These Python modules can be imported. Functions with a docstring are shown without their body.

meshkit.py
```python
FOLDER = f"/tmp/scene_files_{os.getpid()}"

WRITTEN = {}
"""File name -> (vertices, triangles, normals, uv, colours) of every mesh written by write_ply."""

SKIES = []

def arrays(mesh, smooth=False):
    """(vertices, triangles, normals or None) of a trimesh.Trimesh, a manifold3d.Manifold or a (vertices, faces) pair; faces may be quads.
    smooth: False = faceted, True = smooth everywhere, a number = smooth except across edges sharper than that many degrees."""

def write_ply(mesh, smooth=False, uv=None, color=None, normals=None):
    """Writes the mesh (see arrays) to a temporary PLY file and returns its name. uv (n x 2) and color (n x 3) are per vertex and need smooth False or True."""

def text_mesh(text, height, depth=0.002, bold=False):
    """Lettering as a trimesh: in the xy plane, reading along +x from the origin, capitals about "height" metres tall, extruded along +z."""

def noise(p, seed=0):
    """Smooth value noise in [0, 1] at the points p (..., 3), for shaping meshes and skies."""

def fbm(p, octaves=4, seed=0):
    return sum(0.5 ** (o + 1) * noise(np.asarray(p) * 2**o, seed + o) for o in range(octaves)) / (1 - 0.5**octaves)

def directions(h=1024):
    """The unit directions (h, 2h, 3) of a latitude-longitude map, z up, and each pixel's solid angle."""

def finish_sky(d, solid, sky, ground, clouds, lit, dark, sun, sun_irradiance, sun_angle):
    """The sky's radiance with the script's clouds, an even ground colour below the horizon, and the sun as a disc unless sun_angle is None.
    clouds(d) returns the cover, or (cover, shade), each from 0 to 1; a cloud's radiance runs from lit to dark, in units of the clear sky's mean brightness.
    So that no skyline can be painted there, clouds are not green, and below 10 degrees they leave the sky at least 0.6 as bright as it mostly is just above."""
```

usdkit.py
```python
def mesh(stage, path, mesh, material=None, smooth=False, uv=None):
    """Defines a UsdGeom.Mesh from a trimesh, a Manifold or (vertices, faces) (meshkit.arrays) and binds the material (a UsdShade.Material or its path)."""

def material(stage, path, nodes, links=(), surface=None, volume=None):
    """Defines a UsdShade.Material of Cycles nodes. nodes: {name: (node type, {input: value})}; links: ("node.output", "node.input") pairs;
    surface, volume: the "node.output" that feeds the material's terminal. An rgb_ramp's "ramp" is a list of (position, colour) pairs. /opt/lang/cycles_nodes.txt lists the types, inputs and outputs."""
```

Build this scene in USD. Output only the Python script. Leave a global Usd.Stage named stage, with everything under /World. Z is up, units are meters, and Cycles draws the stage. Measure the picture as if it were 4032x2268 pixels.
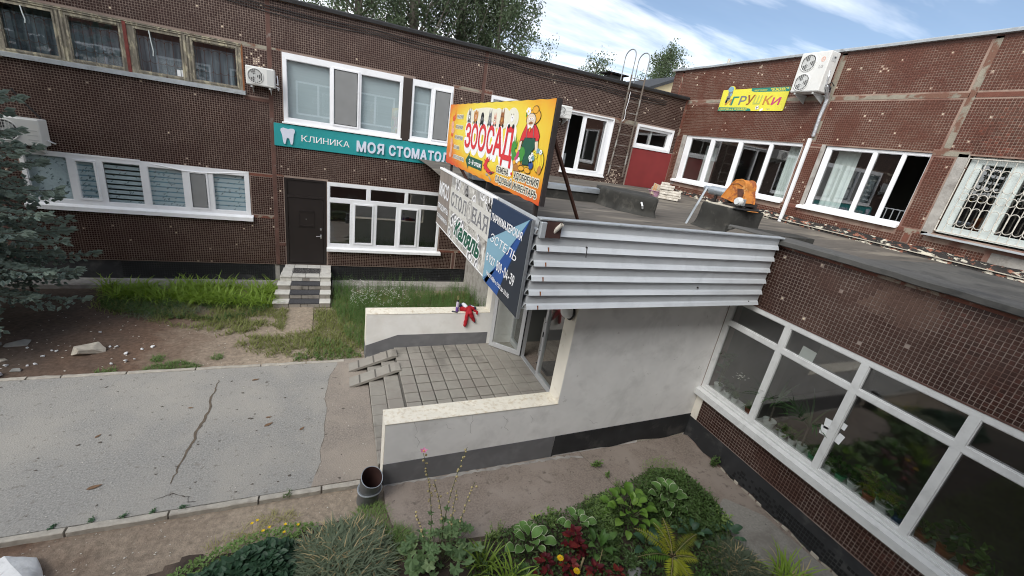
import math, random
import numpy as np
import trimesh
import usdkit, meshkit
from pxr import Usd, UsdGeom, UsdLux, UsdShade, Gf, Sdf, Vt
from shapely.geometry import Polygon, box as sbox, Point, LineString, MultiPolygon
from shapely import affinity
from shapely.ops import unary_union

rng = np.random.default_rng(7)
random.seed(7)
stage = Usd.Stage.CreateInMemory()
UsdGeom.SetStageUpAxis(stage, 'Z')
UsdGeom.Xform.Define(stage, '/World')
UsdGeom.Scope.Define(stage, '/World/Looks')

# ---------------------------------------------------------------- camera
CAM = (0.0, 0.0, 5.1)
RIGHT = (0.921573184874875, -0.3583974229581357, 0.1491782562458294)
DOWN = (0.007605975949210642, -0.36753385871003874, -0.9299790383828924)
FWD = (0.38813015091517844, 0.8581783904985468, -0.3359833865414841)
cam = UsdGeom.Camera.Define(stage, '/World/camera')
cam.CreateFocalLengthAttr(14.5059)
cam.CreateHorizontalApertureAttr(36.0)
cam.CreateExposureAttr(0.82)
cam.CreateClippingRangeAttr(Gf.Vec2f(0.05, 2000.0))
cam.AddTransformOp().Set(Gf.Matrix4d(*RIGHT, 0, *[-a for a in DOWN], 0, *[-a for a in FWD], 0, *CAM, 1))

# ---------------------------------------------------------------- sky and sun (bright overcast with gaps of blue)
SUN = np.array([-0.60, -0.45, 0.70]); SUN /= np.linalg.norm(SUN)
EL, ROT = math.asin(SUN[2]), math.atan2(SUN[0], SUN[1])
SKY_STRENGTH, SUN_INTENSITY, SUN_ANGLE = 0.08, 0.46, 36.0
CLOUD_LIT, CLOUD_DARK = (13.6, 13.9, 14.3), (8.6, 8.9, 9.4)
def sky_material():
    n = {
        'tc': ('texture_coordinate', {}), 'sep': ('separate_xyz', {}),
        'zz': ('math', {'math_type': 'add', 'value2': 0.10}),
        'zm': ('math', {'math_type': 'maximum', 'value2': 0.05}),
        'px': ('math', {'math_type': 'divide'}), 'py': ('math', {'math_type': 'divide'}),
        'cmb': ('combine_xyz', {'z': 0.0}),
        'map': ('mapping', {'rotation': (0, 0, 0.75), 'scale': (0.30, 0.85, 1.0), 'location': (0.35, 0.6, 0)}),
        'n1': ('noise_texture', {'scale': 1.1, 'detail': 8.0, 'roughness': 0.56, 'distortion': 0.35}),
        'n2': ('noise_texture', {'scale': 2.6, 'detail': 6.0, 'roughness': 0.6, 'distortion': 0.2}),
        'dot': ('vector_math', {'math_type': 'dot_product', 'vector2': (0.62, 0.30, 0.72)}),
        'bias': ('map_range', {'from_min': 0.1, 'from_max': 0.98, 'to_min': 0.17, 'to_max': -0.06, 'clamp': True}),
        'add': ('math', {'math_type': 'add'}),
        'cov': ('rgb_ramp', {'ramp': [(0.0, (0, 0, 0)), (0.46, (0.05, 0.05, 0.05)), (0.56, (0.55, 0.55, 0.55)), (0.68, (1, 1, 1)), (1.0, (1, 1, 1))]}),
        'shade': ('rgb_ramp', {'ramp': [(0.0, CLOUD_LIT), (0.45, CLOUD_LIT), (0.68, CLOUD_DARK), (1.0, CLOUD_DARK)]}),
        'sky': ('sky_texture', {'sky_type': 'single_scattering', 'sun_disc': False, 'sun_elevation': EL, 'sun_rotation': ROT, 'air_density': 1.0, 'aerosol_density': 0.8, 'ozone_density': 2.2}),
        'mix': ('mix_color', {}), 'bg': ('background_shader', {'strength': SKY_STRENGTH}),
    }
    l = [('tc.generated', 'sep.vector'), ('sep.z', 'zz.value1'), ('zz.value', 'zm.value1'), ('sep.x', 'px.value1'), ('zm.value', 'px.value2'),
         ('sep.y', 'py.value1'), ('zm.value', 'py.value2'), ('px.value', 'cmb.x'), ('py.value', 'cmb.y'), ('cmb.vector', 'map.vector'),
         ('map.vector', 'n1.vector'), ('map.vector', 'n2.vector'), ('tc.generated', 'dot.vector1'), ('dot.value', 'bias.value'),
         ('n1.fac', 'add.value1'), ('bias.result', 'add.value2'), ('add.value', 'cov.fac'), ('n2.fac', 'shade.fac'),
         ('sky.color', 'mix.a'), ('shade.color', 'mix.b'), ('cov.color', 'mix.fac'), ('mix.result', 'bg.color')]
    return usdkit.material(stage, '/World/Looks/sky', n, l, surface='bg.background')
dome = UsdLux.DomeLight.Define(stage, '/World/sky')
UsdShade.MaterialBindingAPI.Apply(dome.GetPrim()).Bind(sky_material())
dome.GetPrim().SetCustomDataByKey('kind', 'structure')
sun = UsdLux.DistantLight.Define(stage, '/World/sun')
sun.CreateIntensityAttr(SUN_INTENSITY); sun.CreateAngleAttr(SUN_ANGLE); sun.CreateNormalizeAttr(True)
sun.CreateColorAttr(Gf.Vec3f(1.0, 0.97, 0.92))
_z = SUN; _x = np.cross((0, 0, 1), _z); _x /= np.linalg.norm(_x); _y = np.cross(_z, _x)
sun.AddTransformOp().Set(Gf.Matrix4d(*_x, 0, *_y, 0, *_z, 0, 0, 0, 30, 1))

# ---------------------------------------------------------------- materials
MATS = {}
def mat(name, col, rough=0.7, var=0.12, scale=5.0, col2=None, mask=(0.9, 0.5, 0.62), bump=0.0, bscale=60.0, metal=0.0, spec=0.5, col3=None, mask3=(9.0, 0.6, 0.66), stretch=(1, 1, 1), thin=False):
    """plain procedural material: base colour with noise, an optional second and third colour in patches, bump; coordinates are world positions"""
    c = np.array(col, float)
    n = {'g': ('geometry', {}), 'm': ('mapping', {'scale': stretch}),
         'n1': ('noise_texture', {'scale': scale, 'detail': 5.0, 'roughness': 0.6}),
         'r1': ('rgb_ramp', {'ramp': [(0.28, tuple(np.clip(c * (1 - var), 0, 1))), (0.72, tuple(np.clip(c * (1 + var), 0, 1)))]}),
         'p': ('principled_bsdf', {'roughness': rough, 'metallic': metal, 'specular_ior_level': spec})}
    l = [('g.position', 'm.vector'), ('m.vector', 'n1.vector'), ('n1.fac', 'r1.fac')]
    out = 'r1.color'
    for i, (cc, mk) in enumerate(((col2, mask), (col3, mask3))):
        if cc is None: continue
        n[f'k{i}'] = ('noise_texture', {'scale': mk[0], 'detail': 6.0, 'roughness': 0.62, 'distortion': 0.3})
        n[f'kr{i}'] = ('rgb_ramp', {'ramp': [(mk[1], (0, 0, 0)), (mk[2], (1, 1, 1))]})
        n[f'mx{i}'] = ('mix_color', {'b': cc})
        n[f'mp{i}'] = ('mapping', {'location': (3.3 + 5 * i, 1.7, 8.1), 'scale': stretch})
        l += [('g.position', f'mp{i}.vector'), (f'mp{i}.vector', f'k{i}.vector'), (f'k{i}.fac', f'kr{i}.fac'), (f'kr{i}.color', f'mx{i}.fac'), (out, f'mx{i}.a')]
        out = f'mx{i}.result'
    l.append((out, 'p.base_color'))
    if bump:
        n['nb'] = ('noise_texture', {'scale': bscale, 'detail': 4.0, 'roughness': 0.6})
        n['b'] = ('bump', {'strength': bump, 'distance': 0.01})
        l += [('m.vector', 'nb.vector'), ('nb.fac', 'b.height'), ('b.normal', 'p.normal')]
    MATS[name] = usdkit.material(stage, '/World/Looks/' + name, n, l, surface='p.BSDF')
    return MATS[name]

def tile_mat(name, col, pitch, rough=0.28, dirt=(0.17, 0.13, 0.11), dirt_amt=0.35, spread=0.35):
    """glazed mosaic tile: every tile its own tone, worn and dusty in clouds"""
    c = np.array(col, float)
    n = {'g': ('geometry', {}), 'oi': ('object_info', {}), 'sum': ('math', {'math_type': 'add'}), 'fr': ('math', {'math_type': 'fraction'}), 'isl': ('rgb_ramp', {'ramp': [(0, tuple(c * (1 - spread))), (0.5, tuple(c)), (0.93, tuple(c * (1 + spread))), (1.0, tuple(c * 1.9))]}),
         'n': ('noise_texture', {'scale': 0.8, 'detail': 7.0, 'roughness': 0.65}), 'r': ('rgb_ramp', {'ramp': [(0.42, (0.08, 0.08, 0.08)), (0.72, (dirt_amt,) * 3)]}),
         'n2': ('noise_texture', {'scale': 34.0, 'detail': 3.0}), 'r2': ('rgb_ramp', {'ramp': [(0.35, (0.6, 0.6, 0.6)), (0.7, (1.1, 1.1, 1.1))]}),
         'mul': ('mix_color', {'blend_type': 'multiply', 'fac': 1.0}), 'mx': ('mix_color', {'b': dirt}),
         'rr': ('rgb_ramp', {'ramp': [(0.35, (rough,) * 3), (0.7, (min(1, rough + 0.4),) * 3)]}),
         'p': ('principled_bsdf', {'specular_ior_level': 0.28})}
    l = [('g.random_per_island', 'sum.value1'), ('oi.random', 'sum.value2'), ('sum.value', 'fr.value1'), ('fr.value', 'isl.fac'), ('g.position', 'n.vector'), ('g.position', 'n2.vector'), ('n.fac', 'r.fac'), ('n2.fac', 'r2.fac'), ('isl.color', 'mul.a'), ('r2.color', 'mul.b'),
         ('mul.result', 'mx.a'), ('r.color', 'mx.fac'), ('mx.result', 'p.base_color'), ('n.fac', 'rr.fac'), ('rr.color', 'p.roughness')]
    MATS[name] = usdkit.material(stage, '/World/Looks/' + name, n, l, surface='p.BSDF')

def glass_mat(name, tint=(0.9, 0.93, 0.92), base=0.09, rough=0.0, gcol=(1, 1, 1)):
    n = {'lw': ('layer_weight', {'blend': 0.5}), 'pw': ('math', {'math_type': 'power', 'value2': 4.0}),
         'ma': ('math', {'math_type': 'multiply_add', 'value2': 0.85, 'value3': base, 'use_clamp': True}),
         't': ('transparent_bsdf', {'color': tint}), 'gl': ('glossy_bsdf', {'color': gcol, 'roughness': rough}), 'mix': ('mix_closure', {})}
    l = [('lw.facing', 'pw.value1'), ('pw.value', 'ma.value1'), ('ma.value', 'mix.fac'), ('t.BSDF', 'mix.closure1'), ('gl.BSDF', 'mix.closure2')]
    MATS[name] = usdkit.material(stage, '/World/Looks/' + name, n, l, surface='mix.closure')

def leaf_mat(name, col, var=0.4, trans=0.35, rough=0.5, col2=None, spec=0.35):
    """leaves: each leaf (island) its own green, some light through"""
    c = np.array(col, float); d = np.array(col2, float) if col2 is not None else c * (1 + var)
    n = {'g': ('geometry', {}), 'oi': ('object_info', {}), 'sum': ('math', {'math_type': 'add'}), 'fr': ('math', {'math_type': 'fraction'}), 'r': ('rgb_ramp', {'ramp': [(0, tuple(c * (1 - var))), (0.55, tuple(c)), (1, tuple(d))]}),
         'p': ('principled_bsdf', {'roughness': rough, 'specular_ior_level': spec}), 't': ('translucent_bsdf', {}), 'hs': ('hsv', {'value': 1.3, 'saturation': 1.1}), 'mix': ('mix_closure', {'fac': trans})}
    l = [('g.random_per_island', 'sum.value1'), ('oi.random', 'sum.value2'), ('sum.value', 'fr.value1'), ('fr.value', 'r.fac'), ('r.color', 'p.base_color'), ('r.color', 'hs.color'), ('hs.color', 't.color'), ('p.BSDF', 'mix.closure1'), ('t.BSDF', 'mix.closure2')]
    MATS[name] = usdkit.material(stage, '/World/Looks/' + name, n, l, surface='mix.closure')

# walls
mat('grout_dark', (0.27, 0.205, 0.17), 0.9, 0.25, 2.0, col2=(0.22, 0.16, 0.135), mask=(1.3, 0.48, 0.62), bump=0.3, bscale=90)
mat('grout_brown', (0.30, 0.215, 0.17), 0.9, 0.22, 2.0, col2=(0.20, 0.10, 0.075), mask=(1.5, 0.46, 0.6), bump=0.3, bscale=90)
mat('grout_wing', (0.27, 0.22, 0.19), 0.9, 0.2, 2.0, col2=(0.17, 0.11, 0.09), mask=(1.3, 0.48, 0.6), bump=0.3, bscale=90)
tile_mat('tile_dark', (0.031, 0.0088, 0.0058), 0.052, rough=0.3, dirt=(0.09, 0.052, 0.042), dirt_amt=0.22)
tile_mat('tile_brown', (0.092, 0.024, 0.0135), 0.052, rough=0.35, dirt=(0.19, 0.115, 0.08), dirt_amt=0.30)
tile_mat('tile_wing', (0.040, 0.0125, 0.0085), 0.052, rough=0.3, dirt=(0.17, 0.105, 0.083), dirt_amt=0.42)
tile_mat('tile_smeared', (0.075, 0.036, 0.027), 0.052, rough=0.6, dirt=(0.19, 0.125, 0.098), dirt_amt=0.6)
tile_mat('tile_black', (0.012, 0.013, 0.014), 0.052, rough=0.4, dirt=(0.06, 0.06, 0.06), dirt_amt=0.3)
mat('chip_cream', (0.62, 0.52, 0.38), 0.8, 0.25, 20)
mat('bitumen_black', (0.022, 0.023, 0.025), 0.7, 0.35, 3.0, col2=(0.07, 0.068, 0.065), mask=(2.2, 0.55, 0.7), bump=0.4, bscale=25)
mat('roof_edge_black', (0.016, 0.016, 0.017), 0.65, 0.4, 4.0, bump=0.5, bscale=15)
mat('joint_brown', (0.105, 0.052, 0.04), 0.85, 0.25, 4.0, col2=(0.24, 0.215, 0.19), mask=(2.4, 0.60, 0.68), bump=0.4, bscale=30)
mat('joint_grey', (0.26, 0.235, 0.185), 0.9, 0.2, 5.0, col2=(0.17, 0.085, 0.058), mask=(1.9, 0.50, 0.56), bump=0.5, bscale=30)
mat('joint_red', (0.15, 0.055, 0.036), 0.85, 0.25, 5.0, col2=(0.26, 0.22, 0.17), mask=(2.6, 0.55, 0.6), bump=0.4, bscale=30)
mat('cement', (0.36, 0.34, 0.31), 0.9, 0.2, 6.0, col2=(0.24, 0.22, 0.2), mask=(3.0, 0.5, 0.65), bump=0.5, bscale=35)
mat('crack_grey', (0.40, 0.39, 0.37), 0.9, 0.1)
mat('cement_pale', (0.52, 0.48, 0.40), 0.9, 0.2, 8.0, bump=0.5, bscale=35)
mat('peeling_tar', (0.030, 0.026, 0.024), 0.8, 0.4, 6.0, col2=(0.30, 0.12, 0.075), mask=(6.0, 0.56, 0.6), col3=(0.62, 0.58, 0.48), mask3=(4.2, 0.56, 0.6), bump=0.7, bscale=18, stretch=(1, 1, 2.6))
mat('plaster_white', (0.77, 0.759, 0.726), 0.85, 0.05, 3.0, col2=(0.682, 0.66, 0.616), mask=(1.6, 0.5, 0.7), bump=0.12, bscale=120)
mat('plaster_cream', (0.76, 0.72, 0.63), 0.85, 0.05, 3.0, col2=(0.62, 0.56, 0.46), mask=(4.0, 0.58, 0.72), bump=0.12, bscale=120)
mat('plaster_grey', (0.798, 0.7913, 0.7714), 0.88, 0.06, 3.0, col2=(0.665, 0.6583, 0.6384), mask=(1.8, 0.5, 0.68), col3=(0.532, 0.5187, 0.4921), mask3=(7.0, 0.66, 0.72), bump=0.15, bscale=90)
mat('parapet_top', (0.74, 0.70, 0.60), 0.85, 0.08, 6.0, col2=(0.58, 0.50, 0.37), mask=(14.0, 0.50, 0.70), col3=(0.44, 0.35, 0.24), mask3=(4.0, 0.60, 0.74), bump=0.2, bscale=90)
mat('paint_grey', (0.15, 0.15, 0.155), 0.75, 0.08, 3.0, col2=(0.19, 0.19, 0.195), mask=(2.4, 0.5, 0.66), bump=0.15, bscale=80)
# windows and doors
mat('pvc_white', (0.80, 0.81, 0.83), 0.35, 0.03, 3.0, col2=(0.72, 0.73, 0.74), mask=(5.0, 0.55, 0.75))
mat('pvc_wing', (0.66, 0.67, 0.66), 0.45, 0.05, 8.0, col2=(0.55, 0.56, 0.55), mask=(6.0, 0.5, 0.75))
mat('sill_white', (0.84, 0.85, 0.86), 0.4, 0.04, 5.0, col2=(0.70, 0.69, 0.66), mask=(7.0, 0.58, 0.78))
mat('sill_metal', (0.40, 0.43, 0.45), 0.5, 0.12, 5.0, col2=(0.27, 0.28, 0.28), mask=(6.0, 0.55, 0.7), metal=0.3)
mat('old_wood', (0.20, 0.18, 0.14), 0.85, 0.3, 14.0, col2=(0.42, 0.38, 0.27), mask=(9.0, 0.5, 0.6), col3=(0.08, 0.045, 0.035), mask3=(7.0, 0.6, 0.68), bump=0.5, bscale=50, stretch=(1, 1, 0.4))
mat('red_wood', (0.16, 0.03, 0.022), 0.7, 0.3, 10.0, bump=0.3)
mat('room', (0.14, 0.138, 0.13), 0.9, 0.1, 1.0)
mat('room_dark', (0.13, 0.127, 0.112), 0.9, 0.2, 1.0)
mat('curtain', (0.20, 0.245, 0.285), 0.9, 0.2, 2.0, col2=(0.10, 0.125, 0.15), mask=(2.5, 0.48, 0.62), stretch=(2.6, 1, 0.25))
mat('curtain_pale', (0.62, 0.68, 0.66), 0.9, 0.06, 4.0)
mat('blind_pale', (0.52, 0.60, 0.64), 0.85, 0.05, 3.0, stretch=(0.3, 1, 14))
mat('blind_leaf', (0.60, 0.70, 0.76), 0.9, 0.05, 3.0)
mat('blind_print', (0.17, 0.23, 0.26), 0.9, 0.1, 3.0)
mat('net', (0.22, 0.225, 0.225), 0.9, 0.06, 3.0)
mat('paper', (0.74, 0.76, 0.76), 0.8, 0.04, 6.0)
mat('door_brown', (0.017, 0.0125, 0.0115), 0.42, 0.15, 4.0, bump=0.05, bscale=200)
mat('panel_brown', (0.033, 0.022, 0.017), 0.5, 0.1, 3.0)
mat('panel_red', (0.20, 0.022, 0.022), 0.75, 0.1, 2.0, bump=0.1)
mat('chrome', (0.62, 0.62, 0.62), 0.25, 0.03, 3.0, metal=1.0)
mat('aluminium', (0.55, 0.56, 0.57), 0.4, 0.04, 4.0, metal=0.4)
mat('black_rubber', (0.015, 0.015, 0.016), 0.7, 0.2)
glass_mat('glass', base=0.20)
glass_mat('glass_wing', tint=(0.74, 0.77, 0.74), base=0.20, rough=0.045)
glass_mat('glass_clear', base=0.09)
# metal things
mat('galvanised', (0.50, 0.54, 0.57), 0.38, 0.10, 4.0, col2=(0.42, 0.45, 0.47), mask=(2.5, 0.5, 0.66), metal=0.75, col3=(0.33, 0.35, 0.37), mask3=(9.0, 0.62, 0.72))
mat('corrugated', (0.60, 0.63, 0.65), 0.36, 0.05, 2.0, col2=(0.52, 0.55, 0.57), mask=(3.0, 0.5, 0.7), metal=0.2)
mat('rust', (0.20, 0.075, 0.028), 0.85, 0.35, 9.0, bump=0.3)
mat('rust_orange', (0.55, 0.20, 0.035), 0.7, 0.25, 7.0, col2=(0.30, 0.09, 0.03), mask=(6.0, 0.52, 0.6), col3=(0.66, 0.34, 0.11), mask3=(9.0, 0.55, 0.62), bump=0.3)
mat('rust_brown', (0.10, 0.04, 0.025), 0.8, 0.3, 9.0, bump=0.3)
mat('dark_steel', (0.028, 0.022, 0.021), 0.6, 0.3, 7.0)
mat('bracket_brown', (0.05, 0.022, 0.018), 0.7, 0.25, 8.0)
mat('ac_white', (0.66, 0.66, 0.635), 0.4, 0.05, 3.0, col2=(0.66, 0.65, 0.61), mask=(3.0, 0.52, 0.72))
mat('ac_grey', (0.50, 0.51, 0.50), 0.5, 0.05, 3.0)
mat('ac_dark', (0.085, 0.087, 0.087), 0.5, 0.2, 3.0)
mat('foil', (0.58, 0.59, 0.61), 0.3, 0.25, 14.0, metal=0.8, bump=0.8, bscale=30)
mat('cable', (0.02, 0.018, 0.018), 0.7)
mat('dark_pipe', (0.14, 0.145, 0.145), 0.4, 0.25, 6.0, col2=(0.08, 0.075, 0.07), mask=(5.0, 0.5, 0.64), metal=0.5)
mat('ladder_steel', (0.13, 0.105, 0.085), 0.75, 0.3, 8.0, col2=(0.26, 0.25, 0.23), mask=(3.0, 0.5, 0.6))
mat('hoop_steel', (0.27, 0.29, 0.30), 0.5, 0.12, 6.0, metal=0.3)
# ground
mat('asphalt', (0.275, 0.268, 0.25), 0.95, 0.30, 38.0, col2=(0.335, 0.318, 0.285), mask=(0.7, 0.42, 0.64), col3=(0.1823, 0.167, 0.1453), mask3=(13.0, 0.60, 0.72), bump=0.9, bscale=45)
mat('asphalt_new', (0.2592, 0.2248, 0.1912), 0.95, 0.26, 36.0, col2=(0.3142, 0.271, 0.227), mask=(1.2, 0.45, 0.62), bump=0.9, bscale=50)
mat('crack_dirt', (0.12, 0.095, 0.07), 0.95, 0.3, 9.0)
mat('crack_dark', (0.05, 0.042, 0.035), 0.95, 0.3, 9.0)
mat('kerb', (0.391, 0.3622, 0.3105), 0.93, 0.2, 9.0, col2=(0.322, 0.2932, 0.253), mask=(6.0, 0.52, 0.66), bump=0.8, bscale=30)
mat('apron', (0.2392, 0.1958, 0.1624), 0.95, 0.30, 34.0, col2=(0.2972, 0.2494, 0.2102), mask=(1.3, 0.45, 0.62), col3=(0.145, 0.1189, 0.0986), mask3=(8.0, 0.57, 0.72), bump=0.6, bscale=45)
mat('apron_grey', (0.28, 0.266, 0.2352), 0.95, 0.22, 30.0, col2=(0.21, 0.1918, 0.168), mask=(2.0, 0.5, 0.64), bump=0.6, bscale=45)
mat('paver', (0.275, 0.2585, 0.2255), 0.88, 0.10, 5.0, col2=(0.253, 0.231, 0.2035), mask=(2.2, 0.46, 0.62), col3=(0.13, 0.12, 0.105), mask3=(0.9, 0.52, 0.70), bump=0.4, bscale=60)
mat('paver_dark', (0.105, 0.097, 0.085), 0.9, 0.15, 5.0, bump=0.4, bscale=60)
mat('soil', (0.050, 0.036, 0.027), 0.98, 0.35, 7.0, col2=(0.09, 0.065, 0.048), mask=(3.0, 0.5, 0.64), bump=1.0, bscale=28)
mat('stone_white', (0.66, 0.67, 0.67), 0.9, 0.12, 5.0, col2=(0.48, 0.49, 0.49), mask=(5.0, 0.52, 0.66), bump=0.6, bscale=25)
mat('stone_buff', (0.46, 0.42, 0.35), 0.92, 0.18, 6.0, col2=(0.33, 0.30, 0.25), mask=(5.0, 0.5, 0.66), bump=0.6, bscale=25)
mat('stone_grey', (0.22, 0.22, 0.205), 0.92, 0.18, 6.0, bump=0.6, bscale=25)
mat('brick_grey', (0.27, 0.245, 0.215), 0.9, 0.12, 6.0, col2=(0.20, 0.18, 0.155), mask=(5.0, 0.52, 0.68), bump=0.4, bscale=40)
mat('brick_pale', (0.56, 0.545, 0.50), 0.9, 0.10, 6.0, col2=(0.42, 0.40, 0.36), mask=(5.0, 0.55, 0.7), bump=0.4, bscale=40)
mat('brick_white', (0.60, 0.56, 0.49), 0.9, 0.14, 8.0, col2=(0.42, 0.37, 0.30), mask=(7.0, 0.52, 0.66), bump=0.5, bscale=40)
mat('mat_dark', (0.055, 0.055, 0.06), 0.9, 0.5, 40.0)
mat('mat_pattern', (0.035, 0.033, 0.032), 0.8, 0.4, 12.0, col2=(0.20, 0.19, 0.18), mask=(30.0, 0.52, 0.58))
mat('felt', (0.105, 0.092, 0.077), 0.9, 0.25, 2.2, col2=(0.20, 0.175, 0.14), mask=(1.3, 0.52, 0.64), col3=(0.052, 0.048, 0.042), mask3=(2.3, 0.56, 0.68), bump=0.4, bscale=14, stretch=(0.35, 1.6, 1))
mat('felt_dark', (0.030, 0.029, 0.025), 0.85, 0.3, 3.0, col2=(0.07, 0.066, 0.056), mask=(4.0, 0.54, 0.68), bump=0.9, bscale=9)
mat('felt_edge', (0.085, 0.083, 0.077), 0.85, 0.2, 2.0, col2=(0.05, 0.05, 0.048), mask=(1.5, 0.5, 0.64), bump=0.6, bscale=12)

def dirt_mat():
    n = {'g': ('geometry', {}), 'sep': ('separate_xyz', {}),
         'n1': ('noise_texture', {'scale': 1.1, 'detail': 8.0, 'roughness': 0.66}), 'n2': ('noise_texture', {'scale': 14.0, 'detail': 6.0, 'roughness': 0.7}), 'n3': ('noise_texture', {'scale': 55.0, 'detail': 4.0, 'roughness': 0.7}),
         'x': ('map_range', {'from_min': -5.6, 'from_max': -1.2, 'to_min': 0.0, 'to_max': 1.0, 'clamp': True}),
         'ad': ('math', {'math_type': 'multiply_add', 'value2': 0.9, 'value3': -0.45}), 'sm': ('math', {'math_type': 'add', 'use_clamp': True}),
         'r': ('rgb_ramp', {'ramp': [(0.0, (0.105, 0.080, 0.064)), (0.4, (0.150, 0.098, 0.070)), (0.72, (0.27, 0.215, 0.165)), (1.0, (0.34, 0.28, 0.215))]}),
         'r2': ('rgb_ramp', {'ramp': [(0.3, (0.62, 0.62, 0.62)), (0.7, (1.25, 1.25, 1.25))]}), 'mul': ('mix_color', {'blend_type': 'multiply', 'fac': 1.0}),
         'b': ('bump', {'strength': 0.9, 'distance': 0.015}), 'p': ('principled_bsdf', {'roughness': 0.97, 'specular_ior_level': 0.2})}
    l = [('g.position', 'sep.vector'), ('g.position', 'n1.vector'), ('g.position', 'n2.vector'), ('g.position', 'n3.vector'), ('sep.x', 'x.value'), ('n1.fac', 'ad.value1'), ('ad.value', 'sm.value1'), ('x.result', 'sm.value2'),
         ('sm.value', 'r.fac'), ('n2.fac', 'r2.fac'), ('r.color', 'mul.a'), ('r2.color', 'mul.b'), ('mul.result', 'p.base_color'), ('n3.fac', 'b.height'), ('b.normal', 'p.normal')]
    MATS['dirt'] = usdkit.material(stage, '/World/Looks/dirt', n, l, surface='p.BSDF')
dirt_mat()
# greenery
leaf_mat('leaf_poplar', (0.062, 0.086, 0.045), 0.5, 0.3, 0.45)
leaf_mat('needle_blue', (0.24, 0.30, 0.255), 0.45, 0.12, 0.7, col2=(0.70, 0.78, 0.70))
leaf_mat('blade_bright', (0.34, 0.493, 0.085), 0.45, 0.4, 0.5, col2=(0.578, 0.714, 0.17))
leaf_mat('blade_lawn', (0.203, 0.2248, 0.0725), 0.45, 0.3, 0.6, col2=(0.3915, 0.3625, 0.1522))
leaf_mat('leaf_weed', (0.1187, 0.2063, 0.0625), 0.5, 0.35, 0.55, col2=(0.225, 0.3125, 0.1))
leaf_mat('leaf_cover', (0.125, 0.215, 0.06), 0.5, 0.3, 0.55, col2=(0.25, 0.35, 0.11))
leaf_mat('leaf_deep', (0.06, 0.132, 0.0696), 0.4, 0.25, 0.45, col2=(0.12, 0.216, 0.108))
leaf_mat('leaf_hosta', (0.14, 0.27, 0.04), 0.3, 0.35, 0.4, col2=(0.22, 0.35, 0.07))
leaf_mat('leaf_hosta_core', (0.14, 0.265, 0.07), 0.25, 0.35, 0.42)
leaf_mat('leaf_margin', (0.55, 0.60, 0.40), 0.15, 0.35, 0.5)
leaf_mat('leaf_lily', (0.10, 0.21, 0.05), 0.3, 0.35, 0.42, col2=(0.16, 0.28, 0.08))
leaf_mat('leaf_red', (0.13, 0.013, 0.020), 0.4, 0.3, 0.45, col2=(0.24, 0.035, 0.025))
leaf_mat('leaf_fern', (0.42, 0.45, 0.045), 0.3, 0.4, 0.5, col2=(0.55, 0.52, 0.06))
leaf_mat('leaf_mallow', (0.17, 0.27, 0.115), 0.35, 0.4, 0.55, col2=(0.27, 0.36, 0.17))
leaf_mat('blade_tuft', (0.20, 0.25, 0.155), 0.45, 0.3, 0.6, col2=(0.46, 0.46, 0.33))
leaf_mat('blade_dry', (0.44, 0.36, 0.20), 0.3, 0.3, 0.7)
leaf_mat('leaf_room', (0.05, 0.11, 0.035), 0.4, 0.3, 0.45, col2=(0.11, 0.19, 0.05))
leaf_mat('petal_pink', (0.72, 0.30, 0.46), 0.15, 0.4, 0.6)
leaf_mat('petal_yellow', (0.85, 0.60, 0.02), 0.12, 0.3, 0.6)
leaf_mat('petal_white', (0.82, 0.82, 0.76), 0.08, 0.3, 0.6)
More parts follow.
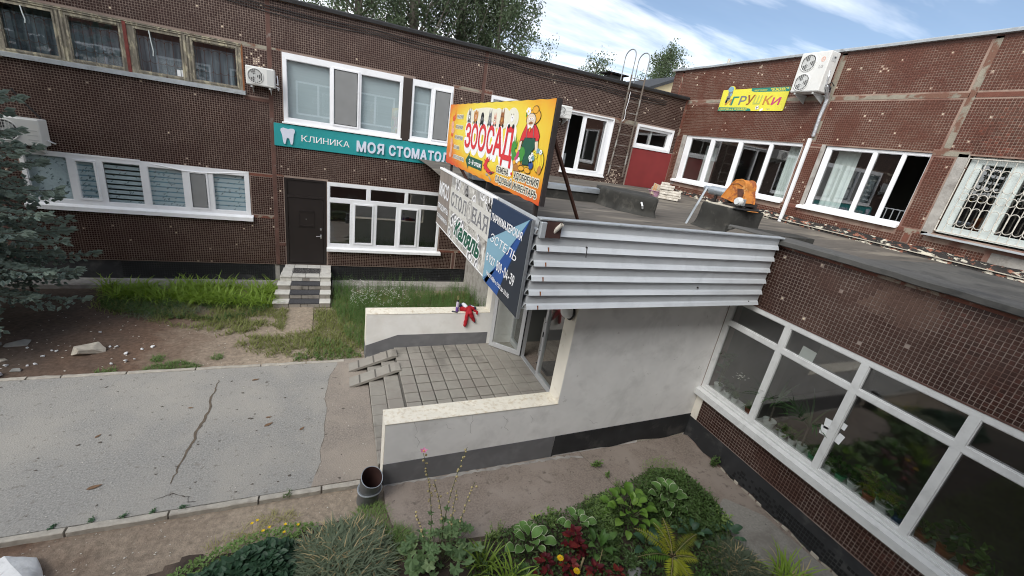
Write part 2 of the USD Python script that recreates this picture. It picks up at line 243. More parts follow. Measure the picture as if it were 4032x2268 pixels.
leaf_mat('bud_buff', (0.46, 0.38, 0.19), 0.3, 0.2, 0.7)
mat('stem', (0.11, 0.125, 0.055), 0.8, 0.3, 9.0)
mat('bark', (0.13, 0.115, 0.095), 0.95, 0.3, 8.0, bump=0.8, bscale=18)
mat('bark_dark', (0.06, 0.048, 0.04), 0.95, 0.3, 8.0, bump=0.8, bscale=18)
# plain colours of prints and small things
def flat(name, col, rough=0.55, var=0.03): return mat('print_' + name, col, rough, var, 2.0)
for nm, c in dict(teal=(0.012, 0.27, 0.28), white=(0.82, 0.82, 0.83), lilac=(0.62, 0.66, 0.76), yellow=(0.78, 0.62, 0.03), amber=(0.76, 0.38, 0.03), orange=(0.72, 0.20, 0.02), red=(0.62, 0.03, 0.035), redorange=(0.66, 0.09, 0.02),
                  black=(0.012, 0.012, 0.012), green=(0.012, 0.085, 0.05), leafgreen=(0.05, 0.26, 0.04), skin=(0.72, 0.60, 0.47), pink=(0.70, 0.36, 0.26), cream=(0.74, 0.72, 0.60), brown=(0.28, 0.10, 0.03), tan=(0.50, 0.22, 0.05),
                  grey=(0.18, 0.18, 0.185), midgrey=(0.34, 0.33, 0.32), navy=(0.018, 0.035, 0.075), slate=(0.022, 0.027, 0.038), blue=(0.022, 0.075, 0.26), sky=(0.20, 0.36, 0.46), steel=(0.06, 0.13, 0.27), signyellow=(0.72, 0.66, 0.06), signgreen=(0.02, 0.21, 0.16), fadegreen=(0.42, 0.47, 0.10), rose=(0.52, 0.06, 0.16), violet=(0.16, 0.03, 0.30)).items():
    flat(nm, c)
mat('print_food', (0.46, 0.445, 0.41), 0.55, 0.3, 9.0, col2=(0.20, 0.19, 0.17), mask=(8.0, 0.53, 0.60), col3=(0.66, 0.65, 0.61), mask3=(6.0, 0.55, 0.62))
mat('print_planks', (0.24, 0.205, 0.18), 0.55, 0.25, 3.0, stretch=(1, 4, 0.5))
mat('print_linen', (0.56, 0.55, 0.51), 0.55, 0.05, 5.0)
mat('banner_cloth', (0.78, 0.77, 0.74), 0.6, 0.03)
mat('cloth_red', (0.34, 0.006, 0.014), 0.85, 0.15, 9.0, bump=0.3)
mat('cloth_navy', (0.02, 0.028, 0.075), 0.85, 0.15, 9.0)
mat('cloth_white', (0.70, 0.72, 0.80), 0.85, 0.06, 9.0)
mat('plastic_violet', (0.13, 0.055, 0.26), 0.3, 0.15, 6.0)
mat('plastic_clear', (0.50, 0.45, 0.55), 0.25, 0.05, 6.0)
mat('plastic_pink', (0.52, 0.30, 0.42), 0.4, 0.06, 6.0)
mat('pot_white', (0.68, 0.70, 0.70), 0.45, 0.05, 6.0)
mat('pot_clay', (0.27, 0.085, 0.04), 0.8, 0.1, 6.0)
mat('pot_green', (0.06, 0.28, 0.14), 0.45, 0.06, 6.0)
mat('pot_blue', (0.02, 0.05, 0.16), 0.45, 0.06, 6.0)
mat('cardboard', (0.42, 0.36, 0.27), 0.9, 0.06, 6.0)
mat('cardboard_orange', (0.60, 0.24, 0.04), 0.8, 0.06, 6.0)
mat('wall_beige', (0.62, 0.53, 0.33), 0.8, 0.05, 2.0, stretch=(6, 6, 0.3))
mat('roof_dark', (0.03, 0.032, 0.035), 0.7, 0.2, 3.0)
mat('dry_leaf', (0.17, 0.10, 0.055), 0.85, 0.4, 30.0)
mat('litter_pale', (0.55, 0.52, 0.46), 0.9, 0.3, 30.0)
mat('litter_dark', (0.10, 0.085, 0.07), 0.9, 0.4, 30.0)
# ---------------------------------------------------------------- scene helpers
USED = {}
def path_for(parent, name):
    k = (parent, name); n = USED.get(k, 0); USED[k] = n + 1
    return f'{parent}/{name}' if n == 0 else f'{parent}/{name}_{n:03d}'
ORG = {}
def setd(prim, **kw):
    for a, b in kw.items():
        if b: prim.SetCustomDataByKey(a, b)
def thing(name, label=None, category=None, loc=(0, 0, 0), group=None, kind=None):
    p = path_for('/World', name)
    x = UsdGeom.Xform.Define(stage, p); x.AddTranslateOp().Set(Gf.Vec3d(*map(float, loc)))
    ORG[p] = np.array(loc, float)
    setd(x.GetPrim(), label=label, category=category, group=group, kind=kind)
    return p
class Frame:
    """local (u along, o outwards, w up) -> world"""
    def __init__(s, o, u=(1, 0, 0), n=(0, 1, 0), w=(0, 0, 1)):
        s.o = np.array(o, float); s.A = np.array([u, n, w], float); s.flip = np.linalg.det(s.A) < 0
    def __call__(s, P): return s.o + np.asarray(P, float) @ s.A
WORLD = Frame((0, 0, 0))
FL = Frame((0, 13.3, 0), (1, 0, 0), (0, -1, 0))          # clinic front, seen from -y
FR = Frame((11.9, 0, 0), (0, -1, 0), (-1, 0, 0))          # shop upper front, u = -y
FW = Frame((6.55, 0, 0), (0, -1, 0), (-1, 0, 0))          # ground floor wing, u = -y
class MB:
    def __init__(s, fr=WORLD): s.fr, s.V, s.Fc, s.n = fr, [], [], 0
    def add(s, v, f):
        v = s.fr(np.asarray(v, float)); f = np.asarray(f, int)
        if f.shape[1] == 4: f = np.vstack([f[:, [0, 1, 2]], f[:, [0, 2, 3]]])
        if s.fr.flip: f = f[:, ::-1]
        s.V.append(v); s.Fc.append(f + s.n); s.n += len(v); return s
    def box(s, x0, y0, z0, x1, y1, z1, ch=0.0):
        x0, x1 = sorted((x0, x1)); y0, y1 = sorted((y0, y1)); z0, z1 = sorted((z0, z1))
        if ch <= 0:
            v = [(x, y, z) for x in (x0, x1) for y in (y0, y1) for z in (z0, z1)]
            return s.add(v, [(0, 1, 3, 2), (4, 6, 7, 5), (0, 4, 5, 1), (2, 3, 7, 6), (0, 2, 6, 4), (1, 5, 7, 3)])
        ch = min(ch, (x1 - x0) / 2.2, (y1 - y0) / 2.2, (z1 - z0) / 2.2); pts = []
        for x, sx in ((x0, 1), (x1, -1)):
            for y, sy in ((y0, 1), (y1, -1)):
                for z, sz in ((z0, 1), (z1, -1)):
                    pts += [(x, y + sy * ch, z + sz * ch), (x + sx * ch, y, z + sz * ch), (x + sx * ch, y + sy * ch, z)]
        return s.tm(trimesh.Trimesh(pts).convex_hull)
    def tm(s, m, M=None):
        v, f = np.array(m.vertices), np.array(m.faces)
        if M is not None:
            M = np.asarray(M, float); v = v @ M[:3, :3].T + M[:3, 3]
            if np.linalg.det(M[:3, :3]) < 0: f = f[:, ::-1]
        return s.add(v, f)
    def quad(s, a, b, c, d): return s.add([a, b, c, d], [(0, 1, 2, 3)])
    def plate(s, poly, o0, o1):
        """shapely polygon in (u, w) extruded from depth o0 to o1"""
        for g in getattr(poly, 'geoms', [poly]):
            if g.is_empty or g.area < 1e-7: continue
            m = trimesh.creation.extrude_polygon(g, abs(o1 - o0), engine='earcut')
            s.tm(m, [[1, 0, 0, 0], [0, 0, 1, min(o0, o1)], [0, 1, 0, 0], [0, 0, 0, 1]])
        return s
    def slab(s, poly, z0, z1):
        for g in getattr(poly, 'geoms', [poly]):
            m = trimesh.creation.extrude_polygon(g, z1 - z0, engine='earcut'); m.apply_translation((0, 0, z0)); s.tm(m)
        return s
    def sheet(s, poly, o):
        """flat print: shapely polygon in (u, w) as a single sheet at depth o, facing outwards"""
        for g in getattr(poly, 'geoms', [poly]):
            if g.is_empty or g.area < 1e-8 or g.geom_type != 'Polygon': continue
            v, f = trimesh.creation.triangulate_polygon(g, engine='earcut')
            f = np.array(f)
            a = v[f[:, 1]] - v[f[:, 0]]; b = v[f[:, 2]] - v[f[:, 0]]
            bad = (a[:, 0] * b[:, 1] - a[:, 1] * b[:, 0]) > 0      # outward = +o in (u, o, w)
            f[bad] = f[bad][:, ::-1]
            s.add(np.column_stack([v[:, 0], np.full(len(v), o), v[:, 1]]), f)
        return s
    def tube(s, pts, r, n=8, caps=True, flat=None):
        pts = np.asarray(pts, float); k = len(pts); r = np.broadcast_to(np.asarray(r, float), (k,))
        t = np.gradient(pts, axis=0); t /= np.linalg.norm(t, axis=1, keepdims=True) + 1e-12
        ref = np.array([0, 0, 1.0]) if abs(t[0][2]) < 0.9 else np.array([1.0, 0, 0])
        a = np.cross(t[0], ref); a /= np.linalg.norm(a); V = []
        ang = np.arange(n) / n * 2 * np.pi
        for i in range(k):
            a = a - t[i] * (a @ t[i]); a /= np.linalg.norm(a) + 1e-12; b = np.cross(t[i], a)
            V.append(pts[i] + r[i] * (np.cos(ang)[:, None] * a + np.sin(ang)[:, None] * b))
        V = np.vstack(V); F = []
        for i in range(k - 1):
            for j in range(n):
                q = (j + 1) % n; F.append((i * n + j, i * n + q, (i + 1) * n + q, (i + 1) * n + j))
        F = np.array(F); T = np.vstack([F[:, [0, 1, 2]], F[:, [0, 2, 3]]])
        if caps:
            V = np.vstack([V, pts[0], pts[-1]]); c0, c1 = k * n, k * n + 1
            T = np.vstack([T, [(c0, (j + 1) % n, j) for j in range(n)], [(c1, (k - 1) * n + j, (k - 1) * n + (j + 1) % n) for j in range(n)]])
        return s.add(V, T)
    def cyl(s, a, b, r, n=14): return s.tube([a, b], r, n)
    def lathe(s, prof, c, n=20, M=None):
        """profile of (r, z) turned about the vertical through c"""
        prof = np.array(prof, float); k = len(prof); ang = np.arange(n) / n * 2 * np.pi
        V = np.vstack([np.column_stack([r * np.cos(ang), r * np.sin(ang), np.full(n, z)]) for r, z in prof])
        if M is not None: V = V @ np.asarray(M).T
        V = V + np.array(c, float)
        F = [(i * n + j, i * n + (j + 1) % n, (i + 1) * n + (j + 1) % n, (i + 1) * n + j) for i in range(k - 1) for j in range(n)]
        return s.add(V, F)
    def build(s, name, m, parent='/World', smooth=False, **cd):
        if not s.V: return None
        v = np.vstack(s.V); f = np.vstack(s.Fc)
        us = np.unique(f)
        if len(us) < len(v):
            re_ = np.zeros(len(v), int); re_[us] = np.arange(len(us)); v, f = v[us], re_[f]
        root = '/World' if parent == '/World' else '/'.join(parent.split('/')[:3])
        p = path_for(parent, name)
        prim = usdkit.mesh(stage, p, trimesh.Trimesh(v - ORG.get(root, np.zeros(3)), f, process=False), MATS[m], smooth=smooth).GetPrim()
        setd(prim, **cd)
        return p
def structure(mb, name, m, label=None, **kw): return mb.build(name, m, label=label, kind='structure', **kw)
def U(u, w): return sbox(min(u), min(w), max(u), max(w))
def R(x0, y0, x1, y1): return sbox(min(x0, x1), min(y0, y1), max(x0, x1), max(y0, y1))
def copies(src, name, locs, rots, labels, group, scales=None):
    for i, (l, r) in enumerate(zip(locs, rots)):
        p = path_for('/World', name); x = UsdGeom.Xform.Define(stage, p)
        x.AddTranslateOp().Set(Gf.Vec3d(*map(float, l))); x.AddRotateZOp().Set(float(r))
        if scales is not None: x.AddScaleOp().Set(Gf.Vec3f(*[float(scales[i])] * 3))
        x.GetPrim().GetReferences().AddInternalReference(src); x.GetPrim().SetInstanceable(True)
        setd(x.GetPrim(), label=labels[i] if isinstance(labels, list) else labels, group=group, category=stage.GetPrimAtPath(src).GetCustomDataByKey('category'))
def text_poly(txt, h, bold=False, width=None, slant=0.0, grow=0.0):
    """lettering as a shapely shape with its lower left corner at the origin, cap height h, optionally stretched to a width"""
    from PIL import Image, ImageDraw, ImageFont
    m = meshkit.text_mesh(txt, h, depth=0.002, bold=bold)
    top = np.array(m.vertices)[:, 2] > 0.001
    f = np.array(m.faces); f = f[top[f].all(axis=1)]
    v = np.array(m.vertices)[:, :2]
    g = unary_union([Polygon(v[t]).buffer(1e-5 * h / 0.1) for t in f])
    x0, y0, x1, y1 = g.bounds
    g = affinity.translate(g, -x0, 0)
    if width: g = affinity.scale(g, width / (x1 - x0), 1.0, origin=(0, 0))
    if slant: g = affinity.affine_transform(g, [1, slant, 0, 1, 0, 0])
    if grow: g = g.buffer(grow)
    return g.simplify(h * 0.012)
def at(g, x, y): return affinity.translate(g, x, y)
def ell(x, y, rx, ry, a=0): return affinity.translate(affinity.rotate(affinity.scale(Point(0, 0).buffer(1, 12), rx, ry), a, origin=(0, 0)), x, y)
def pg(*p): return Polygon(p).buffer(0)
def ln(w, *p): return LineString(p).buffer(w)

# ---------------------------------------------------------------- mosaic tiles
PITCH, TS, TH = 0.052, 0.0428, 0.006
def tiles(fr, u0, u1, w0, w1, holes, o=0.0, miss=0.006, seed=0, pitch=PITCH, ts=TS, near=None, limit=0, miss_fields=()):
    """every mosaic tile of a field as real geometry. Returns (bulk V, F, list of single tiles as (V, F), missing spots)"""
    g = np.random.default_rng(seed)
    nu, nw = int((u1 - u0) / pitch), int((w1 - w0) / pitch)
    su, sw = (u1 - u0) / max(nu, 1), (w1 - w0) / max(nw, 1)
    a, b = np.meshgrid(u0 + (np.arange(nu) + 0.5) * su, w0 + (np.arange(nw) + 0.5) * sw, indexing='ij')
    a, b = a.ravel(), b.ravel(); keep = np.ones(len(a), bool); h = ts / 2
    for (x0, y0, x1, y1) in holes:
        x0, x1 = sorted((x0, x1)); y0, y1 = sorted((y0, y1))
        keep &= ~((a + h * 0.8 > x0) & (a - h * 0.8 < x1) & (b + h * 0.8 > y0) & (b - h * 0.8 < y1))
    cl = meshkit.fbm(np.column_stack([a * 0.9, b * 0.9, np.full(len(a), seed * 3.7)]), 4, seed)
    gone = keep & ((g.random(len(a)) < miss * np.clip((cl - 0.35) * 8, 0.15, 5)))
    for (fu, fw, r, p) in miss_fields:
        gone |= keep & ((((a - fu) / r) ** 2 + ((b - fw) / r) ** 2 < 1 + 0.6 * g.normal(size=len(a))) & (g.random(len(a)) < p))
    keep &= ~gone
    spots = np.column_stack([a[gone], b[gone]])
    a, b = a[keep], b[keep]; n = len(a)
    a = a + g.normal(0, 0.0008, n); b = b + g.normal(0, 0.0008, n)
    tu, tw = g.normal(0, 0.022, n), g.normal(0, 0.022, n)
    hs = h * (1 + g.normal(0, 0.012, n))
    c = np.array([(-1, -1), (1, -1), (1, 1), (-1, 1)], float)
    U_, W_ = a[:, None] + c[None, :, 0] * hs[:, None], b[:, None] + c[None, :, 1] * hs[:, None]
    Ub, Wb = U_, W_
    Ut, Wt = a[:, None] + c[None, :, 0] * (hs[:, None] - 0.0022), b[:, None] + c[None, :, 1] * (hs[:, None] - 0.0022)
    Ot = o + TH + c[None, :, 0] * hs[:, None] * tu[:, None] + c[None, :, 1] * hs[:, None] * tw[:, None]
    V = np.concatenate([np.stack([Ub, np.full_like(Ub, o - 0.002), Wb], -1), np.stack([Ut, Ot, Wt], -1)], 1)      # n, 8, 3
    F = np.array([(4, 7, 6), (4, 6, 5)] + [t for i in range(4) for t in ((i, i + 4, (i + 1) % 4 + 4), (i, (i + 1) % 4 + 4, (i + 1) % 4))])
    singles = []
    if limit:
        world = fr(np.column_stack([a, np.full(n, o), b])); d = world - np.array(CAM)
        s_ = np.linalg.norm(d, axis=1); z = d @ np.array(FWD); x = d @ np.array(RIGHT); y = d @ np.array(DOWN)
        inside = (z > 0.1) & (abs(x / np.maximum(z, .1)) < 1.24) & (abs(y / np.maximum(z, .1)) < 0.698)
        s_ = np.where(inside, s_, 1e9); order = np.argsort(s_)[:limit]; rest = np.ones(n, bool); rest[order] = False
        singles = [V[i] for i in order]; V = V[rest]; n = len(V)
    return V.reshape(-1, 3), (F[None] + 8 * np.arange(n)[:, None, None]).reshape(-1, 3), singles, spots
TF = np.array([(4, 7, 6), (4, 6, 5)] + [t for i in range(4) for t in ((i, i + 4, (i + 1) % 4 + 4), (i, (i + 1) % 4 + 4, (i + 1) % 4))])
def chips(mb, spots, o, seed=3):
    """pale bed left where a tile has broken away"""
    g = np.random.default_rng(seed)
    for (u, w) in spots:
        k = g.integers(5, 8); an = np.sort(g.random(k)) * 2 * np.pi; r = 0.023 * (0.55 + 0.6 * g.random(k))
        p = np.column_stack([u + r * np.cos(an), np.full(k, o), w + r * np.sin(an)])
        mb.add(np.vstack([p, [(u, o + 0.002, w)]]), [(k, (i + 1) % k, i) for i in range(k)])

# ---------------------------------------------------------------- windows
def window(parent, fr, u0, u1, w0, w1, panes, m='pvc_white', fw=0.07, depth=0.07, back=-0.10, glass='glass', nets=(), sashes=(), label=None, name='window', open_panes=()):
    """frame with cut-outs, panes as sub-parts, opening sashes with a second rim. panes: (u0, u1, w0, w1)"""
    f = R(u0, w0, u1, w1)
    for p in panes: f = f.difference(R(p[0], p[2], p[1], p[3]))
    w = MB(fr).plate(f, back, back + depth).build(name, m, parent, label=label)
    for i, p in enumerate(panes):
        a, b = sorted(p[:2]); c, d = sorted(p[2:])
        if i in sashes:
            rim = R(a - 0.028, c - 0.028, b + 0.028, d + 0.028).difference(R(a + 0.012, c + 0.012, b - 0.012, d - 0.012))
            MB(fr).plate(rim, back + depth - 0.004, back + depth + 0.022).build('sash', m, w)
        bead = R(a, c, b, d).difference(R(a + 0.013, c + 0.013, b - 0.013, d - 0.013))
        MB(fr).plate(bead, back + 0.028, back + depth - 0.012).build('glazing_bead', m if i not in nets else 'ac_grey', w)
        if i not in open_panes:
            MB(fr).sheet(R(a + 0.002, c + 0.002, b - 0.002, d - 0.002), back + 0.022).build('pane', glass, w)
        if i in nets:
            MB(fr).sheet(R(a + 0.03, c + 0.03, b - 0.03, d - 0.03), back + depth + 0.004).build('mosquito_net', 'net', w)
    return w
def sill(parent, fr, u0, u1, w_top, h, out, m='sill_white', slope=0.03, name='window_sill', back=-0.1):
    """sloping ledge with a drip edge"""
    a = [(u, o, w) for u in (u0, u1) for o, w in ((back, w_top), (out, w_top - slope), (out, w_top - h), (out - 0.012, w_top - h), (back, w_top - 0.03))]
    k = 5; F = [(i, (i + 1) % k, k + (i + 1) % k, k + i) for i in range(k)]
    mb = MB(fr).add(a, F); mb.add(a, [(0, 4, 3), (0, 3, 2), (0, 2, 1), (5, 6, 7), (5, 7, 8), (5, 8, 9)])
    return mb.build(name, m, parent)
def room(parent, fr, u0, u1, w0, w1, depth=3.2, m='room', o=-0.36):
    """the room behind a row of windows: back, sides, floor and ceiling"""
    b = o - depth; mb = MB(fr)
    u0, u1 = sorted((u0, u1))
    mb.quad((u0, b, w0), (u0, b, w1), (u1, b, w1), (u1, b, w0)); mb.quad((u0, o, w0), (u0, b, w0), (u1, b, w0), (u1, o, w0))
    mb.quad((u0, o, w1), (u1, o, w1), (u1, b, w1), (u0, b, w1)); mb.quad((u0, o, w0), (u0, o, w1), (u0, b, w1), (u0, b, w0)); mb.quad((u1, o, w0), (u1, b, w0), (u1, b, w1), (u1, o, w1))
    return mb.build('room', m, parent)
def wall_with_holes(fr, u0, u1, w0, w1, holes, thick=0.36):
    p = R(u0, w0, u1, w1).difference(unary_union([R(*h) for h in holes]))
    return MB(fr).plate(p, -thick, 0.0)
def curtain(fr, u0, u1, w0, w1, o, amp=0.03, waves=9, n=None):
    n = n or int(abs(u1 - u0) * 22) + 4
    u = np.linspace(u0, u1, n); d = o + amp * np.sin(np.linspace(0, waves * 2 * np.pi, n)) + amp * 0.5 * np.sin(np.linspace(0, waves * 3.3, n))
    V = np.vstack([np.column_stack([u, d, np.full(n, w0)]), np.column_stack([u, d, np.full(n, w1)])])
    return MB(fr).add(V, [(i, i + 1, n + i + 1, n + i) for i in range(n - 1)])
# ---------------------------------------------------------------- ground, path, kerbs
def grid_sheet(xs, ys, zf):
    X, Y = np.meshgrid(xs, ys, indexing='ij'); Z = zf(X, Y)
    V = np.column_stack([X.ravel(), Y.ravel(), Z.ravel()]); a, b = len(xs), len(ys)
    i = (np.arange(a - 1)[:, None] * b + np.arange(b - 1)[None]).ravel()
    return V, np.column_stack([i, i + b, i + b + 1, i + 1])
def ground_z(x, y):
    p = np.stack([x, y, np.zeros_like(x)], -1)
    z = -0.03 + 0.05 * (meshkit.fbm(p * 0.9, 3, 5) - 0.5) + 0.02 * (meshkit.fbm(p * 6.0, 3, 6) - 0.5)
    near = np.clip((5.1 - y) / 0.2, 0, 1)
    z = z - 0.05 * near
    z = np.where((y > 4.8) & (y < 8.75) & (x < 1.2), -0.06, z)
    z = np.where((x > 0.55) & (y > 1.4) & (y < 13.4), np.minimum(z, -0.05), z)
    far = np.clip((y - 8.7) / 0.5, 0, 1) * np.clip((13 - y) / 2, 0, 1)
    return z + 0.02 * far
xs = np.concatenate([[-400, -200, -100, -60, -40, -25, -16], np.arange(-12, 8.01, 0.09), [12, 20, 40, 80, 200, 400]])
ys = np.concatenate([[-400, -200, -100, -50, -20, -8], np.arange(-2, 13.5, 0.09), [16, 20, 30, 50, 90, 200, 400]])
structure(MB().add(*grid_sheet(xs, ys, ground_z)), 'ground', 'dirt', label='bare trodden dirt with tan and reddish brown patches', smooth=True)

def wob(x0, x1, y, amp, n, seed, fq=1.3):
    x = np.linspace(x0, x1, n)
    return np.column_stack([x, y + amp * (meshkit.fbm(np.column_stack([x * fq, np.full(n, seed), np.zeros(n)]), 4, seed) - 0.5)])
edge_new = [(-0.02, 8.56), (0.0, 8.4), (-0.1, 8.1), (-0.15, 7.97), (-0.18, 7.6), (-0.22, 7.19), (-0.17, 6.9), (-0.2, 6.43), (-0.19, 6.13), (-0.25, 5.8), (-0.22, 5.56), (-0.3, 5.3), (-0.34, 5.09)]
old = Polygon([(-14, 5.09), (-14, 8.5)] + [(x, 8.5) for x in np.linspace(-13, -0.1, 40)] + [(-0.0, 8.5)] + edge_new[1:])
structure(MB().slab(old, -0.09, 0.0), 'path', 'asphalt', label='worn pale grey asphalt path')
new = Polygon([(0.57, 8.62), (-0.02, 8.62)] + edge_new[1:] + [(0.6, 5.09)])
structure(MB().slab(new, -0.09, 0.005), 'path_patch', 'asphalt_new', label='darker brownish asphalt patch in front of the porch steps')
def ribbon(pts, widths, z):
    p = np.array(pts, float); t = np.gradient(p, axis=0); t /= np.linalg.norm(t, axis=1, keepdims=True); nn = np.column_stack([-t[:, 1], t[:, 0]])
    w = np.array(widths)[:, None]; a, b = p + nn * w, p - nn * w; k = len(p)
    V = np.vstack([np.column_stack([a, np.full(k, z)]), np.column_stack([b, np.full(k, z)])])
    return V, [(i, k + i, k + i + 1, i + 1) for i in range(k - 1)]
def densify(pts, step, jit, seed):
    g = np.random.default_rng(seed); o = []
    for (x0, y0), (x1, y1) in zip(pts[:-1], pts[1:]):
        m = max(1, int(math.hypot(x1 - x0, y1 - y0) / step))
        for i in range(m):
            t = i / m; o.append((x0 + (x1 - x0) * t + g.normal(0, jit), y0 + (y1 - y0) * t + g.normal(0, jit)))
    return o + [pts[-1]]
c1 = densify([(-2.08, 8.1), (-2.06, 7.75), (-2.07, 7.46), (-2.02, 7.2), (-2.03, 6.94), (-2.07, 6.6), (-2.05, 6.37), (-2.09, 6.0), (-2.10, 5.55)], 0.06, 0.008, 4)
g_ = np.random.default_rng(11)
structure(MB().add(*ribbon(c1, 0.004 + 0.015 * np.sin(np.linspace(0.12, 3.0, len(c1))) * (0.6 + 0.8 * g_.random(len(c1))), 0.004)), 'path_crack', 'crack_dirt', label='long dirt filled crack across the asphalt path')
c2 = densify([(-2.2, 5.3), (-2.02, 5.36), (-1.97, 5.34), (-1.86, 5.27), (-1.82, 5.26), (-1.8, 5.17), (-1.72, 5.16)], 0.03, 0.006, 5)
structure(MB().add(*ribbon(c2, 0.002 + 0.005 * g_.random(len(c2)), 0.004)), 'path_crack', 'crack_dark', label='short jagged crack beside the near kerb')
c3 = densify(edge_new[1:-1], 0.05, 0.004, 6)
structure(MB().add(*ribbon(c3, 0.001 + 0.003 * g_.random(len(c3)), 0.0085)), 'path_joint', 'crack_dirt', label='rough seam between old asphalt and patch')
def kerb_stone(x0, x1, y, w, z0, z1, seed, label, amp=0.012):
    n = max(6, int((x1 - x0) / 0.06)); x = np.linspace(x0, x1, n); g = np.random.default_rng(seed); V = []
    for dy, z in ((-w / 2, z0), (-w / 2, z1 - 0.012), (-w / 2 + 0.014, z1), (w / 2 - 0.014, z1), (w / 2, z1 - 0.012), (w / 2, z0)):
        q = np.column_stack([x * 7, np.full(n, dy * 50), np.full(n, seed * 1.3)])
        V.append(np.column_stack([x, y + dy + amp * 2 * (meshkit.fbm(q, 3, seed) - 0.5), z + (amp * 1.6 * (meshkit.fbm(q + 9, 3, seed) - 0.6) if z > z0 else 0) + np.zeros(n)]))
    V = np.vstack(V); F = [(r * n + i, r * n + i + 1, (r + 1) * n + i + 1, (r + 1) * n + i) for r in range(5) for i in range(n - 1)]
    F += [(0, n, 4 * n, 5 * n), (n, 2 * n, 3 * n, 4 * n), (n - 1, 6 * n - 1, 5 * n - 1, 2 * n - 1), (2 * n - 1, 5 * n - 1, 4 * n - 1, 3 * n - 1)]
    t = thing('kerb_stone', label, 'kerb stone', ((x0 + x1) / 2, y, z0), group=None)
    MB().add(V, F).build('stone', 'kerb', t, smooth=30)
far_k = [-9.2, -7.2, -5.95, -4.95, -4.5, -3.6, -2.55, -1.45, -0.62, 0.14]
far_l = ['far kerb stone out by the spruce tree', 'far kerb stone left of the grey slab stones', 'far kerb stone at the left edge of the photo', 'short broken far kerb stone below the buff boulder', 'far kerb stone right of the short broken one', 'far kerb stone in front of the dark grass tuft', 'far kerb stone just right of the dark grass tuft', 'far kerb stone in front of the yellowish lawn', 'last far kerb stone beside the porch steps']
for i in range(9): kerb_stone(far_k[i] + 0.012, far_k[i + 1] - 0.012, 8.55, 0.085, -0.12, 0.018, 20 + i, far_l[i], 0.020)
near_k = [-8.6, -6.6, -4.6, -2.95, -1.97, -0.98, -0.2, 0.33]
near_l = ['near kerb stone far to the left', 'near kerb stone left of the white boulder', 'near kerb stone by the white boulder', 'near kerb stone under the long asphalt crack', 'near kerb stone right of the long crack', 'worn near kerb stone by the yellow flowers', 'broken end of near kerb beside the metal bin']
for i in range(7): kerb_stone(near_k[i] + 0.012, near_k[i + 1] - 0.012, 5.03, 0.085, -0.14, 0.02, 40 + i, near_l[i], 0.016)
# concrete apron in the corner of the porch and the wing, with its crack and rough outer edge
ap_out = [(0.64, 4.9), (0.64, 4.5), (0.70, 4.2), (0.86, 3.95), (1.2, 3.80), (1.9, 3.72), (2.7, 3.72), (3.2, 3.60), (3.6, 3.5), (4.2, 3.2), (4.8, 2.9), (5.3, 2.4), (5.7, 1.7), (5.95, 0.8), (6.0, -0.4)]
left_sl = Polygon([(0.64, 4.9), (4.04, 4.9), (4.06, 4.75), (4.12, 4.55), (4.2, 4.36), (4.22, 4.18), (4.25, 4.0), (4.28, 3.1)] + [p for p in ap_out[::-1] if p[0] < 4.25][:-1])
right_sl = Polygon([(4.055, 4.9), (6.55, 4.9), (6.55, -0.4)] + [p for p in ap_out[::-1] if p[0] > 4.25] + [(4.295, 3.1), (4.265, 4.0), (4.235, 4.18), (4.215, 4.36), (4.135, 4.55), (4.075, 4.75)])
structure(MB().slab(left_sl.buffer(0), -0.12, 0.0), 'concrete_apron', 'apron', label='brownish concrete slab along the porch wall')
structure(MB().slab(right_sl.buffer(0), -0.12, -0.004), 'concrete_apron', 'apron', label='cracked concrete slab in the corner of the wing')
rg = densify([(0.66, 4.885), (1.2, 4.87), (2.0, 4.86), (2.8, 4.86), (3.4, 4.84), (3.9, 4.80), (4.05, 4.76)], 0.06, 0.012, 9)
structure(MB().add(*ribbon(rg, 0.012 + 0.03 * g_.random(len(rg)), 0.004)), 'mortar_fillet', 'cement', label='rough grey mortar along the foot of the porch wall')
gs = Polygon([(5.35, 3.0), (6.0, 3.3), (6.35, 2.9), (6.5, 1.5), (6.5, 0.2), (6.05, 0.2), (5.9, 1.4), (5.6, 2.2)]).buffer(0.08)
structure(MB().slab(gs, -0.05, 0.002), 'screed_patch', 'apron_grey', label='smoother grey screed patch beside the wing wall')
# planted bed: mounded dark soil
bed = Polygon([(-2.6, 4.0), (-1.6, 4.42), (-1.0, 4.3), (-0.3, 4.5), (0.25, 4.5), (0.6, 4.3), (0.72, 4.15), (0.9, 3.95), (1.25, 3.78), (2.0, 3.74), (2.7, 3.82), (3.3, 3.86), (3.9, 4.0), (4.3, 3.95), (5.1, 4.2), (5.7, 3.95), (5.75, 3.4), (5.65, 2.95), (5.4, 2.6), (5.75, 2.2), (6.0, 1.6), (6.0, 0.4), (-3, 0.4)])
def bed_sheet():
    X, Y = np.meshgrid(np.arange(-3, 6.1, 0.07), np.arange(0.4, 4.6, 0.07), indexing='ij')
    from shapely import points as spts, distance, contains
    P = spts(X.ravel(), Y.ravel()); ins = contains(bed, P); d = np.where(ins, distance(bed.exterior, P), 0)
    p = np.column_stack([X.ravel(), Y.ravel(), np.zeros(X.size)])
    Z = -0.06 + np.clip(d / 0.3, 0, 1) * 0.10 + 0.05 * (meshkit.fbm(p * 5, 4, 31) - 0.5)
    V = np.column_stack([X.ravel(), Y.ravel(), Z]); a, b = X.shape
    i = (np.arange(a - 1)[:, None] * b + np.arange(b - 1)[None]).ravel(); F = np.column_stack([i, i + b, i + b + 1, i + 1])
    return V, F[ins[F].all(1)]
structure(MB().add(*bed_sheet()), 'garden_soil', 'soil', label='dark soil of the planted bed', smooth=True)
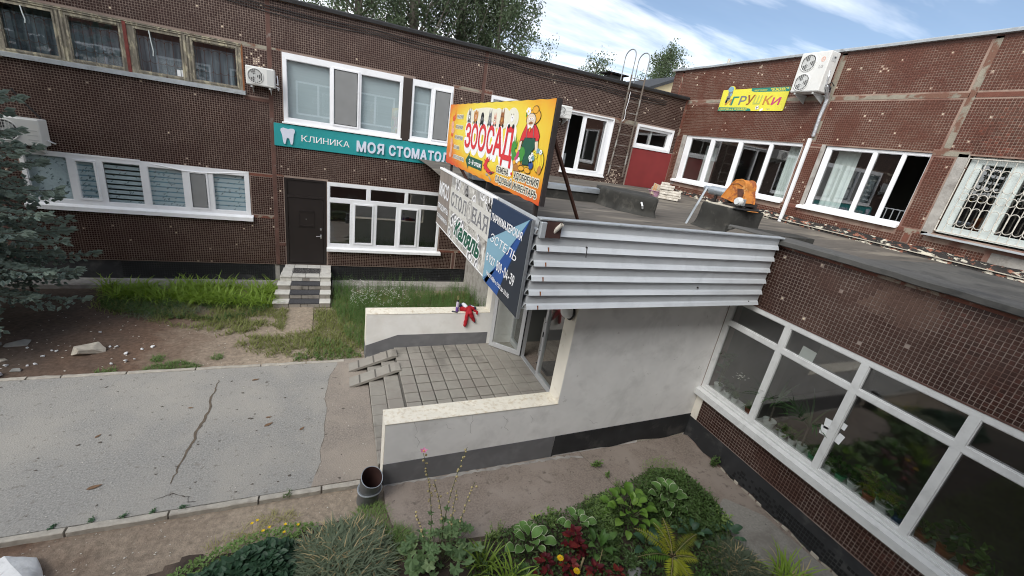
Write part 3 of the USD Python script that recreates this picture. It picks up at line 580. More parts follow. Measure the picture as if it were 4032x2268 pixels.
structure(MB().slab(Polygon([(-9, 12.82), (-9, 13.34), (-1.56, 13.34), (-1.56, 12.84), (-3, 12.78), (-5, 12.84), (-7, 12.78)]), -0.1, 0.075), 'concrete_apron', 'cement', label='broken concrete strip at the foot of the clinic')
structure(MB().slab(Polygon([(-0.18, 12.85), (-0.18, 13.34), (5, 13.34), (5, 12.8), (2, 12.86)]), -0.1, 0.10), 'concrete_apron', 'cement', label='concrete strip right of the clinic steps')
structure(MB().slab(Polygon([(-1.2, 11.45), (-0.62, 11.45), (-0.6, 10.8), (-0.58, 9.95), (-0.8, 9.9), (-1.14, 9.98), (-1.2, 10.6)]), -0.05, 0.012), 'trodden_path', 'dirt', label='short trodden path below the clinic steps')

# ---------------------------------------------------------------- clinic: two storey tiled building at the back
CL = thing('clinic_building', 'long two storey building clad in dark brown mosaic tile with white and wooden windows', 'building', (0, 13.3, 0))
cl_win = [(-9, 5.2, -2.24, 6.29), (-1.37, 4.6, 1.66, 6.29), (1.92, 4.58, 3.12, 6.28), (4.31, 4.6, 6.2, 6.27), (7.08, 4.3, 8.88, 6.29), (9.9, 5.47, 11.6, 6.29), (-6.78, 2.0, -2.26, 3.2), (-0.32, 1.2, 3.05, 3.15), (-1.42, 0.62, -0.34, 3.16)]
wall_with_holes(FL, -9, 11.9, 0.59, 7.42, cl_win).build('wall', 'grout_dark', CL)
MB(FL).box(-9, -0.36, 0.0, -1.75, -0.03, 0.59).box(-1.62, -0.36, 0, 5.0, -0.03, 0.59).build('plinth', 'bitumen_black', CL)
MB(FL).box(-1.75, -0.36, 0.0, -1.62, -0.05, 0.59).build('plinth_joint', 'cement', CL)
v, f, _, _ = tiles(FL, -5.3, -1.8, 0.13, 0.57, [(-3.4, 0.1, -2.3, 0.22)], o=-0.03, miss=0.0, seed=71, pitch=0.105 / 2)
MB(FL).add(v, f).build('plinth_tiles', 'tile_black', CL, kind='stuff')
v, f, _, _ = tiles(FL, 0.0, 4.9, 0.16, 0.57, [], o=-0.03, miss=0.02, seed=72)
MB(FL).add(v, f).build('plinth_tiles', 'tile_black', CL, kind='stuff')
joints = [(-1.70, 0.59, -1.60, 7.40, 'joint_brown'), (3.97, 4.0, 4.07, 7.40, 'joint_brown'), (-7.35, 0.59, -7.25, 7.4, 'joint_brown'),
          (-2.24, 6.26, -1.70, 6.34, 'joint_grey'), (-1.60, 6.295, -1.37, 6.34, 'joint_grey'), (3.13, 6.27, 3.97, 6.33, 'joint_grey'), (4.07, 6.28, 4.31, 6.36, 'joint_red'), (8.90, 6.22, 9.88, 6.34, 'joint_grey'),
          (-2.25, 3.12, -1.70, 3.19, 'joint_red'), (-1.60, 3.17, -1.42, 3.22, 'joint_red'), (-2.22, 1.96, -1.70, 2.03, 'joint_red'), (-1.60, 1.17, -1.43, 1.26, 'joint_brown'), (3.12, 1.17, 4.4, 1.25, 'joint_red'), (-2.24, 5.03, -1.70, 5.11, 'joint_brown'), (3.6, 0.6, 3.68, 1.17, 'joint_brown'), (11.80, 4.1, 11.9, 7.4, 'joint_red')]
for j in joints: MB(FL).box(j[0], -0.02, j[1], j[2], 0.005, j[3]).build('panel_joint', j[4], CL)
holes = [(a - 0.01, b - 0.02, c + 0.01, d + 0.01) for a, b, c, d in cl_win] + [j[:4] for j in joints] + [(1.6, 4.5, 1.98, 6.3), (9.86, 4.0, 11.8, 5.5)]
v, f, _, spots = tiles(FL, -9.0, 11.9, 0.605, 7.385, holes, o=0.0, miss=0.0035, seed=1, miss_fields=[(-1.95, 6.0, 0.20, 0.42), (10.2, 6.8, 0.15, 0.2), (9.3, 4.35, 0.25, 0.5), (6.3, 7.1, 0.1, .35), (11.7, 5.2, 0.12, .5)])
MB(FL).add(v, f).build('tiles', 'tile_dark', CL, kind='stuff')
ch = MB(FL); chips(ch, spots, 0.003); ch.build('chipped_spots', 'chip_cream', CL, kind='stuff')
# roof edge, roof
e = MB(FL)
n = 120; u = np.linspace(-9.2, 11.82, n); zz = 7.49 + 0.012 * (meshkit.fbm(np.column_stack([u * 1.5, u * 0, u * 0]), 3, 2) - 0.5)
prof = [(-0.5, 7.46), (-0.35, 0), (0.10, 0.0), (0.13, -0.03), (0.12, -0.10), (0.07, -0.085), (-0.36, -0.085)]
V = np.vstack([np.column_stack([u, np.full(n, o), zz + d if d < 1 else np.full(n, 7.44)]) for o, d in prof]); k = len(prof)
e.add(V, [(r * n + i, r * n + i + 1, ((r + 1) % k) * n + i + 1, ((r + 1) % k) * n + i) for r in range(k) for i in range(n - 1)])
e.build('roof_edge', 'roof_edge_black', CL)
MB().box(-9.2, 13.66, 7.1, 11.9, 22, 7.44).build('roof', 'felt_dark', CL)
MB().box(-9.2, 21.6, 0, 30, 22, 7.1).build('rear_wall', 'cement', CL)
for dz, sag in ((7.27, 0.05), (7.16, 0.08), (7.20, 0.03)):
    uu = np.linspace(-2.6, 10.9, 28)
    MB(FL).tube(np.column_stack([uu, 0.03 + 0 * uu, dz - sag * np.abs(np.sin((uu + 2.6) * 0.9)) - 0.004 * (uu + 2)]), 0.011, 5).build('cable', 'cable', CL)
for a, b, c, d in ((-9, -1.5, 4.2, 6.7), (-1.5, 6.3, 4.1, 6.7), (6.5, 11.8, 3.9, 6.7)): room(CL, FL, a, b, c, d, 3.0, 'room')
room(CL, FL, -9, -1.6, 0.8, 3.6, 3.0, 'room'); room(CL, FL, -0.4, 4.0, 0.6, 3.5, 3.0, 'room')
# old wooden windows
for i, c in enumerate((-7.87, -5.61, -3.37)):
    c0, c1 = c - 1.12, c + 1.12
    w = window(CL, FL, c0, c1, 5.2, 6.29, [(c0 + 0.155, c - 0.115, 5.295, 6.17), (c + 0.115, c1 - 0.125, 5.295, 6.15)], 'old_wood', depth=0.06, back=-0.075, glass='glass', label='weathered wooden window with peeling paint')
    for a, b in ((c0 + 0.125, c - 0.085), (c + 0.085, c1 - 0.095)):
        MB(FL).plate(R(a, 5.265, b, 6.20).difference(R(a + 0.03, 5.295, b - 0.03, 6.16)), -0.02, 0.0).build('casement', 'old_wood', w)
    MB(FL).box(c0, -0.03, 6.225, c1, 0.012, 6.25).box(c0, -0.02, 6.262, c1, 0.02, 6.285).build('head_board', 'old_wood', w)
    MB(FL).box(c - 0.055, -0.015, 5.24, c - 0.012, 0.008, 6.22).box(c + 0.014, -0.015, 5.24, c + 0.05, 0.006, 6.22).build('mullion', 'old_wood', w)
    curtain(FL, c0 + 0.1, c1 - 0.1, 5.2, 6.05, -0.22, 0.03, 13).build('curtain', 'curtain', w)
    gb = MB(FL)
    for x in np.arange(c0 + 0.2, c1 - 0.1, 0.155):
        gb.tube([(x, -0.11, 5.3), (x, -0.11, 6.14)], 0.0045, 4)
        an = np.linspace(0, np.pi, 7)
        gb.tube(np.column_stack([x + 0.0775 + 0.0775 * np.cos(an), 0 * an - 0.11, 5.95 + 0.06 * np.sin(an)]), 0.0045, 4)
        gb.tube(np.column_stack([x + 0.0775 + 0.0775 * np.cos(an), 0 * an - 0.11, 5.56 - 0.06 * np.sin(an)]), 0.0045, 4)
    gb.build('window_grille', 'rust_brown', w)
MB(FL).box(-4.53, -0.04, 5.22, -4.47, 0.02, 6.27).build('window_post', 'red_wood', CL, label='red painted post between wooden windows')
MB(FL).box(-2.262, -0.04, 5.22, -2.225, 0.012, 6.27).build('window_post', 'rust', CL)
sill(CL, FL, -9, -2.2, 5.235, 0.11, 0.12, 'sill_metal', slope=0.02)
MB(FL).plate(R(-3.62, 5.31, -3.55, 5.45).union(R(-3.535, 5.31, -3.49, 5.46)), -0.052, -0.05).build('paper', 'paper', CL)
for x, h in ((-6.2, 0.32), (-4.06, 0.52)):
    MB(FL).tube([(x, 0.0, 6.17), (x + 0.02, 0.015, 6.17 - h * .4), (x + 0.045, 0.02, 6.17 - h * .8), (x + 0.03, 0.015, 6.17 - h)], 0.011, 5).build('loose_strip', 'curtain_pale', CL)
# clinic's white windows
w = window(CL, FL, -1.37, 1.66, 4.62, 6.29, [(-1.28, -0.24, 4.73, 6.145), (-0.16, 0.465, 4.74, 6.145), (0.54, 1.585, 4.725, 6.135)], nets=(1,), sashes=(1,), back=-0.07)
MB(FL).quad((-1.33, -0.13, 4.64), (1.62, -0.13, 4.64), (1.62, -0.13, 6.2), (-1.33, -0.13, 6.2)).build('roller_blind', 'blind_pale', w)
sill(CL, FL, -1.41, 1.69, 4.645, 0.06, 0.09)
MB(FL).box(1.66, -0.06, 4.57, 1.92, 0.012, 6.27).build('cover_panel', 'panel_brown', CL)
w = window(CL, FL, 1.92, 3.12, 4.62, 6.28, [(1.975, 2.485, 4.72, 6.115), (2.58, 3.055, 4.72, 6.105)], nets=(1,), sashes=(1,), back=-0.07)
MB(FL).quad((1.95, -0.13, 4.64), (3.09, -0.13, 4.64), (3.09, -0.13, 6.2), (1.95, -0.13, 6.2)).build('roller_blind', 'blind_pale', w)
sill(CL, FL, 1.89, 3.14, 4.645, 0.06, 0.09)
window(CL, FL, 4.31, 6.2, 4.6, 6.27, [(4.38, 5.2, 4.7, 6.17), (5.3, 6.12, 4.7, 6.17)], back=-0.07)
sill(CL, FL, 4.28, 6.23, 4.63, 0.06, 0.09)
w = window(CL, FL, 7.08, 8.88, 4.32, 6.29, [(7.15, 7.67, 4.44, 6.19), (7.78, 8.62, 4.45, 6.17)], back=-0.09, open_panes=(0,), sashes=(1,))
MB(FL).plate(R(7.08, 4.32, 8.88, 6.29).difference(R(7.12, 4.4, 8.84, 6.25)), -0.02, 0.045).build('reveal_trim', 'pvc_white', w)
MB(FL).plate(R(7.78, 4.45, 7.98, 4.9), -1.4, -1.36).build('room_radiator', 'pvc_white', w)
sill(CL, FL, 7.06, 8.92, 4.34, 0.06, 0.08)
w = window(CL, FL, 9.9, 11.6, 5.48, 6.29, [(10.02, 11.42, 5.64, 6.14)], back=-0.10)
MB(FL).plate(R(9.9, 5.48, 11.6, 6.29).difference(R(9.98, 5.57, 11.52, 6.21)), -0.03, 0.04).build('reveal_trim', 'pvc_white', w)
MB(FL).box(10.66, -0.16, 5.64, 10.72, -0.12, 6.14).build('inner_mullion', 'ac_grey', w)
MB(FL).box(9.93, -0.02, 4.12, 11.77, 0.014, 5.47).build('cover_panel', 'panel_red', CL, label='dark red sheet under the small high window')
# lower left window strip with printed blinds
pn = [(-6.7, -5.96, 2.115, 3.13), (-5.82, -5.46, 2.17, 3.075), (-5.325, -4.59, 2.11, 3.11), (-4.455, -3.735, 2.11, 3.09), (-3.59, -3.22, 2.13, 3.05), (-3.09, -2.36, 2.11, 3.09)]
w = window(CL, FL, -6.78, -2.26, 2.02, 3.21, pn, nets=(4,), sashes=(1, 4), back=-0.05)
g_ = np.random.default_rng(5)
for i, p in enumerate(pn):
    zs = np.linspace(2.06, 3.14, 17); bl = MB(FL); pr = MB(FL)
    if i == 2:
        for j in range(9):
            z = 2.09 + j * 0.122; bl.quad((p[0], -0.09, z), (p[1], -0.09, z), (p[1], -0.09, z + 0.083), (p[0], -0.09, z + 0.083))
    else:
        bl.quad((p[0] - 0.02, -0.09, 2.06), (p[1] + 0.02, -0.09, 2.06), (p[1] + 0.02, -0.09, 3.14), (p[0] - 0.02, -0.09, 3.14))
        if i in (1, 3, 4, 5):
            st = MB(FL)
            for j in range(8): st.quad((p[0] - 0.02, -0.0885, 2.09 + j * 0.122), (p[1] + 0.02, -0.0885, 2.09 + j * 0.122), (p[1] + 0.02, -0.0885, 2.12 + j * 0.122), (p[0] - 0.02, -0.0885, 2.12 + j * 0.122))
            st.build('blind_stripe', 'print_sky' if i != 4 else 'net', w)
    bl.build('roller_blind', 'blind_leaf', w)
    for j in range(46):
        x, z, a = p[0] + g_.random() * (p[1] - p[0]), 2.12 + g_.random() * 0.98, g_.random() * 180
        if i == 2 and ((z - 2.09) % 0.122) > 0.075: continue
        pr.sheet(ell(x, z, 0.022, 0.008, a).union(ell(x + 0.02, z + 0.02, 0.017, 0.006, a + 50)), -0.0875)
    pr.build('blind_print', 'blind_print', w, kind='stuff')
sill(CL, FL, -6.82, -2.2, 2.045, 0.17, 0.14, slope=0.07, back=-0.05)
tr = [(-4.57, 0.0, 3.185), (-4.2, 0.02, 3.15), (-3.75, 0.045, 3.085), (-3.4, 0.045, 3.07), (-3.0, 0.03, 3.09), (-2.3, 0.01, 3.19)]
MB(FL).tube(tr, 0.013, 6).build('loose_trim', 'sill_white', CL, label='bent white trim strip hanging loose')
MB(FL).box(-6.78, 0.0, 3.195, -4.57, 0.03, 3.235).build('window_trim', 'sill_white', CL)
# shop window beside the door
pn = [(-0.25, 0.77, 2.69, 3.045), (0.88, 1.905, 2.69, 3.045), (1.99, 2.97, 2.69, 3.05), (-0.25, 0.32, 1.295, 2.57), (0.445, 0.955, 1.345, 2.55), (1.08, 1.67, 1.295, 2.585), (1.80, 2.31, 1.335, 2.53), (2.425, 2.985, 1.305, 2.58)]
window(CL, FL, -0.32, 3.05, 1.19, 3.15, pn, sashes=(4, 6), back=-0.06)
sill(CL, FL, -0.33, 3.16, 1.215, 0.13, 0.13, slope=0.05)
# entrance door
D = MB(FL).plate(R(-1.42, 0.62, -0.34, 3.16).difference(R(-1.35, 0.66, -0.41, 2.62)).difference(R(-1.36, 2.69, -0.40, 3.11)), -0.14, 0.015).build('door', 'door_brown', CL)
MB(FL).box(-1.36, -0.1, 2.69, -0.40, -0.02, 3.11).build('transom_panel', 'door_brown', D)
MB(FL).box(-1.345, -0.09, 0.665, -0.415, 0.0, 2.615, 0.008).build('door_leaf', 'door_brown', D)
MB(FL).plate(R(-1.09, 1.80, -0.66, 2.23).difference(R(-1.055, 1.83, -0.695, 2.2)), 0.0, 0.014).box(-1.08, 0, 1.775, -0.67, 0.022, 1.79).box(-1.08, 0, 2.235, -0.67, 0.022, 2.25).build('hatch', 'door_brown', D)
MB(FL).lathe([(0, 0), (0.016, 0), (0.018, 0.01), (0, 0.014)], (0, 0, 0), 10, M=[[1, 0, 0], [0, 0, 1], [0, -1, 0]]).build('peephole', 'chrome', D) if False else None
MB(FL).cyl((-0.88, 0.0, 2.01), (-0.88, 0.012, 2.01), 0.016).build('peephole', 'chrome', D)
MB(FL).box(-0.52, 0, 1.695, -0.465, 0.014, 1.75, 0.004).build('lock', 'chrome', D)
MB(FL).box(-0.515, 0, 1.44, -0.465, 0.012, 1.56, 0.004).cyl((-0.49, 0.01, 1.52), (-0.49, 0.05, 1.52), 0.011).tube([(-0.49, 0.045, 1.52), (-0.55, 0.048, 1.522), (-0.62, 0.045, 1.512)], 0.009, 8).build('handle', 'chrome', D)
for z in (0.85, 1.6, 2.4): MB(FL).cyl((-1.352, 0.006, z), (-1.352, 0.006, z + 0.12), 0.012).build('hinge', 'door_brown', D)
# vent on the roof
VT = thing('roof_vent', 'dark capped brick vent on the flat roof behind the ladder', 'vent', (9.05, 14.2, 7.44))
MB().box(8.78, 13.95, 7.44, 9.32, 14.4, 7.72).build('vent_shaft', 'felt_dark', VT)
MB().box(8.62, 13.85, 7.77, 9.46, 14.5, 7.80).add([(8.6, 13.83, 7.80), (9.48, 13.83, 7.80), (9.48, 14.52, 7.80), (8.6, 14.52, 7.80), (9.04, 14.17, 7.87)], [(0, 1, 4), (1, 2, 4), (2, 3, 4), (3, 0, 4)]).build('vent_cap', 'roof_edge_black', VT)
for x in (8.80, 9.3):
    for y in (13.97, 14.38): MB().box(x - 0.02, y - 0.02, 7.72, x + 0.02, y + 0.02, 7.77).build('cap_leg', 'rust_brown', VT)
# ladder to the roof
LD = thing('roof_ladder', 'rusty steel wall ladder with two hooped handrails rising above the roof', 'ladder', (9.38, 13.1, 4.4))
for x in (9.09, 9.66):
    MB().tube([(x - 0.07 * (x < 9.3), 13.16, 4.4), (x, 13.16, 6.0), (x, 13.16, 7.72)], 0.028, 8).build('rail', 'ladder_steel', LD)
    an = np.linspace(0, np.pi, 15); yc, r = 13.16 + 0.30, 0.30
    arc = np.column_stack([np.full(15, x), yc - r * np.cos(an), 8.28 + 0.24 * np.sin(an)])
    MB().tube(np.vstack([[(x, 13.16, 7.6)], arc, [(x, 13.76, 7.44)]]), 0.019, 8).build('hoop', 'hoop_steel', LD)
    for z in (5.3, 6.1, 6.95): MB().box(x - 0.02, 13.16, z, x + 0.02, 13.31, z + 0.03).build('wall_bracket', 'ladder_steel', LD)
for i, z in enumerate(np.arange(4.75, 7.65, 0.36)): MB().cyl((9.06, 13.16, z), (9.68, 13.16, z), 0.013, 6).build('rung', 'ladder_steel', LD)
MB().tube([(9.16, 13.12, 7.2), (9.15, 13.1, 6.9), (9.12, 13.11, 6.6), (9.16, 13.11, 6.35), (9.1, 13.12, 6.25)], 0.010, 5).build('white_cable', 'pvc_white', LD)
# roof of the sheds behind
BG = thing('beige_building', 'beige clad building with dark sloping roof behind the roofs', 'building', (18, 20, 0))
gp = [(14.6, 0), (20.2, 0), (20.2, 8.1), (17.1, 9.5), (14.6, 8.42)]
MB(Frame((0, 20, 0), (1, 0, 0), (0, -1, 0))).plate(Polygon(gp), -9.0, 0.0).build('wall', 'wall_beige', BG)
MB(Frame((0, 20, 0), (1, 0, 0), (0, -1, 0))).plate(Polygon([(14.3, 8.30), (17.1, 9.51), (20.5, 8.0), (20.5, 8.15), (17.1, 9.66), (14.3, 8.45)]), -9.2, 0.2).build('roof', 'roof_dark', BG)
# ---------------------------------------------------------------- shop building: upper storey on the right
SB = thing('shop_building', 'tall brown mosaic tiled building with wide white windows above the flat roof', 'building', (11.9, 8, 0))
sb_win = [(-12.95, 4.58, -8.42, 6.2), (-7.88, 4.58, -5.5, 6.18), (-4.90, 4.56, -2.2, 6.18)]
wall_with_holes(FR, -14.4, 1.0, 3.6, 8.45, sb_win).build('wall', 'grout_brown', SB)
MB(FR).box(-14.42, -0.4, 3.6, -14.36, -4, 8.4).build('end_wall', 'grout_brown', SB)
MB().box(12.25, -1, 7.9, 22, 14.4, 8.3).build('roof', 'felt_dark', SB)
jb = [(-14.4, 7.30, -8.23, 7.38, 'joint_grey'), (-8.13, 7.29, -5.35, 7.38, 'joint_grey'), (-5.25, 7.29, 1.0, 7.38, 'joint_red'), (-13.98, 4.2, -13.9, 8.4, 'joint_red'), (-8.24, 6.3, -8.12, 8.4, 'joint_grey'), (-5.36, 6.24, -5.24, 8.4, 'joint_grey'), (-2.4, 6.24, -2.3, 8.4, 'joint_grey'),
      (-8.42, 6.14, -7.9, 6.2, 'joint_red'), (-7.90, 4.5, -7.8, 6.2, 'cement'), (-5.5, 6.14, -4.9, 6.24, 'joint_grey'), (-5.06, 4.5, -4.88, 6.2, 'cement'), (-5.5, 4.48, -4.95, 4.56, 'joint_red'), (-8.42, 4.48, -7.9, 4.56, 'joint_red'), (-5.33, 4.25, -5.22, 4.48, 'joint_red'), (-13.1, 4.4, -12.93, 6.2, 'cement'), (-14.4, 8.36, 1.0, 8.45, 'joint_brown')]
for j in jb: MB(FR).box(j[0], -0.03, j[1], j[2], 0.006, j[3]).build('panel_joint', j[4], SB)
holes = [(a - 0.005, b, c + 0.005, d) for a, b, c, d in sb_win] + [j[:4] for j in jb] + [(-12.9, 4.4, -8.42, 4.62), (-7.88, 4.4, -5.5, 4.62), (-4.95, 4.38, -2.2, 4.58), (-3.9, 4.2, -1.5, 4.4)]
v, f, single, spots = tiles(FR, -13.9, 0.8, 4.22, 8.36, holes, miss=0.006, seed=2, ts=0.0444, limit=300,
    miss_fields=[(-7.3, 8.15, 0.05, 0.6), (-7.15, 7.95, 0.08, 0.6), (-7.95, 8.0, 0.06, 0.4), (-6.2, 7.45, 0.12, 0.2), (-13.2, 8.2, 0.08, 0.5), (-12.9, 7.25, 0.12, 0.3), (-4.75, 8.1, 0.09, 0.7), (-10.6, 8.28, 0.06, 0.4)])
MB(FR).add(v, f).build('tiles', 'tile_brown', SB, kind='stuff')
for V_ in single: MB(FR).add(V_, TF).build('tile', 'tile_brown', SB)
ch = MB(FR); chips(ch, spots, 0.003, 8); ch.build('chipped_spots', 'chip_cream', SB, kind='stuff')
v, f, _, _ = tiles(FR, -14.4, -13.98, 4.3, 8.36, [], miss=0.02, seed=12, ts=0.0444); MB(FR).add(v, f).build('tiles', 'tile_brown', SB, kind='stuff')
# torn roofing felt along the foot of the wall
g_ = np.random.default_rng(3)
n = 150; u = np.linspace(-13.9, 0.5, n); top = 4.235 + 0.06 * (meshkit.fbm(np.column_stack([u * 4, u * 0, u * 0]), 4, 2) - 0.5)
V = np.vstack([np.column_stack([u, 0.012 + 0.012 * g_.random(n), top]), np.column_stack([u, 0.02 + 0.02 * g_.random(n), top * 0 + 4.12]), np.column_stack([u, 0.06 + 0.03 * g_.random(n), top * 0 + 3.9])])
MB(FR).add(V, [(r * n + i, r * n + i + 1, (r + 1) * n + i + 1, (r + 1) * n + i) for r in range(2) for i in range(n - 1)]).build('peeling_skirting', 'peeling_tar', SB, label='torn black and cream tar strip along the foot of the wall')
MB(FR).box(-13.9, 0.0, 4.085, 0.5, 0.075, 4.10).build('skirting_ledge', 'cement_pale', SB)
# coping
n = 110; u = np.linspace(-14.5, 1, n); zz = 8.50 + 0.025 * (meshkit.fbm(np.column_stack([u * 0.8, u * 0, u * 0]), 3, 12) - 0.5)
prof = [(-0.5, 0.0), (0.08, 0.0), (0.10, -0.02), (0.095, -0.07), (0.05, -0.075), (-0.5, -0.075)]; k = len(prof)
V = np.vstack([np.column_stack([u, np.full(n, o), zz + d]) for o, d in prof])
MB(FR).add(V, [(r * n + i, r * n + i + 1, ((r + 1) % k) * n + i + 1, ((r + 1) % k) * n + i) for r in range(k) for i in range(n - 1)]).build('roof_coping', 'sill_metal', SB)
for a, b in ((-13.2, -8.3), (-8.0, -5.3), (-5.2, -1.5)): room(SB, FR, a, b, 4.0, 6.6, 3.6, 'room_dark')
w = window(SB, FR, -12.92, -8.42, 4.6, 6.2, [(-12.68, -11.74, 4.68, 6.12), (-11.58, -10.58, 4.68, 6.10), (-10.43, -9.46, 4.68, 6.10), (-9.36, -8.46, 4.66, 6.12)], 'pvc_white', back=-0.11)
MB(FR).quad((-12.5, -0.7, 4.5), (-11.95, -0.7, 4.5), (-11.95, -0.7, 5.9), (-12.5, -0.7, 5.95)).build('inner_curtain', 'curtain_pale', w)
curtain(FR, -8.98, -8.42, 4.5, 6.15, -0.32, 0.02, 7).build('inner_curtain', 'curtain_pale', w)
sill(SB, FR, -13.05, -8.42, 4.655, 0.13, 0.10, slope=0.07, back=-0.11)
w = window(SB, FR, -7.78, -5.5, 4.58, 6.17, [(-7.65, -6.65, 4.66, 6.10), (-6.57, -6.05, 4.65, 6.11), (-5.98, -5.52, 4.64, 6.11)], 'pvc_white', back=-0.11, open_panes=(2,))
curtain(FR, -7.62, -7.08, 4.55, 6.15, -0.34, 0.02, 7).build('inner_curtain', 'curtain_pale', w)
bb = MB(FR)
for x in np.linspace(-6.1, -5.55, 5): bb.cyl((x, -0.2, 4.62), (x, -0.2, 4.9), 0.011, 6)
bb.tube([(-6.1, -0.2, 4.9), (-5.55, -0.2, 4.9), (-5.55, -0.2, 4.64)], 0.012, 6).build('window_guard', 'hoop_steel', w)
sill(SB, FR, -7.92, -5.5, 4.64, 0.13, 0.10, slope=0.07, back=-0.11)
w = window(SB, FR, -4.86, -2.3, 4.6, 6.17, [(-4.68, -4.22, 4.74, 6.04), (-4.02, -3.36, 4.74, 6.04), (-3.2, -2.5, 4.74, 6.04)], 'curtain_pale', back=-0.16, fw=0.1, label='cream painted window behind a white grille')
gr = MB(FR)
gr.tube([(-4.87, -0.02, 4.63), (-4.87, -0.02, 6.13), (-2.3, -0.02, 6.13), (-2.3, -0.02, 4.63), (-4.87, -0.02, 4.63)], 0.014, 6)
for x in np.arange(-4.87 + 0.14, -2.3, 0.14): gr.cyl((x, -0.03, 4.63), (x, -0.03, 6.13), 0.0075, 6)
an = np.linspace(0, 2 * np.pi, 21)
for i, x in enumerate(np.arange(-4.87 + 0.21, -2.4, 0.14)):
    gr.tube(np.column_stack([x + 0.07 * np.cos(an), 0 * an - 0.012, 5.38 + 0.075 * np.sin(an)]), 0.0075, 5, caps=False)
    for z0, z1 in ((5.62, 5.86), (4.88, 5.10)):
        o_ = np.array([(0.07 * math.cos(a), (z1 if math.sin(a) > 0 else z0) + 0.085 * math.sin(a)) for a in an])
        gr.tube(np.column_stack([x + o_[:, 0], 0 * an - 0.012, o_[:, 1]]), 0.0075, 5, caps=False)
gr.build('window_grille', 'litter_pale', w, label='cream painted grille of ovals and rings')
MB(FR).box(-4.98, -0.02, 5.93, -4.84, -0.005, 5.945).box(-4.98, -0.02, 4.86, -4.84, -0.005, 4.875).build('grille_anchor', 'rust_brown', w)
curtain(FR, -4.7, -2.4, 4.55, 6.1, -0.36, 0.03, 9).build('inner_curtain', 'curtain', w) if False else None
sill(SB, FR, -4.98, -2.2, 4.56, 0.06, 0.16, 'sill_metal', slope=0.05, back=-0.16)
MB(FR).box(-3.85, 0.0, 4.2, -1.5, 0.012, 4.42).build('plaster_patch', 'cement', SB)
MB(FR).cyl((-13.55, -1.6, 8.3), (-13.55, -1.6, 9.12), 0.055, 10).build('vent_pipe', 'litter_pale', SB)

# ---------------------------------------------------------------- air conditioners
def outdoor_unit(fr, u0, u1, w0, w1, o0, o1, label, fans, logo=False, stripes=False, group=None):
    lo = fr((u0, 0, w0)); t = thing('air_conditioner', label, 'air conditioner', lo, group=group)
    MB(fr).box(u0, o0, w0, u1, o1, w1, 0.018).build('casing', 'ac_white', t)
    MB(fr).box(u0 + 0.004, o1 - 0.06, w0 + 0.012, u1 - 0.004, o1 + 0.004, w1 - 0.012, 0.012).build('front_panel', 'ac_white', t)
    for (fu, fw_, r) in fans:
        Mx = [[1, 0, 0], [0, 0, 1], [0, 1, 0]]
        MB(fr).lathe([(r * 1.05, 0), (r * 1.05, 0.012), (r * 0.98, 0.02), (r * 0.93, 0.012), (r * 0.93, -0.002)], (fu, o1 + 0.003, fw_), 32, M=Mx).build('fan_ring', 'ac_white', t, smooth=40)
        MB(fr).plate(ell(fu, fw_, r * 0.95, r * 0.95), o1 + 0.0035, o1 + 0.0055).build('fan_recess', 'ac_dark', t)
        fb = MB(fr)
        for kk in range(3):
            a0 = kk * 2.094 + 0.4; pts = [(fu, fw_)] + [(fu + r * 0.8 * math.cos(a0 + q), fw_ + r * 0.8 * math.sin(a0 + q)) for q in np.linspace(0, 1.15, 6)]
            fb.plate(Polygon(pts), o1 + 0.006, o1 + 0.008)
        fb.plate(ell(fu, fw_, r * 0.22, r * 0.22), o1 + 0.006, o1 + 0.012); fb.build('fan', 'ac_grey', t)
        gr = MB(fr)
        for x in np.linspace(-0.88, 0.88, 8): gr.box(fu + x * r - 0.0035, o1 + 0.013, fw_ - r * math.sqrt(1 - x * x) * 0.95, fu + x * r + 0.0035, o1 + 0.017, fw_ + r * math.sqrt(1 - x * x) * 0.95)
        for q in (0.45, 0.75):
            an = np.linspace(0, 2 * np.pi, 25); gr.tube(np.column_stack([fu + r * q * np.cos(an), 0 * an + o1 + 0.015, fw_ + r * q * np.sin(an)]), 0.0025, 4, caps=False)
        gr.build('fan_grille', 'ac_white', t)
    for u in (u0 + (u1 - u0) * 0.18, u0 + (u1 - u0) * 0.82):
        MB(fr).box(u - 0.02, 0, w0 - 0.05, u + 0.02, o1 - 0.02, w0 - 0.012).add([(u - 0.004, 0, w0 - 0.05), (u - 0.004, o1 - 0.05, w0 - 0.05), (u - 0.004, 0, w0 - 0.05 - 0.5 * (o1 - o0)), (u + 0.004, 0, w0 - 0.05), (u + 0.004, o1 - 0.05, w0 - 0.05), (u + 0.004, 0, w0 - 0.05 - 0.5 * (o1 - o0))], [(0, 1, 2), (3, 5, 4), (0, 2, 5), (0, 5, 3), (1, 4, 5), (1, 5, 2)]).build('bracket', 'ac_grey', t)
    if stripes:
        for i in range(3): MB(fr).box(u1 - 0.22, o1 + 0.002, w0 + 0.12 + i * 0.1, u1 - 0.05, o1 + 0.008, w0 + 0.135 + i * 0.1).build('vent_slot', 'ac_grey', t)
    MB(fr).box(u1 - 0.16, o1 + 0.003, w0 + 0.05, u1 - 0.025, o1 + 0.007, w1 - 0.03, 0.003).build('service_cover', 'ac_grey', t) if not logo and not stripes else None
    return t
t = outdoor_unit(FL, -2.14, -1.52, 5.39, 5.82, 0.08, 0.33, 'white air conditioner outdoor unit beside the old wooden windows', [(-1.93, 5.605, 0.17)])
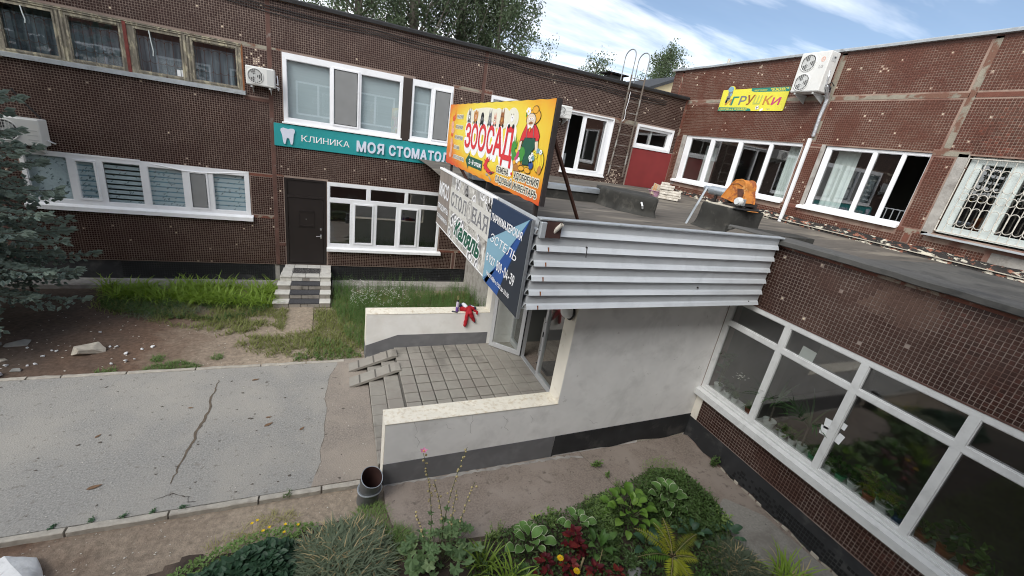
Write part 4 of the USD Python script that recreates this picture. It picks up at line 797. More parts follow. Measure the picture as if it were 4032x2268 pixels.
MB(FL).tube([(-1.50, 0.2, 5.5), (-1.46, 0.2, 5.48), (-1.47, 0.12, 5.6), (-1.49, 0.02, 5.7)], 0.014, 6).tube([(-1.5, 0.22, 5.44), (-1.44, 0.18, 5.42), (-1.46, 0.1, 5.36), (-1.5, 0.02, 5.4)], 0.012, 6).build('pipe', 'pvc_white', t)
t = outdoor_unit(FL, -6.95, -6.12, 3.36, 3.93, 0.10, 0.42, 'white air conditioner outdoor unit half hidden by the spruce', [(-6.68, 3.65, 0.22)], stripes=True)
MB(FL).tube([(-6.1, 0.28, 3.5), (-6.02, 0.28, 3.46), (-6.05, 0.1, 3.42), (-6.1, 0.02, 3.4)], 0.016, 6).build('pipe', 'pvc_white', t)
MB(FL).tube([(-6.62, 0.05, 4.5), (-6.55, 0.06, 4.38), (-6.32, 0.05, 4.05), (-6.2, 0.05, 3.88)], 0.018, 6).build('conduit', 'cable', t)
t = outdoor_unit(FL, 6.36, 6.98, 5.98, 6.36, 0.08, 0.36, 'white air conditioner outdoor unit just right of the orange billboard', [(6.60, 6.17, 0.15)], stripes=True)
MB(FL).tube([(6.6, 0.2, 5.93), (6.62, 0.15, 5.88), (6.75, 0.1, 5.86), (6.8, 0.02, 5.9)], 0.014, 6).build('pipe', 'ac_grey', t)
t = outdoor_unit(FR, -8.98, -8.2, 7.43, 8.38, 0.14, 0.50, 'large white twin fan air conditioner below the roof edge', [(-8.72, 8.13, 0.205), (-8.73, 7.665, 0.205)], logo=True)
MB(FR).sheet(at(text_poly('LG', 0.066, bold=True), -8.405, 7.985), 0.507).build('lettering', 'print_midgrey', t)
MB(FR).sheet(ell(-8.35, 8.19, 0.052, 0.058).difference(ell(-8.345, 8.19, 0.035, 0.040)).union(R(-8.35, 8.183, -8.305, 8.195)).union(R(-8.357, 8.165, -8.35, 8.215)), 0.507).build('emblem', 'print_pink', t)
MB(FR).box(-8.202, 0.24, 8.15, -8.196, 0.42, 8.28).build('side_hatch', 'ac_grey', t)
MB(FR).box(-8.197, 0.28, 8.23, -8.19, 0.34, 8.26).build('cable_hole', 'ac_dark', t)
PC = thing('pipe_conduit', 'foil wrapped pipe running into a white square duct down the brown wall', 'pipe', (11.8, 8.25, 3.95))
MB(FR).tube([(-8.21, 0.32, 7.95), (-8.17, 0.33, 7.8), (-8.18, 0.3, 7.62)], 0.02, 8).build('cable_bundle', 'foil', PC)
p_ = [(-8.16, 0.30, 7.6), (-8.13, 0.22, 7.52), (-8.20, 0.10, 7.42), (-8.18, 0.06, 7.3), (-8.21, 0.05, 6.9), (-8.20, 0.05, 6.38)]
MB(FR).tube(p_, [0.045, 0.06, 0.06, 0.055, 0.05, 0.048], 10).build('foil_pipe', 'foil', PC, smooth=True)
MB(FR).tube([(-8.14, 0.3, 7.62), (-8.05, 0.28, 7.55), (-8.1, 0.2, 7.46), (-8.2, 0.2, 7.5)], 0.016, 6).tube([(-8.2, 0.26, 7.6), (-8.1, 0.24, 7.68), (-8.06, 0.16, 7.6)], 0.013, 6).build('loose_cables', 'black_rubber', PC)
MB(FR).box(-8.30, 0.005, 3.95, -8.21, 0.075, 6.33, 0.006).build('square_duct', 'pvc_white', PC)
MB(FR).cyl((-8.95, 0.12, 3.985), (-8.25, 0.10, 3.975), 0.035, 10).build('floor_pipe', 'pvc_white', PC)

# ---------------------------------------------------------------- yellow toy shop sign on the upper wall
def sign_frame(fr, u, w): 
    return Frame(fr((u, 0, w)), fr.A[0], fr.A[1], fr.A[2])
YF = sign_frame(FR, -11.77, 7.03)
YS = thing('toy_shop_sign', 'faded yellow and green toy shop signboard on the brown wall', 'sign', YF((1.2, 0.03, 0)))
YW = 2.40
bd = pg((0, 0), (YW - 0.03, 0), (YW, 0.02), (YW, 0.65), (0.02, 0.65), (0, 0.63)).union(ell(0.33, 0.66, 0.13, 0.10))
MB(YF).plate(bd, 0.02, 0.035).build('board', 'print_signyellow', YS)
def pr(fr, poly, m, par, layer=1, name='lettering', base=0.035):
    for q in ([poly] if name.startswith('lett') else getattr(poly, 'geoms', [poly])): MB(fr).sheet(q, base + 0.0015 * layer).build(name, m, par)
gb = pg((1.10, 0.66), (1.12, 0.58), (1.25, 0.545), (YW, 0.53), (YW, 0.65)); pr(YF, gb, 'print_signgreen', YS, 1, 'green_band')
pr(YF, pg((0.0, 0.0), (1.32, 0.0), (1.28, 0.06), (1.1, 0.10), (0.02, 0.12)), 'print_signgreen', YS, 1, 'green_band')
pr(YF, at(text_poly('магазин', 0.065, True, 0.44, 0.2), 1.22, 0.565), 'print_fadegreen', YS, 2)
pr(YF, at(text_poly('"ЕЖИК"', 0.085, True, 0.56, 0.15), 1.78, 0.55), 'print_signyellow', YS, 2)
pr(YF, at(text_poly('ОПТОМ и в РОЗНИЦУ', 0.062, True, 1.10, 0.2), 0.06, 0.022), 'print_signyellow', YS, 2)
for ch_, x, y, h, wd, c in (('И', 0.22, 0.19, 0.17, 0.24, 'tan'), ('Г', 0.46, 0.18, 0.25, 0.24, 'signgreen'), ('Р', 0.76, 0.19, 0.25, 0.25, 'grey'), ('У', 1.02, 0.18, 0.28, 0.27, 'brown'), ('Ш', 1.30, 0.20, 0.24, 0.26, 'fadegreen'), ('К', 1.65, 0.18, 0.24, 0.26, 'tan'), ('И', 1.94, 0.17, 0.20, 0.27, 'rose')):
    pr(YF, at(text_poly(ch_, h, True, wd, 0.12), x, y), 'print_' + c, YS, 2)
pr(YF, ln(0.012, (0.26, 0.385), (0.34, 0.385)), 'print_tan', YS, 2)
pr(YF, ell(0.33, 0.55, 0.09, 0.10).union(ell(0.30, 0.40, 0.08, 0.09)).union(ell(0.25, 0.3, 0.05, 0.06)), 'print_grey', YS, 2, 'cartoon_figure')
pr(YF, ell(0.31, 0.66, 0.11, 0.085).union(ell(0.37, 0.5, 0.04, 0.05)), 'print_sky', YS, 3, 'cartoon_figure')
pr(YF, at(affinity.rotate(R(-.05, -.05, .05, .05), 25), 1.51, 0.095), 'print_white', YS, 2, 'toy_block'); pr(YF, ln(0.008, (1.47, 0.12), (1.51, 0.09), (1.56, 0.12)).union(ln(0.008, (1.51, 0.09), (1.50, 0.04))), 'print_black', YS, 3, 'toy_block')
pr(YF, at(affinity.rotate(R(-.05, -.03, .05, .03), 20), 1.68, 0.035), 'print_white', YS, 2, 'toy_block')
pr(YF, at(text_poly('тел.', 0.04, False, 0.15), 1.83, 0.035), 'print_midgrey', YS, 2)
for u, w in ((0.04, 0.03), (YW - 0.04, 0.04), (YW - .04, .61)): MB(YF).cyl((u, 0, w), (u, 0.038, w), 0.012, 8).build('screw', 'chrome', YS)

# ---------------------------------------------------------------- teal dental clinic sign
TF_ = sign_frame(FL, -1.61, 3.99)
TS_ = thing('dental_clinic_sign', 'long teal signboard with raised white letters and tooth under the white windows', 'sign', TF_((2.7, 0.05, 0)))
MB(TF_).box(0, 0.01, 0, 5.65, 0.06, 0.575, 0.006).build('board', 'print_teal', TS_)
tooth = Polygon([(0.16, 0.40), (0.17, 0.455), (0.22, 0.478), (0.28, 0.465), (0.335, 0.455), (0.40, 0.472), (0.465, 0.478), (0.495, 0.45), (0.492, 0.40), (0.465, 0.33), (0.455, 0.24), (0.445, 0.13), (0.425, 0.075), (0.395, 0.08), (0.38, 0.15), (0.365, 0.22), (0.325, 0.24), (0.29, 0.21), (0.275, 0.13), (0.26, 0.075), (0.235, 0.075), (0.215, 0.13), (0.205, 0.24), (0.19, 0.32)]).buffer(0.008).buffer(-0.004)
MB(TF_).plate(tooth, 0.06, 0.095).build('tooth', 'print_lilac', TS_)
x = 0.655
def serif(ch_, h, wd):
    g = text_poly(ch_, h, False, wd); s_ = h * 0.07
    return g.union(unary_union([R(px - h * 0.13, py, px + h * 0.13, py + s_) for px in (wd * 0.09, wd * 0.91) for py in ((0, h - s_) if ch_ not in 'АЛ' else (0,))]))
for ch_, wd in zip('КЛИНИКА', (0.155, 0.165, 0.16, 0.155, 0.16, 0.155, 0.165)):
    MB(TF_).plate(at(serif(ch_, 0.155, wd * 0.9), x, 0.195), 0.06, 0.068).build('letter', 'print_white', TS_); x += wd * 1.12
for word, x0, x1 in (('МОЯ', 2.07, 2.81), ('СТОМАТОЛОГИЯ', 2.96, 5.55)):
    full = text_poly(word, 0.27, True, x1 - x0); x = 0; tot = sum(text_poly(c, 0.27, True).bounds[2] + 0.055 for c in word) - 0.055; sc = (x1 - x0) / tot
    for c in word:
        g = affinity.scale(text_poly(c, 0.27, True), sc, 1, origin=(0, 0)).buffer(0.006)
        MB(TF_).plate(at(g, x0 + x * sc, 0.125), 0.06, 0.10).build('letter', 'print_lilac', TS_); x += text_poly(c, 0.27, True).bounds[2] + 0.055
# ---------------------------------------------------------------- single storey wing with the porch
AX = thing('annex_building', 'single storey flat roofed wing with white rendered porch wall and tiled window front', 'building', (5, 5, 0))
FP = Frame((0, 4.9, 0), (1, 0, 0), (0, -1, 0))
pw = Polygon([(0.63, -0.1), (6.55, -0.1), (6.55, 3.95), (3.38, 3.95), (3.38, 1.115), (0.63, 1.095)])
MB(FP).plate(pw, -0.33, 0.0).build('porch_wall', 'plaster_grey', AX)
MB(FP).plate(pg((0.618, 0.0), (3.465, 0.0), (3.46, 0.445), (0.622, 0.392)), -0.02, 0.004).build('painted_base', 'paint_grey', AX)
pb = [(3.468, 0.0)] + [(x, 0.035 + 0.03 * math.sin(x * 5) * (x > 4.6)) for x in np.linspace(3.5, 6.5, 16)] + [(6.545, 0.04), (6.545, 0.52), (3.468, 0.447)]
MB(FP).plate(Polygon(pb), -0.02, 0.012).build('plinth', 'bitumen_black', AX)
for i, x in enumerate(np.arange(5.35, 6.45, 0.13)): MB(FP).box(x, -0.01, 0.0, x + 0.12, 0.008, 0.05 + 0.015 * (i % 3), 0.004).build('base_brick', 'stone_buff', AX)
MB().box(3.374, 4.905, 1.13, 3.379, 5.225, 3.4).build('wall_end', 'plaster_cream', AX)
MB().box(0.622, 4.905, 0.0, 0.629, 5.225, 1.09).build('parapet_end', 'plaster_cream', AX)
MB().add([(0.62, 4.893, 1.097), (3.385, 4.893, 1.117), (3.385, 5.237, 1.117), (0.62, 5.237, 1.097), (0.62, 4.893, 1.108), (3.385, 4.893, 1.129), (3.385, 5.237, 1.129), (0.62, 5.237, 1.108)], [(0, 3, 2, 1), (4, 5, 6, 7), (0, 1, 5, 4), (1, 2, 6, 5), (2, 3, 7, 6), (3, 0, 4, 7)]).build('parapet_top', 'parapet_top', AX)
g_ = np.random.default_rng(31)
for pts in ([(1.02, 1.08), (1.08, 0.95), (1.05, 0.84), (1.12, 0.74), (1.10, 0.62)], [(1.9, 1.09), (1.93, 0.98), (1.88, 0.88), (1.92, 0.75)], [(2.42, 1.02), (2.5, 0.9), (2.47, 0.78), (2.55, 0.7)], [(1.5, 0.98), (1.55, 0.9), (1.6, 0.88)], [(2.9, 0.95), (2.96, 0.88), (2.95, 0.8)], [(4.1, 0.7), (4.2, 0.62), (4.3, 0.6)]):
    c_ = densify(pts, 0.03, 0.006, int(pts[0][0] * 100)); V, F = ribbon(c_, 0.0012 + 0.0018 * g_.random(len(c_)), 0.0); MB(FP).add(np.column_stack([V[:, 0], 0 * V[:, 0] + 0.0015, V[:, 1]]), F).build('wall_crack', 'crack_grey', AX)
FB = Frame((0, 8.52, 0), (1, 0, 0), (0, -1, 0))
MB(FB).plate(Polygon([(0.57, -0.1), (4.1, -0.1), (4.1, 3.95), (3.38, 3.95), (3.38, 1.12), (0.57, 1.12)]), -0.33, 0.0).build('porch_wall', 'plaster_white', AX)
MB(FB).plate(pg((0.562, -0.02), (0.562, 0.37), (1.24, 0.605), (3.385, 0.60), (3.385, 0.25), (1.1, 0.25)), -0.02, 0.004).build('painted_base', 'paint_grey', AX)
MB().box(0.560, 8.524, 0.0, 0.569, 8.85, 1.10).build('parapet_end', 'plaster_cream', AX)
MB().box(0.560, 8.524, 0.0, 0.5585, 8.85, 0.37).build('painted_base', 'paint_grey', AX)
MB().box(3.374, 8.524, 1.13, 3.379, 8.85, 3.4).build('wall_end', 'plaster_cream', AX)
MB().box(3.372, 8.521, 0.3, 3.3785, 8.85, 0.6).build('painted_base', 'paint_grey', AX) if False else None
MB().box(0.56, 8.513, 1.121, 3.385, 8.857, 1.132).build('parapet_top', 'parapet_top', AX)
# platform, steps, paving, ramps
PO = thing('entrance_porch', 'low concrete porch with square pavers, two steps and a pair of ramps', 'porch', (2.4, 6.9, 0))
MB().box(1.16, 5.235, -0.1, 7.5, 8.519, 0.262).build('platform', 'paver_dark', PO)
g_ = np.random.default_rng(8)
def paver(x0, x1, y0, y1, z, m='paver'):
    dz = g_.normal(0, 0.0025); sx, sy = g_.normal(0, 0.002, 2); a = 0.012
    v = []
    for zz_, s_ in ((z - 0.05, 0), (z - 0.008, 0), (z, a)):
        for x, y in ((x0 + s_, y0 + s_), (x1 - s_, y0 + s_), (x1 - s_, y1 - s_), (x0 + s_, y1 - s_)): v.append((x, y, zz_ + dz + sx * (x - x0) / 0.3 + sy * (y - y0) / 0.3))
    F = [(8, 9, 10, 11)] + [(r * 4 + i, r * 4 + (i + 1) % 4, r * 4 + 4 + (i + 1) % 4, r * 4 + 4 + i) for r in range(2) for i in range(4)]
    MB().add(v, F).build('paver', m, PO)
for i in range(10):
    for j in range(11):
        x0, y0 = 1.165 + i * 0.287, 5.245 + j * 0.2975
        gx = 0.022 if i < 7 else 0.010
        paver(x0 + gx / 2, x0 + 0.287 - gx / 2, y0 + gx / 2, y0 + 0.2975 - gx / 2, 0.302)
for st, (x0, z) in enumerate(((0.88, 0.2), (0.60, 0.1))):
    S = MB().box(x0, 5.24, -0.1, x0 + 0.29, 8.515, z - 0.012).build('step', 'paver_dark', PO)
    for j in range(11):
        y0 = 5.245 + j * 0.2975; MB().box(x0 - 0.012, y0 + 0.004, z - 0.06, x0 + 0.275, y0 + 0.2935, z + g_.normal(0, 0.002), 0.014).build('step_paver', 'paver', S)
for (y0, y1) in ((8.06, 8.37), (7.49, 7.80)):
    q = [(0.22, 0.03), (1.10, 0.335), (1.20, 0.335), (1.20, 0.305), (0.22, -0.02)]
    V = [(x, y, z) for y in (y0, y1) for x, z in q]
    MB().add(V, [(0, 1, 6, 5), (1, 2, 7, 6), (2, 3, 8, 7), (3, 4, 9, 8), (4, 0, 5, 9)]).add(V, [(0, 4, 3), (0, 3, 2), (0, 2, 1), (5, 6, 7), (5, 7, 8), (5, 8, 9)]).build('ramp', 'paver', PO)
    for x in (0.40, 0.70, 0.98): 
        z = 0.03 + (x - 0.22) * 0.305 / 0.88
        MB().add([(x, y0 + 0.01, z + 0.003), (x + 0.03, y0 + 0.01, z + 0.0134), (x + 0.03, y1 - 0.01, z + 0.0134), (x, y1 - 0.01, z + 0.003)], [(0, 1, 2, 3)]).build('ramp_joint', 'paver_dark', PO)
# entrance doors
FD = Frame((4.05, 0, 0), (0, -1, 0), (-1, 0, 0))
ds = MB(FD)
ds.plate(R(-8.519, 0.3, -5.24, 3.12).difference(R(-7.76, 0.33, -6.94, 2.42)).difference(R(-8.46, 0.42, -7.86, 2.36)).difference(R(-6.86, 0.42, -5.3, 2.36)).difference(R(-8.45, 2.5, -5.3, 3.06)), -0.05, 0.03)
en = ds.build('entrance_frame', 'aluminium', AX)
for q in ((-8.46, 0.42, -7.86, 2.36), (-6.86, 0.42, -5.3, 2.36), (-8.45, 2.5, -5.3, 3.06)): MB(FD).sheet(R(*q), 0.0).build('pane', 'glass_clear', en)
MB(FD).cyl((-6.9, 0.07, 0.85), (-6.9, 0.07, 1.75), 0.014, 8).box(-6.905, 0.02, 0.95, -6.895, 0.07, 0.97).box(-6.905, 0.02, 1.62, -6.895, 0.07, 1.64).build('handle', 'chrome', en)
MB(FD).box(-6.93, 0.03, 1.28, -6.89, 0.04, 1.40, 0.004).build('lock', 'black_rubber', en)
MB(FD).lathe([(0, 0), (0.035, 0), (0.032, 0.012), (0.0, 0.016)], (-5.9, 0.035, 0.7), 12, M=[[1, 0, 0], [0, 0, 1], [0, 1, 0]]).build('door_stop', 'print_cream', en)
ul = np.array([-0.57, 0.59, 0]) / 0.8203
FO = Frame((4.0, 7.79, 0), ul, (-ul[1], ul[0], 0)) if False else Frame((4.0, 7.79, 0), ul, (-0.719, -0.695, 0))
lf = MB(FO).plate(R(0, 0.325, 0.83, 2.40).difference(R(0.085, 0.43, 0.745, 2.31)), -0.025, 0.025).build('door_leaf', 'aluminium', AX, label='open glazed aluminium door leaf')
MB(FO).sheet(R(0.085, 0.43, 0.745, 2.31), 0.0).build('pane', 'glass_clear', lf)
MB(FO).box(-0.02, -0.04, 0.325, 0.0, 0.02, 2.4).build('door_gasket', 'black_rubber', lf)
MB(FO).sheet(R(0.42, 1.92, 0.6, 2.12), 0.006).build('paper', 'paper', lf)
rm = MB(FD).quad((-8.5, -0.06, 0.285), (-5.24, -0.06, 0.285), (-5.24, -3.4, 0.285), (-8.5, -3.4, 0.285)).build('lobby_floor', 'apron', AX)
MB(FD).box(-7.5, -1.1, 0.287, -6.9, -0.25, 0.297).build('door_mat', 'mat_dark', AX)
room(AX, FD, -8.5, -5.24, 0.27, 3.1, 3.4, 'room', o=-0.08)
LP = thing('wall_lamp', 'round white porch lamp on a dark base under the canopy', 'lamp', (3.3, 5.06, 2.75))
MB().lathe([(0, 0), (0.085, 0), (0.085, 0.035), (0.05, 0.06), (0, 0.06)], (3.372, 5.06, 2.74), 18, M=[[0, 0, -1], [0, 1, 0], [1, 0, 0]]).build('base', 'black_rubber', LP)
MB().lathe([(0.115, 0), (0.12, 0.02), (0.11, 0.07), (0.075, 0.115), (0, 0.135)], (3.318, 5.06, 2.745), 20, M=[[0, 0, -1], [0, 1, 0], [1, 0, 0]]).build('globe', 'pot_white', LP, smooth=True)
MB().lathe([(0, -0.001), (0.135, 0), (0.138, 0.014), (0.11, 0.02)], (3.335, 5.06, 2.735), 20, M=[[0, 0, -1], [0, 1, 0], [1, 0, 0]]).build('rim', 'black_rubber', LP)
# wing front: wall, tiles, plinth, window
wing_hole = (-4.885, 1.0, 0.62, 3.075)
wall_with_holes(FW, -4.9, 1.6, -0.1, 4.17, [wing_hole]).build('wall', 'grout_wing', AX)
MB(FW).plate(Polygon([(-4.9, 0.0)] + [(u, 0.03 + 0.03 * math.sin(u * 9)) for u in np.linspace(-4.8, 1.5, 30)] + [(1.6, 0.45), (-4.9, 0.47)]), -0.02, 0.012).build('plinth', 'bitumen_black', AX)
v, f, _, _ = tiles(FW, -3.7, 1.5, 0.06, 0.30, [], o=0.012, miss=0.25, seed=77); MB(FW).add(v, f).build('plinth_tiles', 'tile_black', AX, kind='stuff')
for i, u in enumerate(np.arange(-3.95, 0.3, 0.155)): MB(FW).box(u, -0.02, -0.02, u + 0.115 + 0.03 * math.sin(i * 2.3), 0.006 + 0.012 * ((i * 7) % 3) / 2, 0.035 + 0.02 * ((i * 5) % 4) / 3, 0.006).build('base_brick', 'stone_buff', AX)
MB(FW).box(-4.895, -0.02, 0.47, -4.74, 0.012, 0.985).build('corner_render', 'plaster_cream', AX)
v, f, s1, sp1 = tiles(FW, -4.86, 1.5, 3.09, 4.13, [], miss=0.004, seed=21, ts=0.0462, limit=230, miss_fields=[(-4.3, 4.05, 0.05, 0.3)])
cv = v.reshape(-1, 8, 3); cc = cv.mean(1); blot = meshkit.fbm(np.column_stack([cc[:, 0] * 2.2, cc[:, 2] * 2.2, cc[:, 0] * 0]), 4, 55); sm_ = np.exp(-(((cc[:, 0] + 2.55) / 0.5) ** 2 + ((cc[:, 2] - 3.85) / 0.28) ** 2)) + np.exp(-((cc[:, 2] - 4.12) / 0.07) ** 2) * 0.5 * (cc[:, 0] > -3.6) + blot > 1.0
for m_, k_ in (('tile_wing', ~sm_), ('tile_smeared', sm_)): MB(FW).add(cv[k_].reshape(-1, 3), (TF[None] + 8 * np.arange(k_.sum())[:, None, None]).reshape(-1, 3)).build('tiles', m_, AX, kind='stuff')
v2, f2, s2, sp2 = tiles(FW, -4.74, 1.5, 0.48, 0.985, [(-4.95, 0.4, -4.74, 1)], miss=0.003, seed=22, ts=0.0462, limit=70)
MB(FW).add(v2, f2).build('tiles', 'tile_wing', AX, kind='stuff')
for V_ in s1 + s2: MB(FW).add(V_, TF).build('tile', 'tile_wing', AX)
ch = MB(FW); chips(ch, [s_ for s_ in sp1 if s_[0] < -3.4 or g_.random() < 0.08], 0.003, 18); ch.build('chipped_spots', 'chip_cream', AX, kind='stuff')
MB(FW).box(-4.4, -0.01, 4.125, 1.6, 0.012, 4.17).build('panel_joint', 'joint_red', AX)
MB(FW).box(-4.88, -0.01, 3.07, 1.6, 0.009, 3.088).build('panel_joint', 'joint_brown', AX)
pn = []; ed = [(-4.80, -3.845), (-3.755, -2.725), (-2.635, -1.605), (-1.515, -0.485), (-0.395, 0.56)]
for a, b in ed: pn += [(a, b, 1.235, 2.545), (a, b, 2.625, 2.985)]
ww = window(AX, FW, -4.885, 0.62, 1.16, 3.065, pn, 'pvc_wing', depth=0.075, back=-0.075, glass='glass_wing')
sill(AX, FW, -4.93, 0.66, 1.175, 0.165, 0.11, 'pvc_wing', slope=0.045, back=-0.07)
MB(FW).box(-4.88, 0.0, 1.158, 0.62, 0.022, 1.19, 0.004).build('sill_trim', 'pvc_wing', AX)
MB(FW).box(-4.88, -0.45, 1.12, 0.62, -0.08, 1.155).build('inner_sill', 'pvc_white', AX)
for (u, w, a, b, r_) in ((-2.78, 1.92, 0.10, 0.16, 8), (-2.79, 1.80, 0.11, 0.14, 5), (-2.60, 2.02, 0.06, 0.10, -6), (-2.585, 1.82, 0.08, 0.16, -10)):
    MB(FW).sheet(at(affinity.rotate(R(-a / 2, -b / 2, a / 2, b / 2), r_), u, w), -0.045).build('taped_paper', 'paper', ww)
MB(FW).sheet(at(affinity.rotate(R(-.11, -.15, .11, .15), -3), -3.47, 2.62), -0.16).build('taped_paper', 'paper', ww)
MB(FW).box(-3.95, -0.5, 1.0, -3.86, -0.3, 3.1).box(-0.52, -.5, 1, -.42, -.3, 3.1).build('inner_column', 'room', AX)
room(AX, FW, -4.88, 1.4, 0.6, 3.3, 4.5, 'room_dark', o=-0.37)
# canopy: corrugated front and side, soffit
def corrug(fr, u0, u1, top, bot, n_rib, nu=2):
    h = (top - bot) / n_rib; prof = []
    for i in range(n_rib):
        z = top - i * h; prof += [(z, 0.0), (z - 0.60 * h, 0.0), (z - 0.70 * h, 0.022), (z - 0.95 * h, 0.046), (z - 0.965 * h, 0.0)]
    prof.append((bot, 0.0)); k = len(prof); u = np.linspace(u0, u1, nu)
    V = np.vstack([np.column_stack([np.full(nu, 0) + u, np.full(nu, o), np.full(nu, z)]) for z, o in prof])
    return V, [(r * nu + i, (r + 1) * nu + i, (r + 1) * nu + i + 1, r * nu + i + 1) for r in range(k - 1) for i in range(nu - 1)], prof
FC = Frame((0, 4.35, 0), (1, 0, 0), (0, -1, 0))
V, F, prof = corrug(FC, 2.19, 6.42, 4.27, 3.11, 6, 60)
V[:, 1] += 0.006 * (meshkit.fbm(np.column_stack([V[:, 0] * 1.2, V[:, 2] * 0.8, V[:, 0] * 0]), 3, 3) - 0.5)
V[:, 2] += 0.03 * np.clip((V[:, 0] - 2.2) / 4.2, 0, 1) * ((4.27 - V[:, 2]) / 1.17)
cs = MB(FC).add(V, F).build('canopy_sheet', 'corrugated', AX, label='grey corrugated metal front of the canopy')
MB(FC).box(2.17, -0.06, 4.268, 6.46, 0.05, 4.292, 0.005).build('canopy_trim', 'sill_metal', AX)
for i, (z, o) in enumerate(prof):
    if i % 5 == 2 and i > 2: MB(FC).quad((2.34, o + 0.002, z), (2.362, o + 0.002, z), (2.358, o + 0.026, z - 0.047), (2.343, o + 0.026, z - 0.047)).build('rust_streak', 'rust', cs)
FS = Frame((2.19, 0, 0), (0, -1, 0), (-1, 0, 0))
V, F, _ = corrug(FS, -9.6, -4.35, 4.27, 3.11, 6); MB(FS).add(V, F).build('canopy_sheet', 'corrugated', AX)
MB().box(2.25, 4.42, 3.12, 6.53, 9.55, 3.95).build('canopy_slab', 'plaster_white', AX)
MB(FC).box(2.19, -0.03, 4.05, 2.27, 0.055, 4.25, 0.01).build('canopy_corner', 'sill_metal', AX)
MB(FC).box(2.265, 0.04, 4.065, 2.465, 0.056, 4.262).build('bracket_plate', 'bracket_brown', AX)
MB(FC).tube([(2.38, 0.03, 4.13), (2.43, 0.11, 4.25)], 0.026, 12, caps=False).lathe([(0.026, 0), (0.018, 0)], (2.43, .11, 4.25), 12, M=[[0.8, 0, .6], [0, 1, 0], [-.4, 0, .8]]).build('pipe_stub', 'litter_pale', AX)
for (x, z) in ((2.90, 3.96), (5.0, 3.43), (6.2, 3.2)): MB(FC).cyl((x, 0, z), (x, 0.02, z), 0.012, 8).build('bolt', 'dark_steel', AX)
MB(FC).tube([(2.90, 0.02, 3.96), (2.89, 0.045, 3.90), (2.895, 0.05, 3.84)], 0.005, 5).build('hanging_wire', 'cable', AX)
# flat roof
def roof_z(x, y):
    z = 4.02 + 0.035 * (meshkit.fbm(np.stack([x * 0.7, y * 0.7, 0 * x], -1), 4, 3) - 0.5) + 0.012 * (meshkit.fbm(np.stack([x * 3, y * 3, 0 * x], -1), 3, 4) - 0.5)
    z = z + 0.10 * np.clip((y - 9.5) / 3, 0, 1)
    return z + 0.20 * np.clip((7.6 - x) / 1.0, 0, 1) * np.clip((5.45 - y) / 0.25, 0, 1) * (x > 6.3)
ys = np.arange(4.40, 13.31, 0.11); xs = np.arange(2.2, 11.95, 0.11)
MB().add(*grid_sheet(xs, ys, roof_z)).build('roof_felt', 'felt', AX, smooth=True)
xs = np.arange(6.46, 11.95, 0.11); ys = np.append(np.arange(-1.6, 4.40, 0.11), 4.41)
MB().add(*grid_sheet(xs, ys, roof_z)).build('roof_felt', 'felt_edge', AX, smooth=True)
MB().box(4.1, 9.56, -0.1, 11.9, 13.28, 3.9).build('rear_block', 'cement', AX)
n = 90; u = np.linspace(-5.35, 1.6, n); nz = 0.03 * (meshkit.fbm(np.column_stack([u * 1.6, u * 0, u * 0]), 4, 22) - 0.5); nx = 0.05 * (meshkit.fbm(np.column_stack([u * 1.1, u * 0 + 4, u * 0]), 4, 23) - 0.5)
prof2 = [(-0.9, 4.20), (-0.05, 4.262), (0.10, 4.268), (0.13, 4.25), (0.125, 4.185), (0.09, 4.17), (-0.02, 4.168)]
V = np.vstack([np.column_stack([u, o + nx, z + nz]) for o, z in prof2])
MB(FW).add(V, [(r * n + i, r * n + i + 1, (r + 1) * n + i + 1, (r + 1) * n + i) for r in range(len(prof2) - 1) for i in range(n - 1)]).build('roof_edge', 'felt_edge', AX, label='sagging grey roofing felt edge over the wing wall')
lb = np.array([(7.9, 5.1), (7.4, 5.3), (6.9, 5.42), (6.5, 5.4), (6.45, 5.15), (7.0, 4.9), (7.9, 4.8)])
MB().slab(Polygon(lb).buffer(0.05), 4.12, 4.225).build('felt_flap', 'felt_dark', AX)

# ---------------------------------------------------------------- things on the flat roof
def lumpy(poly, z0, z1, amp, seed, name, m, par, flare=0.12):
    """block wrapped in roofing felt: flared foot, soft edges, creases"""
    P = poly.buffer(0.03).simplify(0.01); L = P.exterior.length; n = int(L / 0.06); pts = np.array([P.exterior.interpolate(i / n, normalized=True).coords[0] for i in range(n)])
    c = np.array(P.centroid.coords[0]); lv = [(z0, flare), (z0 + 0.03, flare * 0.5), (z0 + 0.09, flare * 0.12)] + [(z0 + (z1 - z0) * t, 0) for t in (0.35, 0.5, 0.65, 0.8, 0.93)] + [(z1, -0.02), (z1 + 0.004, -0.09)]
    V = []
    for z, ex in lv:
        d = pts - c; d /= np.linalg.norm(d, axis=1, keepdims=True); q = np.column_stack([pts * 4.5, np.full(n, z * 3.5)])
        V.append(np.column_stack([pts + d * (ex + amp * (meshkit.fbm(q, 3, seed) - 0.5))[:, None], z + amp * 0.5 * (meshkit.fbm(q + 20, 3, seed) - 0.5)]))
    k = len(lv); F = [(r * n + i, r * n + (i + 1) % n, (r + 1) * n + (i + 1) % n, (r + 1) * n + i) for r in range(k - 1) for i in range(n)]
    V = np.vstack(V + [[(*c, z1 + 0.0)]]); mb = MB().add(V, F); mb.add(V, [((k - 1) * n + i, (k - 1) * n + (i + 1) % n, k * n) for i in range(n)])
    return mb.build(name, m, par, smooth=40)
RC = thing('roof_kerb', 'black felt covered parapet stub with torn corner on the flat roof', 'roof kerb', (5.5, 7.6, 4.0))
lumpy(Polygon([(5.52, 7.34), (5.98, 6.82), (6.55, 7.9), (6.2, 8.4), (5.6, 8.5), (5.5, 8.2)]), 4.0, 4.40, 0.10, 3, 'block', 'felt_dark', RC)
